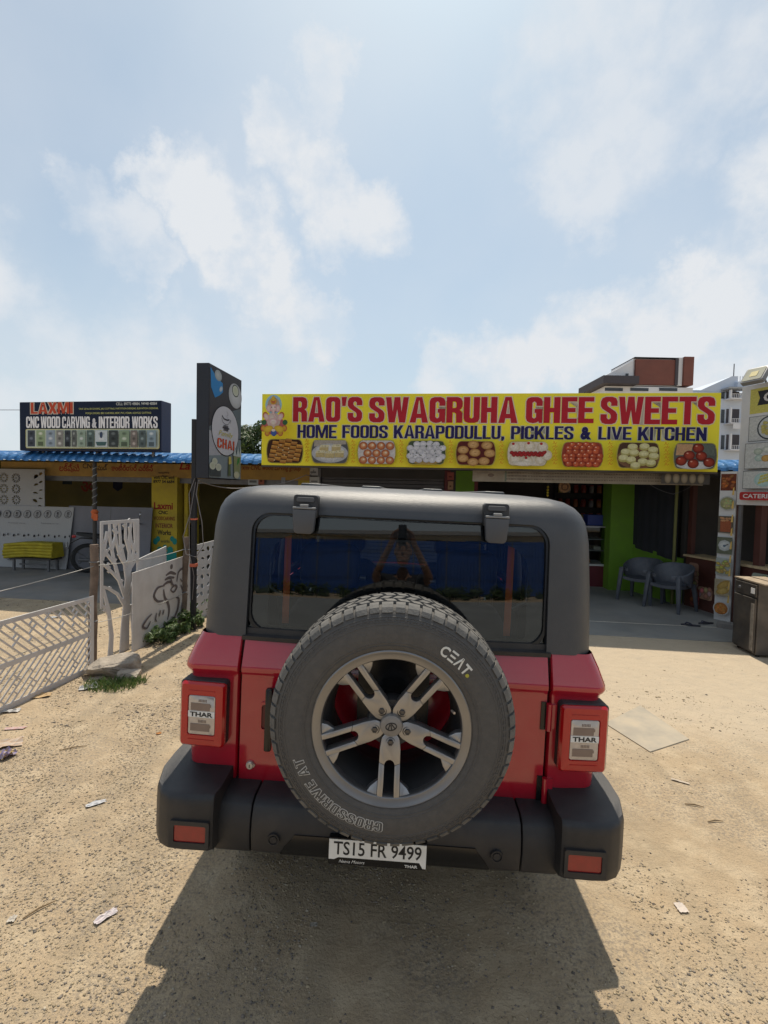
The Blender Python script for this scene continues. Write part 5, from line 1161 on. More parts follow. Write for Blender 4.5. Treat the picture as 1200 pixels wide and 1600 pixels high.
# steel cabinet
ca, cb = ground(1141, 1009), ground(1176, 1027.5)
cv = cb-ca; cab = thing('steel_cabinet', 'dark stained steel cabinet standing in front of the food stall', 'cabinet', ca, (0, 0, math.atan2(cv.y, cv.x)))
cl2 = cv.length; CABM = M('stained_steel', (.10, .09, .08), .45, .5, .3, 5, dirt=((.2, .16, .12), .6, 6))
bx('carcass', cab, CABM, 0, cl2, .03, .75, .03, .86, bevel=.006); bx('door', cab, CABM, .015, cl2-.02, .008, .028, .05, .68, bevel=.004)
bx('door_edge', cab, M('worn_edge', (.32, .28, .23), .5, .3, .3, 20), cl2-.085, cl2-.028, .003, .007, .07, .62); bx('control_panel', cab, CABM, .015, cl2-.02, .012, .028, .70, .84, bevel=.003)
bx('sticker', cab, WHITE, cl2-.11, cl2-.04, .008, .0115, .735, .80); mb = MB(); mb.lathe([(0, -.005), (.018, -.005), (.02, .012)], 16, 'Y', (.12, 0, .77)); part('knob', mb, STEEL, cab)
for (x, y) in ((.03, .06), (cl2-.06, .06), (.03, .69), (cl2-.06, .69)): bx('foot', cab, BLK, x, x+.03, y, y+.03, 0, .03)
for k in range(4):
    mb = MB(); mb.box(-.02, cl2+.12, .02+k*.19, .19+k*.19, 0, .018+.004*(k % 2)); o = part('plank', mb, M('grey_plank', (.36, .28, .19), .8, 0, .25, 9, dirt=((.18, .14, .1), .5, 12)), None, ca+Vector((0, 0, .861)), (0, 0, math.atan2(cv.y, cv.x)+random.uniform(-.03, .03)), bevel=.003); tag(o, ['weathered plank on the steel cabinet, first from its door side', 'weathered plank on the steel cabinet, second from its door side', 'weathered plank on the steel cabinet, second from its back', 'weathered plank on the steel cabinet, along its back edge'][k], 'plank', 'planks on the steel cabinet')
# plastic chairs
GREY = M('grey_plastic', (.075, .085, .105), .45, 0, .08, 8, dirt=((.2, .2, .2), .3, 10))
def make_chair():
    t = thing('plastic_chair', 'x', 'chair')
    mb = MB(); n = 14; pr_ = [[(x*.235*(1-.08*abs(y)), .02+y*.22, .41+.02*abs(x)**2-.015*(1-y*y)+dz) for x in np.linspace(-1, 1, 7)] for y, dz in [(yy, 0) for yy in np.linspace(-1, 1, 7)]]
    mb.loft(pr_, cap=False, closed=False); top = [(x, y, z-.022) for r in pr_ for (x, y, z) in r]; o = len(mb.v)
    rr = [[(x, y, z-.022) for (x, y, z) in r] for r in pr_]; mb.loft(rr, cap=False, closed=False)
    edge = [pr_[0], pr_[-1], [r[0] for r in pr_], [r[-1] for r in pr_]]
    for e in edge: mb.loft([e, [(x, y, z-.05) for x, y, z in e]], cap=False, closed=False)
    part('seat', mb, GREY, t, smooth=50)
    # tub back and arms: a band bent round the seat from arm front to arm front
    rings = []
    for k in range(25):
        a = R(-62+304*k/24); s_ = math.sin(a); x = .285*math.cos(a); y = .02+.26*s_
        f = max(0, min(1, (s_+.75)/1.75)); f = f*f*(3-2*f); zt = .585+.16*f; zb = .53-.13*min(1, f*2.2); fl = 1+.10*f
        rings.append([(x*fl, y*(1+.18*f), zt), (x*fl*1.08, y*(1+.2*f), zt-.012), (x*1.05, y*1.02, zb), (x*.97, y*.97, zb), (x*fl*.96, y*(1+.14*f), zt-.012)])
    mb = MB(); mb.loft(rings); part('backrest', mb, GREY, t, smooth=50)
    for sx in (-1, 1):
        for (y, zt, yo) in ((-.19, .585, -.04), (.2, .44, .06)):
            mb = MB(); rings = []
            for (z, w, f) in ((zt, .034, 0), (.3, .032, .5), (.0, .022, 1)):
                cx, cy = sx*(.245+.045*f), y+yo*f; rings.append([(cx-w, cy-w*.7, z), (cx+w, cy-w*.7, z), (cx+w, cy+w*.7, z), (cx-w, cy+w*.7, z)])
            mb.loft(rings); part('leg', mb, GREY, t, bevel=.005, smooth=40)
    return t
ch = make_chair(); ch.location = (4.72, 7.93, .012); ch.rotation_euler = (0, 0, R(-62)); ch['label'] = 'grey plastic armchair beside the brown stall counter'
ch2 = copy_tree(ch); ch2.location = (4.55, 8.52, .012); ch2.rotation_euler = (0, 0, R(-55)); ch2['label'] = 'grey plastic armchair between the other chair and the green pillar'
for o in (ch, ch2): o['group'] = 'plastic chairs in the seating bay'
# sandals
def sandal(px, py, rz, lab):
    c = ground(px, py); t = thing('sandal', lab, 'sandal', (c.x, c.y, .012), (0, 0, rz), 'pair of sandals on the shop floor')
    out = [(.045*math.cos(a)*(1 if math.sin(a) > 0 else .8), .125*math.sin(a)) for a in np.linspace(0, 2*math.pi, 20)[:-1]]
    mb = MB(); mb.loft([[(x, y, 0) for x, y in out], [(x, y, .018) for x, y in out]]); part('sole', mb, M('sandal_dark', (.04, .04, .05), .7), t, bevel=.003)
    mb = MB()
    for s in (-1, 1): mb.tube([(0, .075, .018), (s*.02, .05, .045), (s*.038, .0, .03), (s*.04, -.02, .016)], .006, 6)
    part('strap', mb, M('sandal_strap', (.03, .03, .06), .6), t, smooth=50)
sandal(1079, 979, R(70), 'dark flip-flop on the shop floor, the one farther from the picture post'); sandal(1103, 976, R(100), 'dark flip-flop on the shop floor, nearer to the picture post')
# cement sheet lying on the dirt
sh = [ground(*p) for p in ((945, 1131), (1016, 1176), (1077, 1156), (1000, 1103))]
mb = MB(); mb.loft([[(p.x, p.y, -.002) for p in sh], [(p.x, p.y, .008) for p in sh]]); o = part('cement_sheet', mb, M('cement_sheet', (.37, .325, .255), .9, 0, .12, 5, dirt=((.47, .38, .26), .7, 5)), None, bevel=.003); tag(o, 'flat square cement sheet lying on the dirt beside the car', 'sheet')

# ================================================================== left: fence of cut boards
WBOARD = M('white_board', (.60, .58, .56), .7, 0, .06, 5, dirt=((.42, .38, .33), .45, 4))
OLDWOOD = M('old_post_wood', (.17, .125, .095), .9, 0, .3, 14, bump=.8, bs=60)
def frame_thing(name, label, cat, a, b, lean=0):
    d = b-a; t = thing(name, label, cat, a, (lean, 0, math.atan2(d.y, d.x))); return t, d.length
# herringbone lattice board
a, b = ground(-75, 1150), ground(146, 1046)
lat, ll = frame_thing('lattice_panel', 'white herringbone lattice board fixed low along the fence', 'panel', a, b); lh_ = .74
for (z0, z1) in ((0, .045), (lh_-.04, lh_), (lh_*.5-.02, lh_*.5+.02)): mb = MB(); mb.box(0, ll, -.006, .006, z0, z1); part('rail', mb, WBOARD, lat)
for x in (0, ll-.04): mb = MB(); mb.box(x, x+.04, -.0065, .0065, .0455, lh_-.0405); part('stile', mb, WBOARD, lat)
def strip_clip(p, q, z0, z1):
    (x1, zz1), (x2, zz2) = p, q
    def at(z): return x1+(x2-x1)*(z-zz1)/(zz2-zz1)
    return (at(z0), z0), (at(z1), z1)
half = lh_/2
def slat(p, q, w, k):
    """slat clipped to the board's length"""
    (x1, z1), (x2, z2) = p, q
    for lim, up in ((.02, True), (ll-.02, False)):
        if (x1 < lim) == up and (x2 < lim) == up and (x1 != lim): return
        if (x1 < lim) == up: z1 = z1+(z2-z1)*(lim-x1)/(x2-x1); x1 = lim
        if (x2 < lim) == up: z2 = z2+(z1-z2)*(lim-x2)/(x1-x2); x2 = lim
    mb = MB(); mb.bar((x1, z1), (x2, z2), w, .0078+.00004*k); part('slat', mb, WBOARD, lat)
sk = 0
for row in (0, 1):                      # opposed diagonals in the two bands, with short cross pieces between them
    z0 = .03+row*(half-.005); z1 = z0+half-.035; s = 1 if row == 0 else -1; dx = (z1-z0)*1.05
    for k in range(-6, 44):
        x = k*.076; sk += 1
        p, q = ((x, z0), (x+dx, z1)) if row == 0 else ((x+dx, z0), (x, z1))
        slat(p, q, .012, sk)
        for f in ((.3, .72) if k % 2 else (.5,)):
            m = (p[0]+(q[0]-p[0])*f, p[1]+(q[1]-p[1])*f); e = (m[0]+.038, m[1]-s*.038) if k % 3 else (m[0]+.076, m[1]-s*.076)
            if z0 < e[1] < z1: sk += 1; slat(m, e, .010, sk)
# tree-pattern board
a, b = ground(155, 1036), ground(226, 1008)
a = Vector((-2.93, 5.02, 0)); b = Vector((-2.80, 5.55, 0))
zt = 1.46
tp, tl_ = frame_thing('cut_out_board', 'tall white board cut into a bare tree with branches', 'panel', a, b)
W = tl_
def tb(pts, w0, w1, k):
    mb = MB(); n = len(pts)
    L_, R_ = [], []
    for i, p in enumerate(pts):
        q = pts[min(i+1, n-1)]; o = pts[max(i-1, 0)]; d = Vector((q[0]-o[0], q[1]-o[1])).normalized(); w = (w0+(w1-w0)*i/(n-1))/2
        L_.append((p[0]-d.y*w, p[1]+d.x*w)); R_.append((p[0]+d.y*w, p[1]-d.x*w))
    vs = []; t = .006+.00025*k
    for y in (-t, t): vs += [(x, y, z) for x, z in L_]+[(x, y, z) for x, z in R_]
    m = 2*n; fs = []
    for i in range(n-1):
        fs += [(i, i+1, n+i+1, n+i), (m+n+i, m+n+i+1, m+i+1, m+i), (i, m+i, m+i+1, i+1), (n+i+1, m+n+i+1, m+n+i, n+i)]
    fs += [(0, n, m+n, m), (n-1, m+n-1, m+2*n-1, 2*n-1)]
    mb.add(vs, fs); part('branch', mb, WBOARD, tp)
u = W/.6
mb = MB(); mb.box(0, W, -.008, .008, zt-.035, zt); part('frame_top', mb, WBOARD, tp)
for (x, z0) in ((0, .55), (W-.03, .62)): mb = MB(); mb.box(x, x+.03, -.0078, .0078, z0, zt-.0355); part('frame_side', mb, WBOARD, tp)
tb([(.36*u, .0), (.37*u, .25), (.40*u, .55), (.42*u, .85)], .15*u, .085*u, 0); tb([(.14*u, 0), (.16*u, .22), (.12*u, .5), (.03*u, .78)], .07*u, .03, 1); tb([(.55*u, 0), (.5*u, .22), (.46*u, .5)], .05*u, .03, 2)
paths = [[(.41*u, .75), (.36*u, 1.0), (.30*u, 1.2), (.28*u, zt-.03)], [(.41*u, .8), (.44*u, 1.05), (.44*u, 1.25), (.47*u, zt-.03)], [(.42*u, .82), (.5*u, 1.05), (.54*u, 1.2), (.52*u, zt-.03)], [(.40*u, .55), (.28*u, .8), (.2*u, 1.02), (.14*u, 1.25), (.13*u, zt-.03)], [(.3*u, .78), (.2*u, .88), (.08*u, .98), (.02*u, 1.02)], [(.2*u, 1.0), (.1*u, 1.1), (.02*u, 1.2)], [(.44*u, .9), (.53*u, .98), (.58*u, 1.06)], [(.37*u, .5), (.25*u, .66), (.12*u, .74), (.02*u, .78)], [(.38*u, .95), (.3*u, 1.05), (.24*u, 1.2), (.2*u, zt-.03)], [(.44*u, 1.1), (.38*u, 1.25), (.38*u, zt-.03)], [(.52*u, 1.1), (.47*u, 1.2), (.44*u, 1.38)], [(.16*u, 1.15), (.22*u, 1.28), (.22*u, 1.38)], [(.1*u, 1.35), (.06*u, 1.2), (.03*u, 1.05)], [(.56*u, 1.1), (.57*u, 1.3), (.55*u, zt-.03)], [(.42*u, .6), (.5*u, .74), (.57*u, .86)], [(.13*u, .45), (.06*u, .55), (.02*u, .58)]]
for k, p in enumerate(paths): tb(p, .048 if k < 4 else .036, .024, 3+k)
for k in range(34):
    p = random.choice(paths); i = random.randrange(len(p)-1); t = random.random(); x = p[i][0]+(p[i+1][0]-p[i][0])*t; z = p[i][1]+(p[i+1][1]-p[i][1])*t
    s = random.choice((-1, 1)); dx, dz = s*.045, random.uniform(-.005, .035)
    if .01 < x+dx < W-.01: mb = MB(); th = .0052+.0001*k; mb.prism([(x, z-.012), (x+dx*.6, z+dz-.02), (x+dx, z+dz), (x+dx*.5, z+dz+.016), (x, z+.012)], -th, th); part('leaf', mb, WBOARD, tp)
# blank board behind
a = Vector((-2.86, 5.66, 0)); b = Vector((-2.84, 6.35, 0)); bl, w_ = frame_thing('blank_panel', 'plain white board standing behind the carved pot board', 'panel', a, b)
mb = MB(); mb.add([(0, 0, 0), (w_, 0, 0), (w_, 0, 1.06), (0, 0, .98), (0, .012, 0), (w_, .012, 0), (w_, .012, 1.06), (0, .012, .98)], [(0,1,2,3),(7,6,5,4),(0,4,5,1),(1,5,6,2),(2,6,7,3),(3,7,4,0)]); part('board', mb, WBOARD, bl)
for x in (.08, w_-.12): bx('batten', bl, OLDWOOD, x, x+.04, .0125, .04, 0, .9)
# carved board (pot with curling handles in grooved strokes)
a = Vector((-2.74, 5.30, 0)); b = Vector((-2.62, 6.58, 0)); gp, gw = frame_thing('carved_panel', 'white board with a grey carved figure of curling strokes above weeds', 'panel', a, b)
mb = MB(); hh0, hh1 = .88, .93
mb.add([(0, 0, 0), (gw, 0, 0), (gw, 0, hh1), (0, 0, hh0), (0, .012, 0), (gw, .012, 0), (gw, .012, hh1), (0, .012, hh0)], [(0,1,2,3),(7,6,5,4),(0,4,5,1),(1,5,6,2),(2,6,7,3),(3,7,4,0)]); part('board', mb, WBOARD, gp)
for x in (.1, gw-.15): bx('batten', gp, OLDWOOD, x, x+.04, .0125, .04, 0, .8)
pr = Print(.0008); GV = (.16, .135, .13)
def stroke(pts, w):
    P = [Vector((p[0]*gw, p[1])) for p in pts]; out = []
    for i in range(len(P)-1):
        p0 = P[max(0, i-1)]; p1 = P[i]; p2 = P[i+1]; p3 = P[min(len(P)-1, i+2)]
        for k in range(6):
            t = k/6; out.append(.5*((2*p1)+(p2-p0)*t+(2*p0-5*p1+4*p2-p3)*t*t+(3*p1-p0-3*p2+p3)*t**3))
    out.append(P[-1]); L_, R_ = [], []
    for i, p in enumerate(out):
        d = (out[min(i+1, len(out)-1)]-out[max(0, i-1)]).normalized(); ww = w/2*(.35+.65*math.sin(math.pi*min(1, max(0, (i+.6)/(len(out)+.2)))))
        L_.append((p.x-d.y*ww*1.3, p.y+d.x*ww)); R_.append((p.x+d.y*ww*1.3, p.y-d.x*ww))
    y = pr.lay()
    for i in range(len(out)-1): pr.mb.add([(L_[i][0], y, L_[i][1]), (L_[i+1][0], y, L_[i+1][1]), (R_[i+1][0], y, R_[i+1][1]), (R_[i][0], y, R_[i][1])], [(0,1,2,3)], [GV]*4)
    pr.mark('carved_stroke')
for pts, w in (([(.63, .86), (.62, .8)], .05), ([(.52, .74), (.6, .76), (.66, .74), (.71, .72)], .04), ([(.5, .69), (.58, .70), (.68, .68)], .038), ([(.47, .63), (.56, .65), (.64, .63)], .035), ([(.5, .62), (.38, .62), (.32, .54), (.38, .46), (.48, .44)], .034), ([(.48, .58), (.5, .48), (.56, .38), (.58, .28), (.55, .18)], .038), ([(.72, .62), (.76, .74), (.86, .76), (.89, .66), (.83, .60), (.79, .64)], .034), ([(.8, .56), (.86, .46), (.93, .5), (.9, .58)], .03), ([(.6, .54), (.67, .58), (.72, .55), (.66, .5), (.6, .54)], .03), ([(.7, .42), (.76, .38), (.74, .26), (.68, .16), (.7, .08)], .034), ([(.94, .4), (.86, .34), (.82, .24), (.86, .14)], .03), ([(.28, .34), (.2, .3), (.14, .24), (.2, .2), (.26, .26)], .028), ([(.36, .33), (.34, .26), (.36, .22)], .02), ([(.42, .34), (.4, .27)], .02), ([(.48, .33), (.46, .27)], .02), ([(.2, .1), (.3, .04), (.44, .05)], .03), ([(.6, .68), (.62, .62), (.66, .58)], .03)): stroke(pts, w)
pr.emit('carved_stroke', attr_mat('carved_groove', .9, .15), gp, (0, -.0008, 0))
# fretwork board near the sign pole
a = Vector((-2.60, 6.62, 0)); b = Vector((-2.35, 7.75, 0)); fw, fl3 = frame_thing('fretwork_panel', 'white fretwork board with scroll cut-outs behind the sign pole', 'panel', a, b)
holes = []; random.seed(11)
def blob(cx, cz, r, rot, k=.35, n=9): return [(cx+r*math.cos(t+rot)*(1 if math.cos(t) > 0 else k*1.6), cz+r*.5*math.sin(t+rot)+.25*r*math.cos(t)) for t in np.linspace(0, 2*math.pi, n)[:-1]]
for j in range(8):
    for i in range(8):
        cx, cz = .09+i*.138, .08+j*.125
        if cx < fl3-.06: holes.append(blob(cx+random.uniform(-.012, .012), cz+random.uniform(-.012, .012), .058, random.uniform(0, 6.28)))
part('board', cut_mesh([(0, 0), (fl3, 0), (fl3, 1.10), (0, 1.04)], holes, .012), WBOARD, fw)
for x in (.02, fl3-.05): bx('batten', fw, OLDWOOD, x, x+.03, .0065, .03, 0, .95)
# posts, wire
def wpost(px, py, h, lean, lab):
    c = ground(px, py); t = thing('fence_post', lab, 'post', c, (0, 0, 0), 'rough wooden fence posts'); pts = []; rr = []
    for k in range(9): z = h*k/8; pts.append((lean*z+random.uniform(-.006, .006), random.uniform(-.006, .006), z-.02 if k == 0 else z)); rr.append(.042*(1-.12*k/8)+random.uniform(-.003, .003))
    mb = MB(); mb.tube(pts, rr, 10); part('stake', mb, OLDWOOD, t, smooth=50)
    mb = MB()
    for z in (h*.38, h*.86): mb.lathe([(.042, z-.006), (.049, z), (.042, z+.006)], 14, 'Z', (lean*z, 0, 0))
    part('wire_tie', mb, STEEL, t); return Vector(c), lean, h
pA = wpost(144, 1042, 1.24, .02, 'weathered wooden fence post beside the tree-pattern board'); pB = wpost(285, 977, 1.18, .045, 'thin wooden fence post between the carved board and the sign pole')
def wire(pts, r, mat, lab, sag=.03, grp=None, name='fence_wire'):
    out = []
    for a, b in zip(pts[:-1], pts[1:]):
        for k in range(10): t = k/10; p = a.lerp(b, t); out.append(p-Vector((0, 0, sag*4*t*(1-t))))
    out.append(pts[-1]); mb = MB(); mb.tube(out, r, 6); o = part(name, mb, mat, None, smooth=60); tag(o, lab, 'wire', grp); return o
WIRE = M('fence_wire_grey', (.34, .33, .31), .5, .3)
for hz_, lab in ((1.03, 'upper strand of fence wire tied between the wooden posts'), (.45, 'lower strand of fence wire crossing the white boards')):
    A_ = pA[0]+Vector((.045, 0, hz_)); B_ = pB[0]+Vector((.06, 0, hz_)); C_ = Vector((-3.5, 2.6, hz_-.12))
    wire([C_, A_, B_], .0035, WIRE, lab, .035)
c = Vector((-3.5, 2.6, 0)); t = thing('fence_post', 'wooden fence post at the end of the lattice board', 'post', c, group='rough wooden fence posts'); mb = MB(); mb.tube([(0, 0, -.02), (.01, 0, .6), (0, .01, 1.2)], [.045, .04, .038], 10); part('stake', mb, OLDWOOD, t, smooth=50)

# ================================================================== tea sign on a pole
chai = thing('tea_sign', 'tall dark tea sign box on a pole with oval cup logo', 'sign', (-2.43, 6.22, 0))
PBLK = M('sign_box_black', (.012, .014, .022), .5, .1, .2, 4)
mb = MB(); mb.box(-.03, .03, -.03, .03, 0, 2.7); part('pole', mb, M('pole_black', (.018, .018, .02), .6, .2, .2, 9), chai, bevel=.006)
cz0, cz1 = 1.955, 3.385; fa = Vector((.22, -.12)); fb = Vector((.345, .83))
dv = fb-fa; fang = math.atan2(dv.y, dv.x); fl4 = dv.length
box_e = bx('sign_box', chai, PBLK, 0, fl4, 0, .165, 0, cz1-cz0, loc=(fa.x, fa.y, cz0), rot=(0, 0, fang), bevel=.004)
for x, z in ((.0, .25), (.0, .7), (.0, 1.2)): pass
pr = Print(.0006); CH = cz1-cz0
pr.rect(.012, fl4-.012, .012, CH-.012, (.05, .05, .055))
pr.poly([(.012, CH*.45), (fl4*.5, CH*.62), (fl4-.012, CH*.72), (fl4-.012, CH*.42), (.012, CH*.3)], (.12, .15, .16)); pr.poly([(.012, .012), (fl4-.012, .012), (fl4-.012, CH*.4), (.012, CH*.42)], (.19, .23, .24)); pr.poly([(.012, CH*.2), (fl4*.35, CH*.22), (fl4*.3, CH*.42), (.012, CH*.42)], (.36, .37, .39))
pr.poly([(.03, CH*.97), (fl4*.22, CH*.9), (fl4*.38, CH*.88), (fl4*.39, CH*.8), (fl4*.3, CH*.76), (fl4*.16, CH*.72), (.05, CH*.8)], (.03, .2, .45)); pr.disc(fl4*.25, CH*.93, .1, (.42, .45, .44), (.25, .28, .28), .07); pr.disc(fl4*.33, CH*.82, .06, (.5, .52, .52), (.1, .25, .4), .035, 12, .6)
pr.disc(fl4*.78, CH*.815, .21, (.52, .53, .52), (.36, .37, .37), .17, 24); pr.disc(fl4*.78, CH*.865, .11, (.06, .07, .06), (.06, .07, .06), .085, 20); pr.disc(fl4*.78, CH*.865, .092, (.42, .44, .3), (.5, .52, .42), .07, 20)
pr.disc(fl4*.48, CH*.45, .40, (.02, .02, .025), (.02, .02, .025), .335, 40); pr.disc(fl4*.48, CH*.45, .388, (.5, .5, .52), (.5, .5, .52), .323, 40)
ox, oz = fl4*.48, CH*.45
pr.line([(ox+.02, oz+.27), (ox+.06, oz+.23), (ox+.02, oz+.2), (ox+.05, oz+.17)], .012, (.3, .3, .32)); pr.line([(ox-.12, oz+.19), (ox-.06, oz+.155), (ox+.03, oz+.15), (ox+.1, oz+.165)], .022, (.06, .06, .07)); pr.line([(ox-.13, oz+.16), (ox-.1, oz+.11), (ox-.02, oz+.085), (ox+.06, oz+.095), (ox+.11, oz+.14), (ox+.14, oz+.17), (ox+.13, oz+.12)], .012, (.2, .2, .22))
for k in range(4): pr.rect(ox-.07+k*.035, ox-.045+k*.035, oz+.0, oz+.075, (.04, .04, .05))
pr.rect(ox-.1, ox+.09, oz+.03, oz+.05, (.05, .05, .06))
pr.text('Family', ox, oz-.05, .42, .085, (.5, .44, .1), .0, .3)
pr.mark('sign_print'); pr.block('CHAI', ox, oz-.175, .50, .125, (.52, .07, .02), .17, gap=.09); pr.mark('lettering')
pr.mark('lettering')
for (x, z, r, c) in ((.14, .20, .075, (.42, .45, .32)), (.08, .14, .08, (.4, .43, .3)), (.24, .13, .08, (.42, .44, .33))):
    pr.rect(x-r*.8, x+r*.8, .03, z, (.06, .07, .07)); pr.disc(x, z+.02, r, c, (.5, .52, .42), r*.6)
pr.mark('glass_picture'); pr.poly([(.52, .05), (.6, .05), (.58, .26), (.53, .26)], (.1, .13, .06)); pr.poly([(.53, .2), (.62, .22), (.6, .31), (.53, .31)], (.5, .42, .1))
pr.poly([(.70, .05), (.88, .05), (.92, .33), (.68, .33)], (.22, .24, .12)); pr.poly([(.78, .2), (.86, .25), (.88, .32), (.8, .3)], (.05, .2, .05)); pr.disc(.78, .07, .09, (.5, .48, .3), (.4, .4, .3), .05); pr.poly([(.66, .33), (.72, .46), (.76, .34), (.82, .47), (.86, .36), (.9, .5), (.93, .33)], (.42, .47, .45))
pr.emit('drink_picture', PRINT, box_e, (0, -.001, 0))
mb = MB(); mb.tube([(.0, 0, 2.1), (.10, 0, 2.1), (.2, .1, 2.1)], .02); mb.tube([(.0, 0, 2.6), (.10, 0, 2.6), (.2, .1, 2.6)], .02); part('arm', mb, STEEL, chai)
cb_ = M('cable_grey', (.2, .18, .17), .6)
mb = MB(); mb.tube([(.02, -.035, 1.95), (-.05, -.04, 1.75), (-.03, -.05, 1.5), (-.12, -.05, 1.2), (-.08, -.05, .98), (.05, -.05, .95), (.14, -.05, 1.1), (.12, -.05, 1.4), (.04, -.04, 1.75), (.06, -.03, 1.9)], .005, 6); part('cable', mb, cb_, chai, smooth=60)
mb = MB(); mb.tube([(.03, -.035, 1.9), (.0, -.04, 1.7), (-.045, -.045, 1.4), (-.04, -.04, 1.0), (.02, -.04, .7), (.0, -.04, .4)], .004, 6); part('cable', mb, cb_, chai, smooth=60)
mb = MB(); mb.box(-.036, .036, -.036, .036, 1.42, 1.44); mb.box(-.036, .04, -.05, .036, .82, .86); part('cable_tie', mb, M('orange_tape', (.5, .12, .06), .7), chai)
cabl = [Vector((-2.37, 6.2, 1.92)), Vector((-1.9, 6.9, 1.86)), Vector((-1.35, 8.4, 2.1)), Vector((-1.25, 8.6, 2.2))]
wire(cabl, .006, cb_, 'grey cable running from the tea sign pole to the shop front', .05, name='cable')

# ================================================================== things under the workshop roof
# carved boards leaning inside
def flower(cx, cz, r, n=12):
    out = []
    for k in range(n):
        a = 2*math.pi*k/n; ca, sa = math.cos(a), math.sin(a); r0, r1, w = r*.42, r*.95, r*.13
        out.append([(cx+ca*r0-sa*w*.5, cz+sa*r0+ca*w*.5), (cx+ca*r0+sa*w*.5, cz+sa*r0-ca*w*.5), (cx+ca*(r1-.02)+sa*w, cz+sa*(r1-.02)-ca*w), (cx+ca*r1, cz+sa*r1), (cx+ca*(r1-.02)-sa*w, cz+sa*(r1-.02)+ca*w)])
    out.append([(cx+r*.14*math.cos(t), cz+r*.14*math.sin(t)) for t in np.linspace(0, 2*math.pi, 9)[:-1]]); return out
LBOARD = M('workshop_board', (.42, .42, .42), .75, 0, .08, 4, dirt=((.3, .29, .27), .4, 4))
vv = 1.88; xa, xb_ = rowpx(-40, 780, vv)[0], rowpx(70, 780, vv)[0]
fb_ = rowthing('flower_panel', 'tall pale board cut with rows of radiating flowers under the blue roof', 'panel', xa, vv, .012); fwid = xb_-xa
holes = []
for i in range(4):
    for j in range(5):
        holes += flower(.16+i*.30+(.0 if i < 3 else .0), 1.0+j*.245-.02, .122) if .16+i*.30 < fwid-.36 else []
for j in range(7): holes.append(blob(fwid-.22, .92+j*.18, .08, j*1.1)); holes.append(blob(fwid-.10, .98+j*.18, .06, 2+j*.8))
part('board', cut_mesh([(0, 0), (fwid, 0), (fwid, 2.16), (0, 2.16)], holes, .016), LBOARD, fb_)
vv = 1.6; xa, xb_ = rowpx(-60, 850, vv)[0], rowpx(103, 850, vv)[0]; cw_ = xb_-xa
cp = rowthing('circle_panel', 'pale board with a row of circled letter marks leaning under the roof', 'panel', xa, vv, .012)
cp.rotation_euler = (R(-10), 0, ROW_A)
mb = MB(); mb.box(0, cw_, 0, .014, 0, 1.36); part('board', mb, LBOARD, cp)
pr = Print()
for k in range(12):
    x = cw_-.12-k*.245
    if x < .1: break
    zc = 1.2-.006*k
    pr.disc(x, zc, .088, BKI, BKI, .088, 24); pr.disc(x, zc, .080, (.36, .36, .36), None, .080, 24); pr.text('E', x+.008, zc+.02, .055, .055, BKI, .03); pr.text('m', x, zc-.04, .05, .03, BKI, .03)
    pr.mark('circled_mark'); pr.disc(x, .70, .022, BKI, None, .03, 8); pr.disc(x+.1, .72, .016, BKI, None, .025, 8)
for k in range(3): pr.text('Powered by cnc cut', cw_-.5-k*.8, .98-.01*k, .42, .03, (.15, .15, .16), 0)
pr.disc(cw_-1.35, .25, .1, BKI, BKI, .1, 24); pr.disc(cw_-1.35, .25, .09, (.36, .36, .36), None, .09, 24); pr.text('E', cw_-1.35, .25, .07, .1, BKI, .03)
pr.emit('board_print', PAINT, cp, (0, -.001, 0))
vv = 1.72; xa, xb_ = rowpx(100, 830, vv)[0], rowpx(232, 830, vv)[0]
gb = rowthing('plain_panel', 'large plain grey board leaning behind the motorcycle under the roof', 'panel', xa, vv, .012); gb.rotation_euler = (R(-6), 0, ROW_A)
mb = MB(); mb.box(0, xb_-xa, 0, .016, 0, 1.38); part('board', mb, M('grey_board', (.2, .2, .22), .8, 0, .15, 2), gb); bx('edge_strip', gb, STEEL, 1.0, 1.015, -.004, -.0005, 0, 1.37)
# yellow bundle on a low stand
c = ground(46, 893); yb = thing('yellow_bundle', 'ribbed yellow foam bundle lying on a low dark stand', 'bundle', (c.x, c.y+.15, .29), (0, R(-3), ROW_A+R(2)))
mb = MB()
n = 5
for k in range(n):
    z = .03+k*.062; rings = []
    for i in range(13):
        x = -.55+1.1*i/12; w = .15+.01*math.sin(i*1.7+k); r = .034
        rings.append([(x, -w+r*math.cos(t)*1.0-.012*math.sin(k*1.3+i*.6), z+.02*math.sin(i*.35)+r*math.sin(t)) for t in np.linspace(math.pi/2, 3*math.pi/2, 6)]+[(x, w, z-.03+.02*math.sin(i*.35)), (x, w, z+.03+.02*math.sin(i*.35))])
    mb = MB(); mb.loft(rings); part('foam_layer', mb, M('yellow_foam', (.42, .34, .02), .75, 0, .2, 6), yb, smooth=50)
ys = thing('low_stand', 'low dark metal stand carrying the yellow bundle', 'stand', (c.x, c.y+.15, .012), (0, 0, ROW_A+R(2)))
bx('top', ys, TIMB, -.45, .5, -.16, .16, .24, .272)
for x in (-.38, .4):
    for y in (-.12, .12): bx('leg', ys, STEEL, x, x+.04, y-.02, y+.02, 0, .24)
bx('brace', ys, STEEL, -.34, .4, -.01, .01, .1, .13)
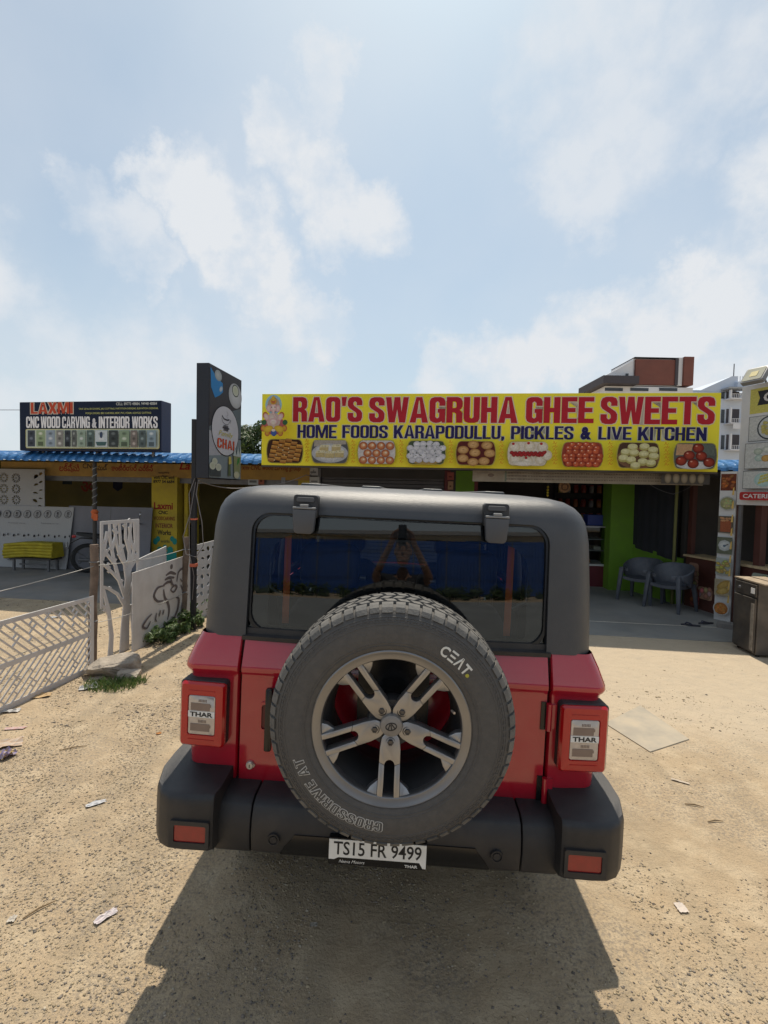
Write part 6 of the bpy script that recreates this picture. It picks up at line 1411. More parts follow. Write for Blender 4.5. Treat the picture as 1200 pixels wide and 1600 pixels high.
# motorcycle, seen from behind
BIKE = M('bike_black', (.015, .015, .017), .3, .1, .2, 8); BR = M('bike_rubber', (.02, .02, .02), .8)
c = ground(126, 897); mc = thing('motorcycle', 'black motorcycle parked under the roof behind the wooden fence post', 'motorcycle', (c.x+.05, c.y+.15, .012), (0, 0, R(28)))
for (x, nm) in ((0, 'rear_wheel'), (1.25, 'front_wheel')):
    mb = MB(); mb.lathe([(.23, -.045), (.28, -.05), (.305, -.02), (.305, .02), (.28, .05), (.23, .045)], 32, 'Y', (x, 0, .305), closed=True); w = part('wheel', mb, BR, mc, smooth=50)
    mb = MB(); mb.lathe([(.232, -.03), (.22, 0), (.232, .03)], 32, 'Y', (x, 0, .305)); [mb.tube([(x, 0, .305), (x+.23*math.cos(a), 0, .305+.23*math.sin(a))], .012, 6) for a in np.linspace(0, 6.283, 6)[:-1]]; part('rim', mb, STEEL, w)
mb = MB(); rings = [[(x, -w, z), (x, w, z), (x, w*.8, z+h), (x, -w*.8, z+h)] for (x, w, z, h) in ((-.2, .07, .80, .05), (-.05, .12, .76, .08), (.3, .13, .70, .09), (.55, .1, .70, .08))]; mb.loft(rings); part('seat', mb, M('bike_seat', (.02, .02, .02), .6), mc, bevel=.015, smooth=50)
mb = MB(); rings = [[(x, -w, z), (x, w, z), (x, w*.9, z+h*.6), (x, w*.4, z+h), (x, -w*.4, z+h), (x, -w*.9, z+h*.6)] for (x, w, z, h) in ((.52, .1, .68, .14), (.7, .15, .66, .26), (.9, .14, .68, .27), (1.02, .07, .74, .16))]; mb.loft(rings); part('fuel_tank', mb, BIKE, mc, smooth=50)
mb = MB(); mb.box(.35, .8, -.14, .14, .25, .6); mb.tube([(.55, 0, .6), (.6, 0, .8)], .1, 10); part('engine', mb, STEEL, mc, bevel=.03, smooth=40)
mb = MB(); mb.tube([(1.25, .08, .305), (1.0, .08, .98)], .024, 8); mb.tube([(1.25, -.08, .305), (1.0, -.08, .98)], .024, 8); part('fork', mb, STEEL, mc)
mb = MB(); mb.tube([(.9, -.36, 1.02), (.98, -.2, 1.03), (1.0, 0, .99), (.98, .2, 1.03), (.9, .36, 1.02)], .014, 8); hb = part('handlebar', mb, BIKE, mc, smooth=50)
for s in (-1, 1):
    mb = MB(); mb.tube([(.96, s*.25, 1.03), (.98, s*.33, 1.2)], .006, 6); part('mirror_stem', mb, BIKE, hb)
    mb = MB(); mb.lathe([(0, -.012), (.05, -.01), (.055, 0), (.05, .01), (0, .014)], 20, 'X', (.98, s*.35, 1.235)); part('mirror', mb, M('mirror_glass', (.75, .77, .8), .08, .9), hb, smooth=40)
mb = MB(); rings = [[(x, -w, z), (x, w, z), (x, w, z+.02), (x, -w, z+.02)] for (x, w, z) in ((-.34, .07, .5), (-.3, .075, .62), (-.12, .08, .72), (.1, .08, .70))]; mb.loft(rings); part('rear_mudguard', mb, BIKE, mc, bevel=.005)
mb = MB(); mb.box(-.27, -.2, -.07, .07, .74, .80); part('tail_light', mb, LENSR, mc, bevel=.012, smooth=40)
mb = MB(); mb.box(-.37, -.36, -.1, .1, .56, .65); part('number_plate', mb, WHITE, mc)
mb = MB(); mb.tube([(.6, -.12, .3), (.3, -.16, .25), (-.15, -.18, .3)], [.02, .03, .042], 10); part('exhaust', mb, STEEL, mc, smooth=50)
mb = MB(); mb.tube([(.3, .06, .35), (.35, .2, .005)], .012, 6); part('side_stand', mb, STEEL, mc)
mb = MB(); mb.lathe([(0, .02), (.09, .01), (.1, -.03), (.05, -.12), (0, -.13)], 20, 'X', (1.12, 0, .92)); part('headlamp', mb, BIKE, mc, smooth=40)
# orange rag on the post of the roof, twisted wire round it
c = ROW @ Vector((-10.9, .22, 0)); pz = rowpx(150, 804, .22)
rg = rowthing('roof_post', 'thin dark roof post with orange rag and wire wound round it', 'post', rowpx(148, 804, .22)[0], .22, 0)
mb = MB(); mb.tube([(0, 0, 0), (0, 0, 2.26)], .035, 10); part('pole', mb, TIMB, rg, smooth=50)
mb = MB(); mb.tube([(.04*math.cos(t*2.2), .04*math.sin(t*2.2), 1.4+t*.045) for t in np.linspace(0, 18, 70)], .006, 6); part('wound_wire', mb, M('pale_wire', (.3, .3, .28), .6), rg, smooth=60)
mb = MB(); mb.lathe([(.036, 1.22), (.06, 1.25), (.05, 1.31), (.065, 1.36), (.036, 1.4)], 12, 'Z'); mb.box(.02, .1, -.06, -.045, 1.2, 1.32); part('rag', mb, M('orange_rag', (.5, .11, .03), .8), rg, smooth=50)

a_, b_, c_ = (ROW @ Vector((rowpx(x, y, .5)[0], .5, rowpx(x, y, .5)[1])) for x, y in ((1008, 752), (1052, 772), (1094, 750)))
wire([a_, b_, c_], .004, M('drooping_wire', (.12, .12, .12), .6), 'thin wire drooping under the valance before the black curtain', .03, name='cable')
# ================================================================== buildings beyond the shops
def far(x, y, dist):         # point on a pixel's ray at a given depth
    d = CAM_M @ Vector(((x-600)/CAM_F, -(y-800)/CAM_F, -1.0)); return Vector((0, 0, CAM_H))+d*(dist/d.y)
AWH = M('apartment_white', (.62, .63, .66), .8, 0, .06, .4); ABR = M('apartment_brown', (.16, .055, .04), .7, 0, .1, 1, dirt=((.1, .03, .025), .5, 2)); ADK = M('apartment_dark', (.05, .045, .055), .7, 0, .1, 1); APB = M('apartment_pale_blue', (.50, .56, .66), .8, 0, .06, .3); WIN = M('window_dark', (.03, .035, .045), .15, 0, .1, 2)
Z1 = 48.0
def A(x, y): p = far(x, y, Z1); return p.x, p.z
ap = thing('apartment_block', 'white apartment block with red-brown roof boxes behind the yellow sign', 'building', (0, Z1, 0))
def ab(name, x0, x1, y0, y1, d0, d1, mat, par=ap):
    (a, zt), (b, _) = A(x0, y0), A(x1, y0); zb = A((x0+x1)/2, y1)[1] if y1 else 0
    return bx(name, par, mat, a, b, d0, d1, zb, zt)
ab('wall', 946, 1083, 603, None, 0, 12, AWH); 
ab('roof_box', 992, 1060, 559, 602.5, .3, 5, AWH); ab('cladding', 994, 1056, 561, 601, .0, .29, ABR); ab('tower', 1068, 1083, 558, 602.5, -.2, 4, ABR); ab('frame', 1060.2, 1067.8, 558.5, 602.5, .05, 4, AWH)
ab('edge', 992, 1060, 557.5, 559, .0, 5, ADK); ab('side_frame', 1055.5, 1060, 560, 602, -.1, .28, ADK)
ab('parapet', 936, 991, 590, 602.5, -1.0, 5, ADK)
(a, z), (b, z2) = A(964, 577), A(991.5, 562); zb = A(980, 590)[1]
mb = MB(); mb.add([(a, .2, zb), (b, .2, zb), (b, .2, z2), (a, .2, z), (a, 6, zb), (b, 6, zb), (b, 6, z2), (a, 6, z)], [(0,1,2,3),(7,6,5,4),(0,4,5,1),(1,5,6,2),(2,6,7,3),(3,7,4,0)]); part('stair_head', mb, AWH, ap)
ab('vent', 979, 983, 583, 589, .1, .19, WIN)
for k, x in enumerate((945, 985, 1030)): ab('window', x, x+28, 606, 611, -.06, -.01, WIN)
for r_ in range(4):
    for k in range(5): x = 935+k*29; ab('window', x, x+15, 625+r_*48, 650+r_*48, -.06, -.01, WIN)
Z2 = 56.0
p2 = thing('apartment_block', 'pale blue apartment block with balconies between the yellow sign and banner', 'building', (0, Z2, 0))
def A2(x, y): p = far(x, y, Z2); return p.x, p.z
def cb2(name, x0, x1, y0, y1, d0, d1, mat):
    (a, zt), (b, _) = A2(x0, y0), A2(x1, y0); zb = A2((x0+x1)/2, y1)[1] if y1 else 0
    return bx(name, p2, mat, a, b, d0, d1, zb, zt)
cb2('wall', 1070, 1215, 612, None, 0, 12, APB)
(a, z), (b, z2) = A2(1097, 609), A2(1146, 587); zb = A2(1110, 612)[1]
mb = MB(); mb.add([(a-1.2, .2, zb), (b+.6, .2, zb), (b+.6, .2, z2), (b, .2, z2), (a, .2, z), (a-1.2, .2, z), (a-1.2, 8, zb), (b+.6, 8, zb), (b+.6, 8, z2), (b, 8, z2), (a, 8, z), (a-1.2, 8, z)], [(0,1,2,3,4,5),(11,10,9,8,7,6)]+[(i, i+6, (i+1) % 6+6, (i+1) % 6) for i in range(6)]); part('stair_head', mb, APB, p2)
cb2('parapet', 1150, 1215, 597, 611.5, -.3, .3, APB)
for (y0, y1) in ((611.8, 624), (639, 662), (679, 703)):
    o = cb2('balcony_opening', 1135, 1155, y0, y1, -.05, .0, ADK); cb2('window', 1127, 1132, y0+1, y1-1, -.06, -.01, WIN)
    cb2('balcony_slab', 1131, 1160, y1+.1, y1+2, -1.1, -.01, AWH); cb2('pillar', 1131.5, 1134, y0, y1, -1.05, -.8, AWH); cb2('pillar', 1155.5, 1158, y0, y1, -1.05, -.8, AWH)
    for k in range(8): cb2('baluster', 1135+k*2.7, 1135.5+k*2.7, y1-5.5, y1, -1.05, -1.0, AWH)
    cb2('railing', 1134, 1157, y1-6.2, y1-5.5, -1.07, -.98, AWH); cb2('window', 1170, 1190, y0, y1-4, -.06, -.01, WIN)
cb2('balcony_panel', 1135, 1155, 664, 672, -1.12, -1.08, AWH)
cb2('canopy', 1128, 1165, 607.5, 610.5, -1.2, .2, M('canopy_grey', (.3, .32, .35), .6))
mb = MB(); q = A2(1156, 587); mb.tube([(q[0], 1, q[1]-.6), (q[0], 1, q[1]+1.6)], .05, 6); part('mast', mb, ADK, p2)
for k in range(4): (a, z) = A2(1158+k*4, 586); mb = MB(); mb.box(a-.03, a+.03, .5, .56, z-.95, z); part('railing_post', mb, AWH, p2)

# ================================================================== plants
def leafy(n, centers, size, cols, up=.3):
    """many small leaf faces round the given clump centres (x, y, z, radius)"""
    mb = MB()
    for k in range(n):
        cx, cy, cz, r = random.choice(centers); d = Vector((random.gauss(0, 1), random.gauss(0, 1), random.gauss(0, 1))).normalized()*r*random.random()**.4
        p = Vector((cx, cy, cz))+Vector((d.x, d.y, d.z*.8)); s = size*random.uniform(.6, 1.3)
        if p.z < .01: p.z = .01+random.random()*.03
        nrm = (d.normalized()+Vector((0, 0, up))+Vector((random.gauss(0, .5), random.gauss(0, .5), random.gauss(0, .5)))).normalized(); t = nrm.orthogonal().normalized(); t = Matrix.Rotation(random.random()*6.28, 3, nrm) @ t; b_ = nrm.cross(t)
        c = random.choice(cols); kk = random.uniform(.7, 1.25); c = tuple(v*kk for v in c)
        mb.add([p-t*s, p-b_*s*.42+nrm*s*.12, p+t*s, p+b_*s*.42+nrm*s*.12], [(0,1,2,3)], [c]*4)
    return mb
LEAF = leaf_mat('leaf', None, None); BARK = M('bark', (.13, .095, .065), .9, 0, .3, 9, bump=.7, bs=30)
GC = [(.06, .10, .025), (.045, .085, .02), (.085, .12, .035), (.04, .07, .025)]
def tree(loc, h, cr, label, n=6000, grp=None):
    t = thing('tree', label, 'tree', loc, group=grp); tr_h = h-cr*1.2
    mb = MB(); mb.tube([(0, 0, 0), (.06, .03, tr_h*.5), (0, .05, tr_h), (.05, 0, h-cr*.5)], [.16, .13, .10, .04], 10); part('trunk', mb, BARK, t, smooth=50)
    cs = []
    for k in range(22):
        a = random.random()*6.28; e = random.uniform(-.4, 1); r = cr*random.uniform(.45, .95); cs.append((r*math.cos(a)*math.cos(e), r*math.sin(a)*math.cos(e), h-cr*.8+r*.8*math.sin(e), cr*random.uniform(.2, .36)))
    for k in range(7):
        c = cs[k]; mb = MB(); mb.tube([(0, .04, tr_h*.9), (c[0]*.5, c[1]*.5, (tr_h+c[2])/2), c[:3]], [.06, .04, .015], 6); part('limb', mb, BARK, t, smooth=50)
    o = part('crown', leafy(n, cs, .085, GC), LEAF, t, fix=False); o['kind'] = 'stuff'; return t
p = far(408, 700, 19.0); tree((p.x, p.y, 0), p.z+1.15, 1.75, 'green leafy tree behind the blue roof beside the tea sign', 9000)
p = far(700, 690, 34.0); tree((p.x, p.y, 0), 4.6, 1.6, 'green leafy tree hidden behind the long yellow sign', 2500)
random.seed(77); cl_far = []
for k in range(420):
    a = R(random.uniform(-75, 75)); d = random.uniform(75, 110); cl_far.append((d*math.sin(a), d*math.cos(a), random.uniform(.8, 3.4), random.uniform(1.0, 2.2)))
o = part('far_trees', leafy(15000, cl_far, .5, GC), LEAF, None, fix=False); tag(o, 'distant belt of green trees on the horizon behind the shops', 'trees', None, 'stuff')
def weed(pxy, clumps, n, size, label, cols=[(.09, .15, .035), (.07, .125, .03), (.12, .17, .05), (.06, .10, .03)], grp='weeds along the fence'):
    c = ground(*pxy); t = thing('weed', label, 'weed', c, group=grp)
    o = part('foliage', leafy(n, clumps, size, cols, .8), LEAF, t, fix=False); o['kind'] = 'stuff'
    mb = MB()
    for cl_ in clumps: mb.tube([(cl_[0]*.6, cl_[1]*.6, 0), cl_[:3]], [.006, .003], 5)
    part('stem', mb, M('weed_stem', (.09, .12, .04), .8), t); return t
random.seed(5)
weed((275, 985), [(random.uniform(-.22, .22), random.uniform(-.2, .25), random.uniform(.04, .2), .09) for _ in range(14)], 1500, .03, 'leafy green weed clump between the wooden post and sign pole')
weed((246, 1000), [(random.uniform(-.2, .2), random.uniform(-.2, .2), random.uniform(.03, .13), .08) for _ in range(14)], 1200, .028, 'leafy green weed clump at the foot of the carved board')
weed((296, 965), [(random.uniform(-.15, .15), random.uniform(-.2, .3), random.uniform(.05, .22), .1) for _ in range(10)], 900, .03, 'leafy green weed clump behind the tea sign pole')
def grass(pxy, rad, n, h, label):
    c = ground(*pxy); mb = MB()
    for k in range(n):
        a = random.random()*6.28; r = rad*random.random()**.6; x, y = r*math.cos(a)*1.5, r*math.sin(a)*.8; l = h*random.uniform(.5, 1.2); lx, ly = random.gauss(0, .5)*l, random.gauss(0, .5)*l; w = .003; cc = random.choice([(.07, .13, .03), (.09, .16, .035), (.14, .17, .05)])
        mb.add([(x-w, y, 0), (x+w, y, 0), (x+lx*.5+w*.7, y+ly*.5, l*.6), (x+lx, y+ly, l*.8), (x+lx*.5-w*.7, y+ly*.5, l*.6)], [(0,1,2,3,4)], [cc]*5)
    o = part('grass_tuft', mb, LEAF, None, c, fix=False); tag(o, label, 'grass', None, 'stuff')
grass((172, 1074), .16, 420, .085, 'bright grass tuft growing in front of the concrete chunk'); grass((205, 1066), .1, 200, .07, 'short grass beside the concrete chunk under the carved board')
# concrete chunk
def rock(pxy, dims, seed, label, mat, rz=0, tilt=0):
    c = ground(*pxy); random.seed(seed); bm = bmesh.new()
    for k in range(34):
        v = Vector((random.uniform(-1, 1), random.uniform(-1, 1), random.uniform(-1, 1))); v = v/max(abs(v.x), abs(v.y), abs(v.z))*random.uniform(.86, 1); bm.verts.new((v.x*dims[0], v.y*dims[1], (v.z+1)*dims[2]))
    bmesh.ops.convex_hull(bm, input=bm.verts); bmesh.ops.subdivide_edges(bm, edges=bm.edges, cuts=2, use_grid_fill=True)
    for v in bm.verts: v.co += Vector((random.gauss(0, 1), random.gauss(0, 1), random.gauss(0, 1)))*min(dims)*.05
    me = bpy.data.meshes.new('r'); bm.to_mesh(me); bm.free(); me.materials.append(mat); o = link('concrete_chunk', me, None, (c.x, c.y, -.015), (tilt, 0, rz)); tag(o, label, 'rubble'); return o
RUB = M('rubble', (.36, .31, .25), .95, 0, .25, 10, bump=1.0, bs=60, dirt=((.24, .2, .16), .5, 14))
rock((178, 1052), (.25, .14, .085), 3, 'large broken slab of concrete lying at the foot of the fence', RUB, R(35), R(8)); rock((202, 1060), (.1, .08, .045), 4, 'small concrete lump beside the broken slab', RUB, R(10)); rock((150, 1062), (.07, .05, .02), 9, 'flat stone chip at the foot of the wooden fence post', RUB, R(70))
# litter
random.seed(21)
def scrap(px, py, w, l, rz, col, label, col2=None, crump=.35, name='litter', n=7):
    c = ground(px, py); mb = MB(); vs = []; cs = []
    for j in range(n):
        for i in range(n):
            x, y = (i/(n-1)-.5)*w, (j/(n-1)-.5)*l; z = .006+abs(random.gauss(0, 1))*min(w, l)*crump*.35
            vs.append((x+random.gauss(0, w*.03), y+random.gauss(0, l*.03), z)); cs.append(col2 if (col2 and (i+j) % 3 == 0) else col)
    mb.add(vs, [(j*n+i, j*n+i+1, (j+1)*n+i+1, (j+1)*n+i) for j in range(n-1) for i in range(n-1)], cs)
    o = part(name, mb, attr_mat('litter_%d_%d' % (px, py), .5, .15), None, c, (0, 0, rz), fix=False); tag(o, label, 'litter'); return o
scrap(150, 1257, .03, .10, R(-55), (.55, .55, .56), 'crumpled silver foil strip on the gravel')
scrap(165, 1434, .035, .085, R(-35), (.62, .58, .58), 'torn white paper scrap on the sand near the car shadow', (.5, .4, .42))
scrap(64, 1088, .15, .10, R(20), (.48, .33, .17), 'folded brown cardboard scrap below the lattice board', None, .2)
scrap(8, 1165, .20, .12, R(30), (.5, .36, .25), 'tan paper cup lying flat among the wrappers', (.45, .4, .35), .3); scrap(8, 1182, .12, .1, R(-20), (.25, .22, .42), 'shiny purple and yellow snack wrapper on the gravel', (.55, .4, .06), .6)
scrap(24, 1139, .14, .04, R(10), (.55, .5, .48), 'pale wrapper with red print below the lattice board', (.5, .1, .05), .2); scrap(18, 1112, .12, .06, R(15), (.55, .53, .5), 'thin clear plastic scrap at the foot of the lattice board')
scrap(19, 1438, .03, .03, R(10), (.5, .45, .38), 'small beige paper chip on the sand', None, .2); scrap(1064, 1420, .045, .05, R(0), (.6, .52, .45), 'white splash of dried paper on the sand right of the car', None, .1); scrap(1063, 1222, .02, .1, R(60), (.5, .42, .33), 'thin white sliver on the sand near the cement sheet', None, .2)
scrap(140, 1075, .16, .1, R(30), (.42, .42, .42), 'grey plastic bag scraps beside the concrete chunk', (.6, .58, .55), .4); scrap(85, 965, .16, .08, R(10), (.5, .5, .5), 'white paper lying in the shade before the workshop', None, .2)
scrap(248, 1147, .035, .025, R(30), (.45, .2, .06), 'tiny orange leaf on the sand beside the bumper', None, .3)
scrap(490, 1447, .03, .02, R(0), (.4, .36, .3), 'small pale chip in the shade of the car', None, .3)
for (px, py, l, rz, lab) in ((115, 1170, .16, R(25), 'thin dry stick on the gravel beside the wrappers'), (62, 1423, .12, R(50), 'short dark twig on the sand'), (1118, 1285, .09, R(5), 'short dark twig on the sand right of the car'), (1085, 1260, .1, R(-15), 'pale dry twig on the sand right of the car')):
    c = ground(px, py); mb = MB(); mb.tube([(-l/2, 0, .006), (0, .006, .009), (l/2, 0, .006)], [.003, .004, .002], 6); o = part('twig', mb, M('dry_twig', (.22, .15, .08), .9), None, c, (0, 0, rz)); tag(o, lab, 'twig')

# ================================================================== across the road, seen only in the car's rear window
FENB = M('fence_blue', (.015, .07, .30), .4, .1, .15, 1.5, dirt=((.06, .12, .3), .4, 2))
fen = thing('blue_fence', 'blue profiled sheet fence along the far side of the road', 'fence', (0, -18.5, 0))
mbp = MB(); prof = []
for k in range(10): b_ = k*.2; prof += [(b_, 0), (b_+.06, 0), (b_+.08, .035), (b_+.15, .035), (b_+.17, 0)]
prof.append((2.0, 0)); mbp.loft([[(x, y, z) for x, y in prof] for z in (0.05, 2.5)], cap=False, closed=False); FP = mbp.mesh('sheet', FENB, fix=False)
for k in range(-15, 15): link('sheet', FP, fen, (k*2.0, .003*(k % 2), 0))
PO = MB().box(-.03, .03, .04, .09, 0, 2.55).mesh('post', STEEL)
for k in range(-15, 16): link('post', PO, fen, (k*2.0, 0, 0))
bx('rail', fen, STEEL, -30, 30, -.06, -.005, 2.1, 2.15); bx('rail', fen, STEEL, -30, 30, -.06, -.005, .5, .55)
random.seed(31)
hed = part('ground_cover', leafy(14000, [(random.uniform(-22, 22), random.uniform(-18.1, -16.6), random.uniform(.05, .4), random.uniform(.2, .4)) for _ in range(260)], .09, GC, .6), LEAF, None, fix=False); tag(hed, 'low green scrub growing along the blue fence across the road', 'scrub', None, 'stuff')
wh = thing('warehouse', 'long cream warehouse beyond the blue fence', 'building', (-4, -34, 0)); CRM = M('warehouse_cream', (.45, .38, .24), .8)
bx('wall', wh, CRM, -22, 26, -10, 0, 0, 3.6); bx('roof', wh, M('warehouse_roof', (.3, .3, .3), .6), -22.5, 26.5, -10.5, .5, 3.62, 3.9)
for k in range(11): bx('window', wh, WIN, -20+k*4.2, -18.4+k*4.2, .005, .06, 2.3, 3.2)
# cables over the road and by the workshop sign
up1 = thing('utility_pole', 'concrete utility pole across the road at the left', 'pole', (-26, -16.2, 0)); mb = MB(); mb.tube([(0, 0, 0), (0, 0, 7.6)], [.14, .09], 12); part('shaft', mb, CONC, up1, smooth=50); bx('cross_arm', up1, STEEL, -.6, .6, -.04, .04, 7.0, 7.08)
up2 = thing('utility_pole', 'concrete utility pole across the road at the right', 'pole', (26, -16.2, 0)); mb = MB(); mb.tube([(0, 0, 0), (0, 0, 7.6)], [.14, .09], 12); part('shaft', mb, CONC, up2, smooth=50); bx('cross_arm', up2, STEEL, -.6, .6, -.04, .04, 7.0, 7.08)
CBL = M('black_cable', (.02, .02, .02), .6)
for (z, s, lab) in ((7.03, 1.9, 'upper power cable spanning the two poles across the road'), (5.8, 1.5, 'lower power cable spanning the two poles across the road')): wire([Vector((-26, -16.2, z)), Vector((0, -16.2, z-.6)), Vector((26, -16.2, z))], .022, CBL, lab, s*.3, name='power_cable')
lp = ROW @ Vector((-18.5, 1.5, 0)); up3 = thing('utility_pole', 'thin steel pole beyond the end of the workshop', 'pole', lp); mb = MB(); mb.tube([(0, 0, 0), (0, 0, 4.2)], .05, 10); part('shaft', mb, STEEL, up3, smooth=50); bx('cross_arm', up3, STEEL, -.3, .3, -.03, .03, 3.6, 3.66)
e = ROW @ Vector((LX0+.02, .2, 3.2)); wire([lp+Vector((0, 0, 3.63)), e], .006, M('grey_cable', (.3, .3, .32), .6), 'thin grey cable strung from the workshop sign to a pole', .06, name='sign_cable')

# ================================================================== people
SKIN = M('skin', (.24, .125, .075), .6, 0, .08, 8); HAIR = M('black_hair', (.012, .01, .01), .7, 0, .2, 40, bump=.5, bs=200)
def head(par, c, rz, tilt=0):
    """skull with brow, nose, mouth, ears; hair cap; faces +y before turning"""
    h = link('head', None, par, c, (tilt, 0, rz)); mb = MB(); rings = []
    for (z, rx, ry, yo) in ((-.125, .03, .035, .045), (-.105, .05, .055, .03), (-.07, .062, .078, .012), (-.03, .07, .088, .0), (.01, .074, .095, -.002), (.05, .075, .096, -.006), (.085, .066, .085, -.01), (.11, .045, .06, -.012), (.12, .012, .015, -.012)):
        rings.append([(rx*math.cos(a), yo+ry*math.sin(a), z) for a in np.linspace(0, 2*math.pi, 21)[:-1]])
    mb.loft(rings); mb.loft([[(-.012, .088, .015), (.012, .088, .015), (.0, .095, .02)], [(-.018, .088, -.035), (.018, .088, -.035), (0, .118, -.03)], [(-.012, .085, -.042), (.012, .085, -.042), (0, .098, -.043)]])
    for s in (-1, 1): mb.loft([[(s*.073, -.01, -.03), (s*.073, .02, -.025), (s*.085, .0, -.03)], [(s*.073, -.022, .0), (s*.073, .02, .005), (s*.092, -.012, .0)], [(s*.073, -.02, .03), (s*.073, .014, .03), (s*.085, -.014, .03)]])
    part('face', mb, SKIN, h, smooth=60)
    mb = MB()
    for s in (-1, 1): mb.lathe([(0, .0905), (.008, .090), (.012, .086)], 12, 'Y', (s*.03, 0, .01)); mb.box(s*.03-.018, s*.03+.018, .086, .0945, .026, .033)
    part('eyes', mb, HAIR, h); mb = MB(); mb.box(-.022, .022, .079, .087, -.072, -.064); part('mouth', mb, M('lips', (.2, .07, .06), .6), h, bevel=.003)
    mb = MB(); rings = []
    for (z, rx, ry, yo) in ((-.06, .068, .055, -.045), (-.01, .079, .07, -.036), (.045, .081, .095, -.014), (.09, .073, .094, -.012), (.12, .05, .066, -.013), (.134, .014, .018, -.013)): rings.append([(rx*math.cos(a)*(1+.02*math.sin(a*9)), yo+ry*math.sin(a), z) for a in np.linspace(0, 2*math.pi, 21)[:-1]])
    mb.loft(rings); part('hair', mb, HAIR, h, smooth=60)
    return h
def hand_chain(w, d, side_v, curl):
    """palm + five fingers from wrist w along direction d; side_v points to the thumb side, curl towards the palm"""
    d = Vector(d).normalized(); s = Vector(side_v).normalized(); c = Vector(curl).normalized(); out = []
    pts = [w]; ed = []; rad = [.025]; palm = w+d*.05; pts.append(palm); ed.append((0, 1)); rad.append((.036, .02))
    for k, (off, l) in enumerate(((.03, .075), (.01, .085), (-.01, .078), (-.028, .06))):
        b = w+d*.088+s*off; i = len(pts); pts += [b, b+d*l*.45+c*.02, b+d*l*.62+c*.05]; ed += [(1, i), (i, i+1), (i+1, i+2)]; rad += [.0105, .009, .0075]
    i = len(pts); tb_ = w+d*.035+s*.032; pts += [tb_, tb_+s*.022+d*.03+c*.012, tb_+s*.02+d*.05+c*.035]; ed += [(1, i), (i, i+1), (i+1, i+2)]; rad += [.013, .0105, .0085]
    return pts, ed, rad
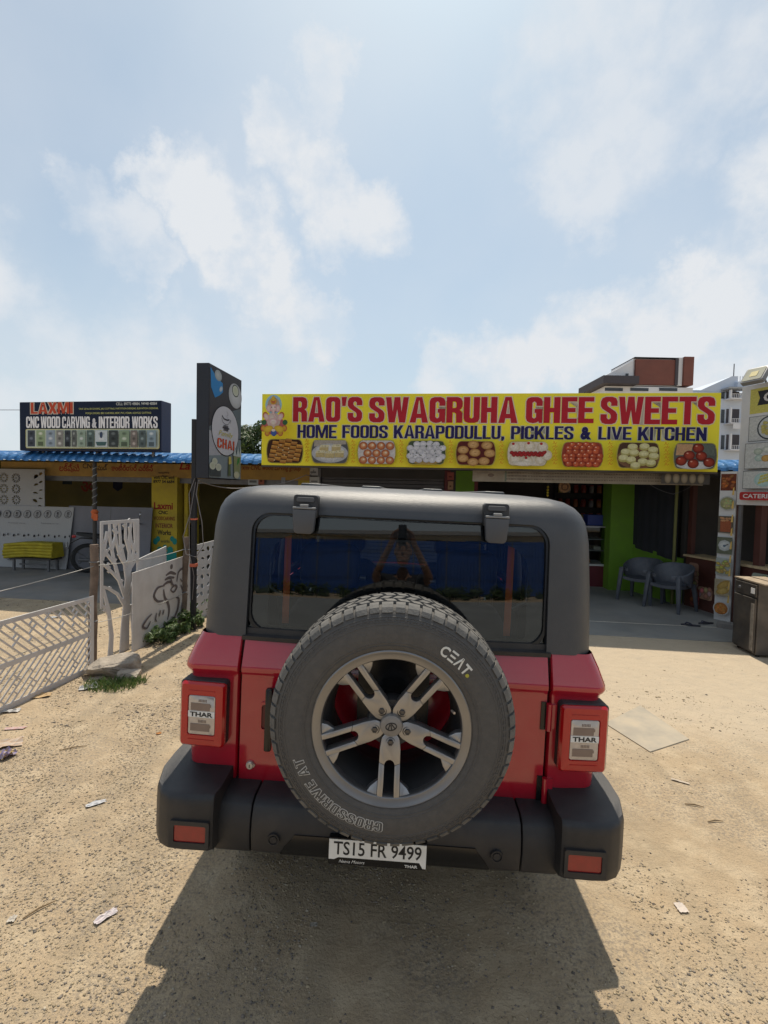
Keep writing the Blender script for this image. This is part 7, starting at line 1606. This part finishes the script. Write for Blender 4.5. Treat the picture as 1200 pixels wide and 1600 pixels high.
def person(name, label, loc, rz, pose, shirt, trousers):
    t = thing(name, label, 'person', loc, (0, 0, rz))
    V = Vector; P = {'pel': V((0, 0, .93)), 'sp': V((0, .0, 1.12)), 'ch': V((0, .0, 1.32)), 'nk': V((0, .0, 1.45)), 'hd': V((0, .02, 1.52))}
    for s, n in ((-1, 'l'), (1, 'r')):
        P['hip'+n] = V((s*.09, 0, .88)); P['kn'+n] = V((s*.11, .02, .48)); P['an'+n] = V((s*.115, -.02, .09)); P['to'+n] = V((s*.13, .13, .04)); P['sh'+n] = V((s*.18, -.01, 1.39)); P['el'+n] = V((s*.235, -.02, 1.12)); P['wr'+n] = V((s*.24, .06, .88))
    P.update({k: v for k, v in pose.items() if k in P})
    keys = list(P); ix = {k: i for i, k in enumerate(keys)}; RAD = {'pel': (.15, .115), 'sp': (.135, .10), 'ch': (.155, .105), 'nk': .055, 'hd': .055}
    for n in 'lr': RAD.update({'hip'+n: .09, 'kn'+n: .058, 'an'+n: .042, 'to'+n: .038, 'sh'+n: .06, 'el'+n: .042, 'wr'+n: .027})
    E_ = [('pel', 'sp'), ('sp', 'ch'), ('ch', 'nk'), ('nk', 'hd')]
    for n in 'lr': E_ += [('pel', 'hip'+n), ('hip'+n, 'kn'+n), ('kn'+n, 'an'+n), ('an'+n, 'to'+n), ('ch', 'sh'+n), ('sh'+n, 'el'+n), ('el'+n, 'wr'+n)]
    pts = [tuple(P[k]) for k in keys]; rad = [RAD[k] for k in keys]; ed = [(ix[a], ix[b]) for a, b in E_]
    for n, s in (('l', -1), ('r', 1)):
        d = pose.get('hd_'+n) or (P['wr'+n]-P['el'+n]).normalized()
        hp, he, hr = hand_chain(P['wr'+n], d, pose.get('thumb'+n, V((0, 1, 0))), pose.get('curl'+n, V((-s, 0, 0)))); o = len(pts)
        pts += [tuple(p) for p in hp[1:]]; rad += hr[1:]
        for (a, b) in he: ed.append((ix['wr'+n] if a == 0 else a-1+o, b-1+o))
    me = skin_mesh('body', pts, ed, rad, SKIN, 2); part('body', me, None, t)
    def cloth(nm, ks, es, grow, mat):
        kk = {k: i for i, k in enumerate(ks)}; pp = [tuple(P[k]) for k in ks]; rr = []
        for k in ks: r = RAD[k]; rr.append(tuple(x+grow for x in r) if isinstance(r, tuple) else r+grow)
        part(nm, skin_mesh(nm, pp, [(kk[a], kk[b]) for a, b in es], rr, mat, 2), None, t)
    for n in 'lr': P['hs'+n] = P['sh'+n].lerp(P['el'+n], .8); RAD['hs'+n] = .052
    RAD['nk'] = .058; P['co'] = P['ch'].lerp(P['nk'], .75); RAD['co'] = .075; P['hem'] = P['pel']-V((0, 0, .05)); RAD['hem'] = (.155, .12)
    cloth('shirt', ['sp', 'hem', 'ch', 'co', 'shl', 'shr', 'hsl', 'hsr'], [('hem', 'sp'), ('sp', 'ch'), ('ch', 'co'), ('ch', 'shl'), ('ch', 'shr'), ('shl', 'hsl'), ('shr', 'hsr')], .016, shirt)
    cloth('trousers', ['pel', 'hipl', 'hipr', 'knl', 'knr', 'anl', 'anr'], [('pel', 'hipl'), ('pel', 'hipr'), ('hipl', 'knl'), ('hipr', 'knr'), ('knl', 'anl'), ('knr', 'anr')], .014, trousers)
    for n in 'lr': a, b = P['an'+n], P['to'+n]; mb = MB(); mb.loft([[(a.x-.045, a.y-.06, 0), (a.x+.045, a.y-.06, 0), (b.x+.045, b.y+.05, 0), (b.x-.045, b.y+.05, 0)], [(a.x-.045, a.y-.06, .06), (a.x+.045, a.y-.06, .06), (b.x+.04, b.y+.04, .045), (b.x-.04, b.y+.04, .045)], [(a.x-.035, a.y-.04, .1), (a.x+.035, a.y-.04, .1), (a.x+.03, a.y+.05, .095), (a.x-.03, a.y+.05, .095)]]); part('shoe', mb, BLK, t, bevel=.012, smooth=50)
    head(t, P['hd']+V((0, .03, .12)), 0, pose.get('tilt', 0)); return t
V = Vector
# the photographer, whose reflection shows in the rear window: arms up, phone held above eye level
person('person', 'person in a dark shirt holding a phone up with both hands behind the car', (0, -.36, 0), 0,
    {'ell': V((-.27, .14, 1.42)), 'elr': V((.27, .14, 1.42)), 'wrl': V((-.105, .27, 1.70)), 'wrr': V((.105, .27, 1.70)), 'hd_l': V((.42, .42, 1)), 'hd_r': V((-.42, .42, 1)), 'thumbl': V((.7, -.5, .2)), 'thumbr': V((-.7, -.5, .2)), 'curll': V((.9, .1, 0)), 'curlr': V((-.9, .1, 0)), 'tilt': R(12)},
    M('dark_shirt', (.02, .02, .025), .8, 0, .2, 10), M('dark_trousers', (.03, .035, .05), .8))
ph = thing('phone', 'black phone held up in both hands of the person behind the car', 'phone', (0, -.012, CAM_H-.06))
mb = MB(); mb.prism(rrect(-.038, .038, -.08, .08, .01, 4), -.008, .0); part('case', mb, BLK, ph, bevel=.002, smooth=40)
mb = MB(); mb.prism(rrect(-.035, .035, -.076, .076, .008, 4), -.0092, -.0082); part('screen', mb, M('phone_screen', (.03, .03, .035), .1), ph)
# someone standing in the workshop doorway
q = rowpx(297, 800, 2.7); pp_ = ROW @ Vector((q[0], 2.7, .012))
person('person', 'person in a pale shirt standing in the workshop doorway behind the sign pole', pp_, ROW_A+R(165), {}, M('pale_shirt', (.45, .45, .47), .8), M('black_trousers', (.015, .015, .02), .8))
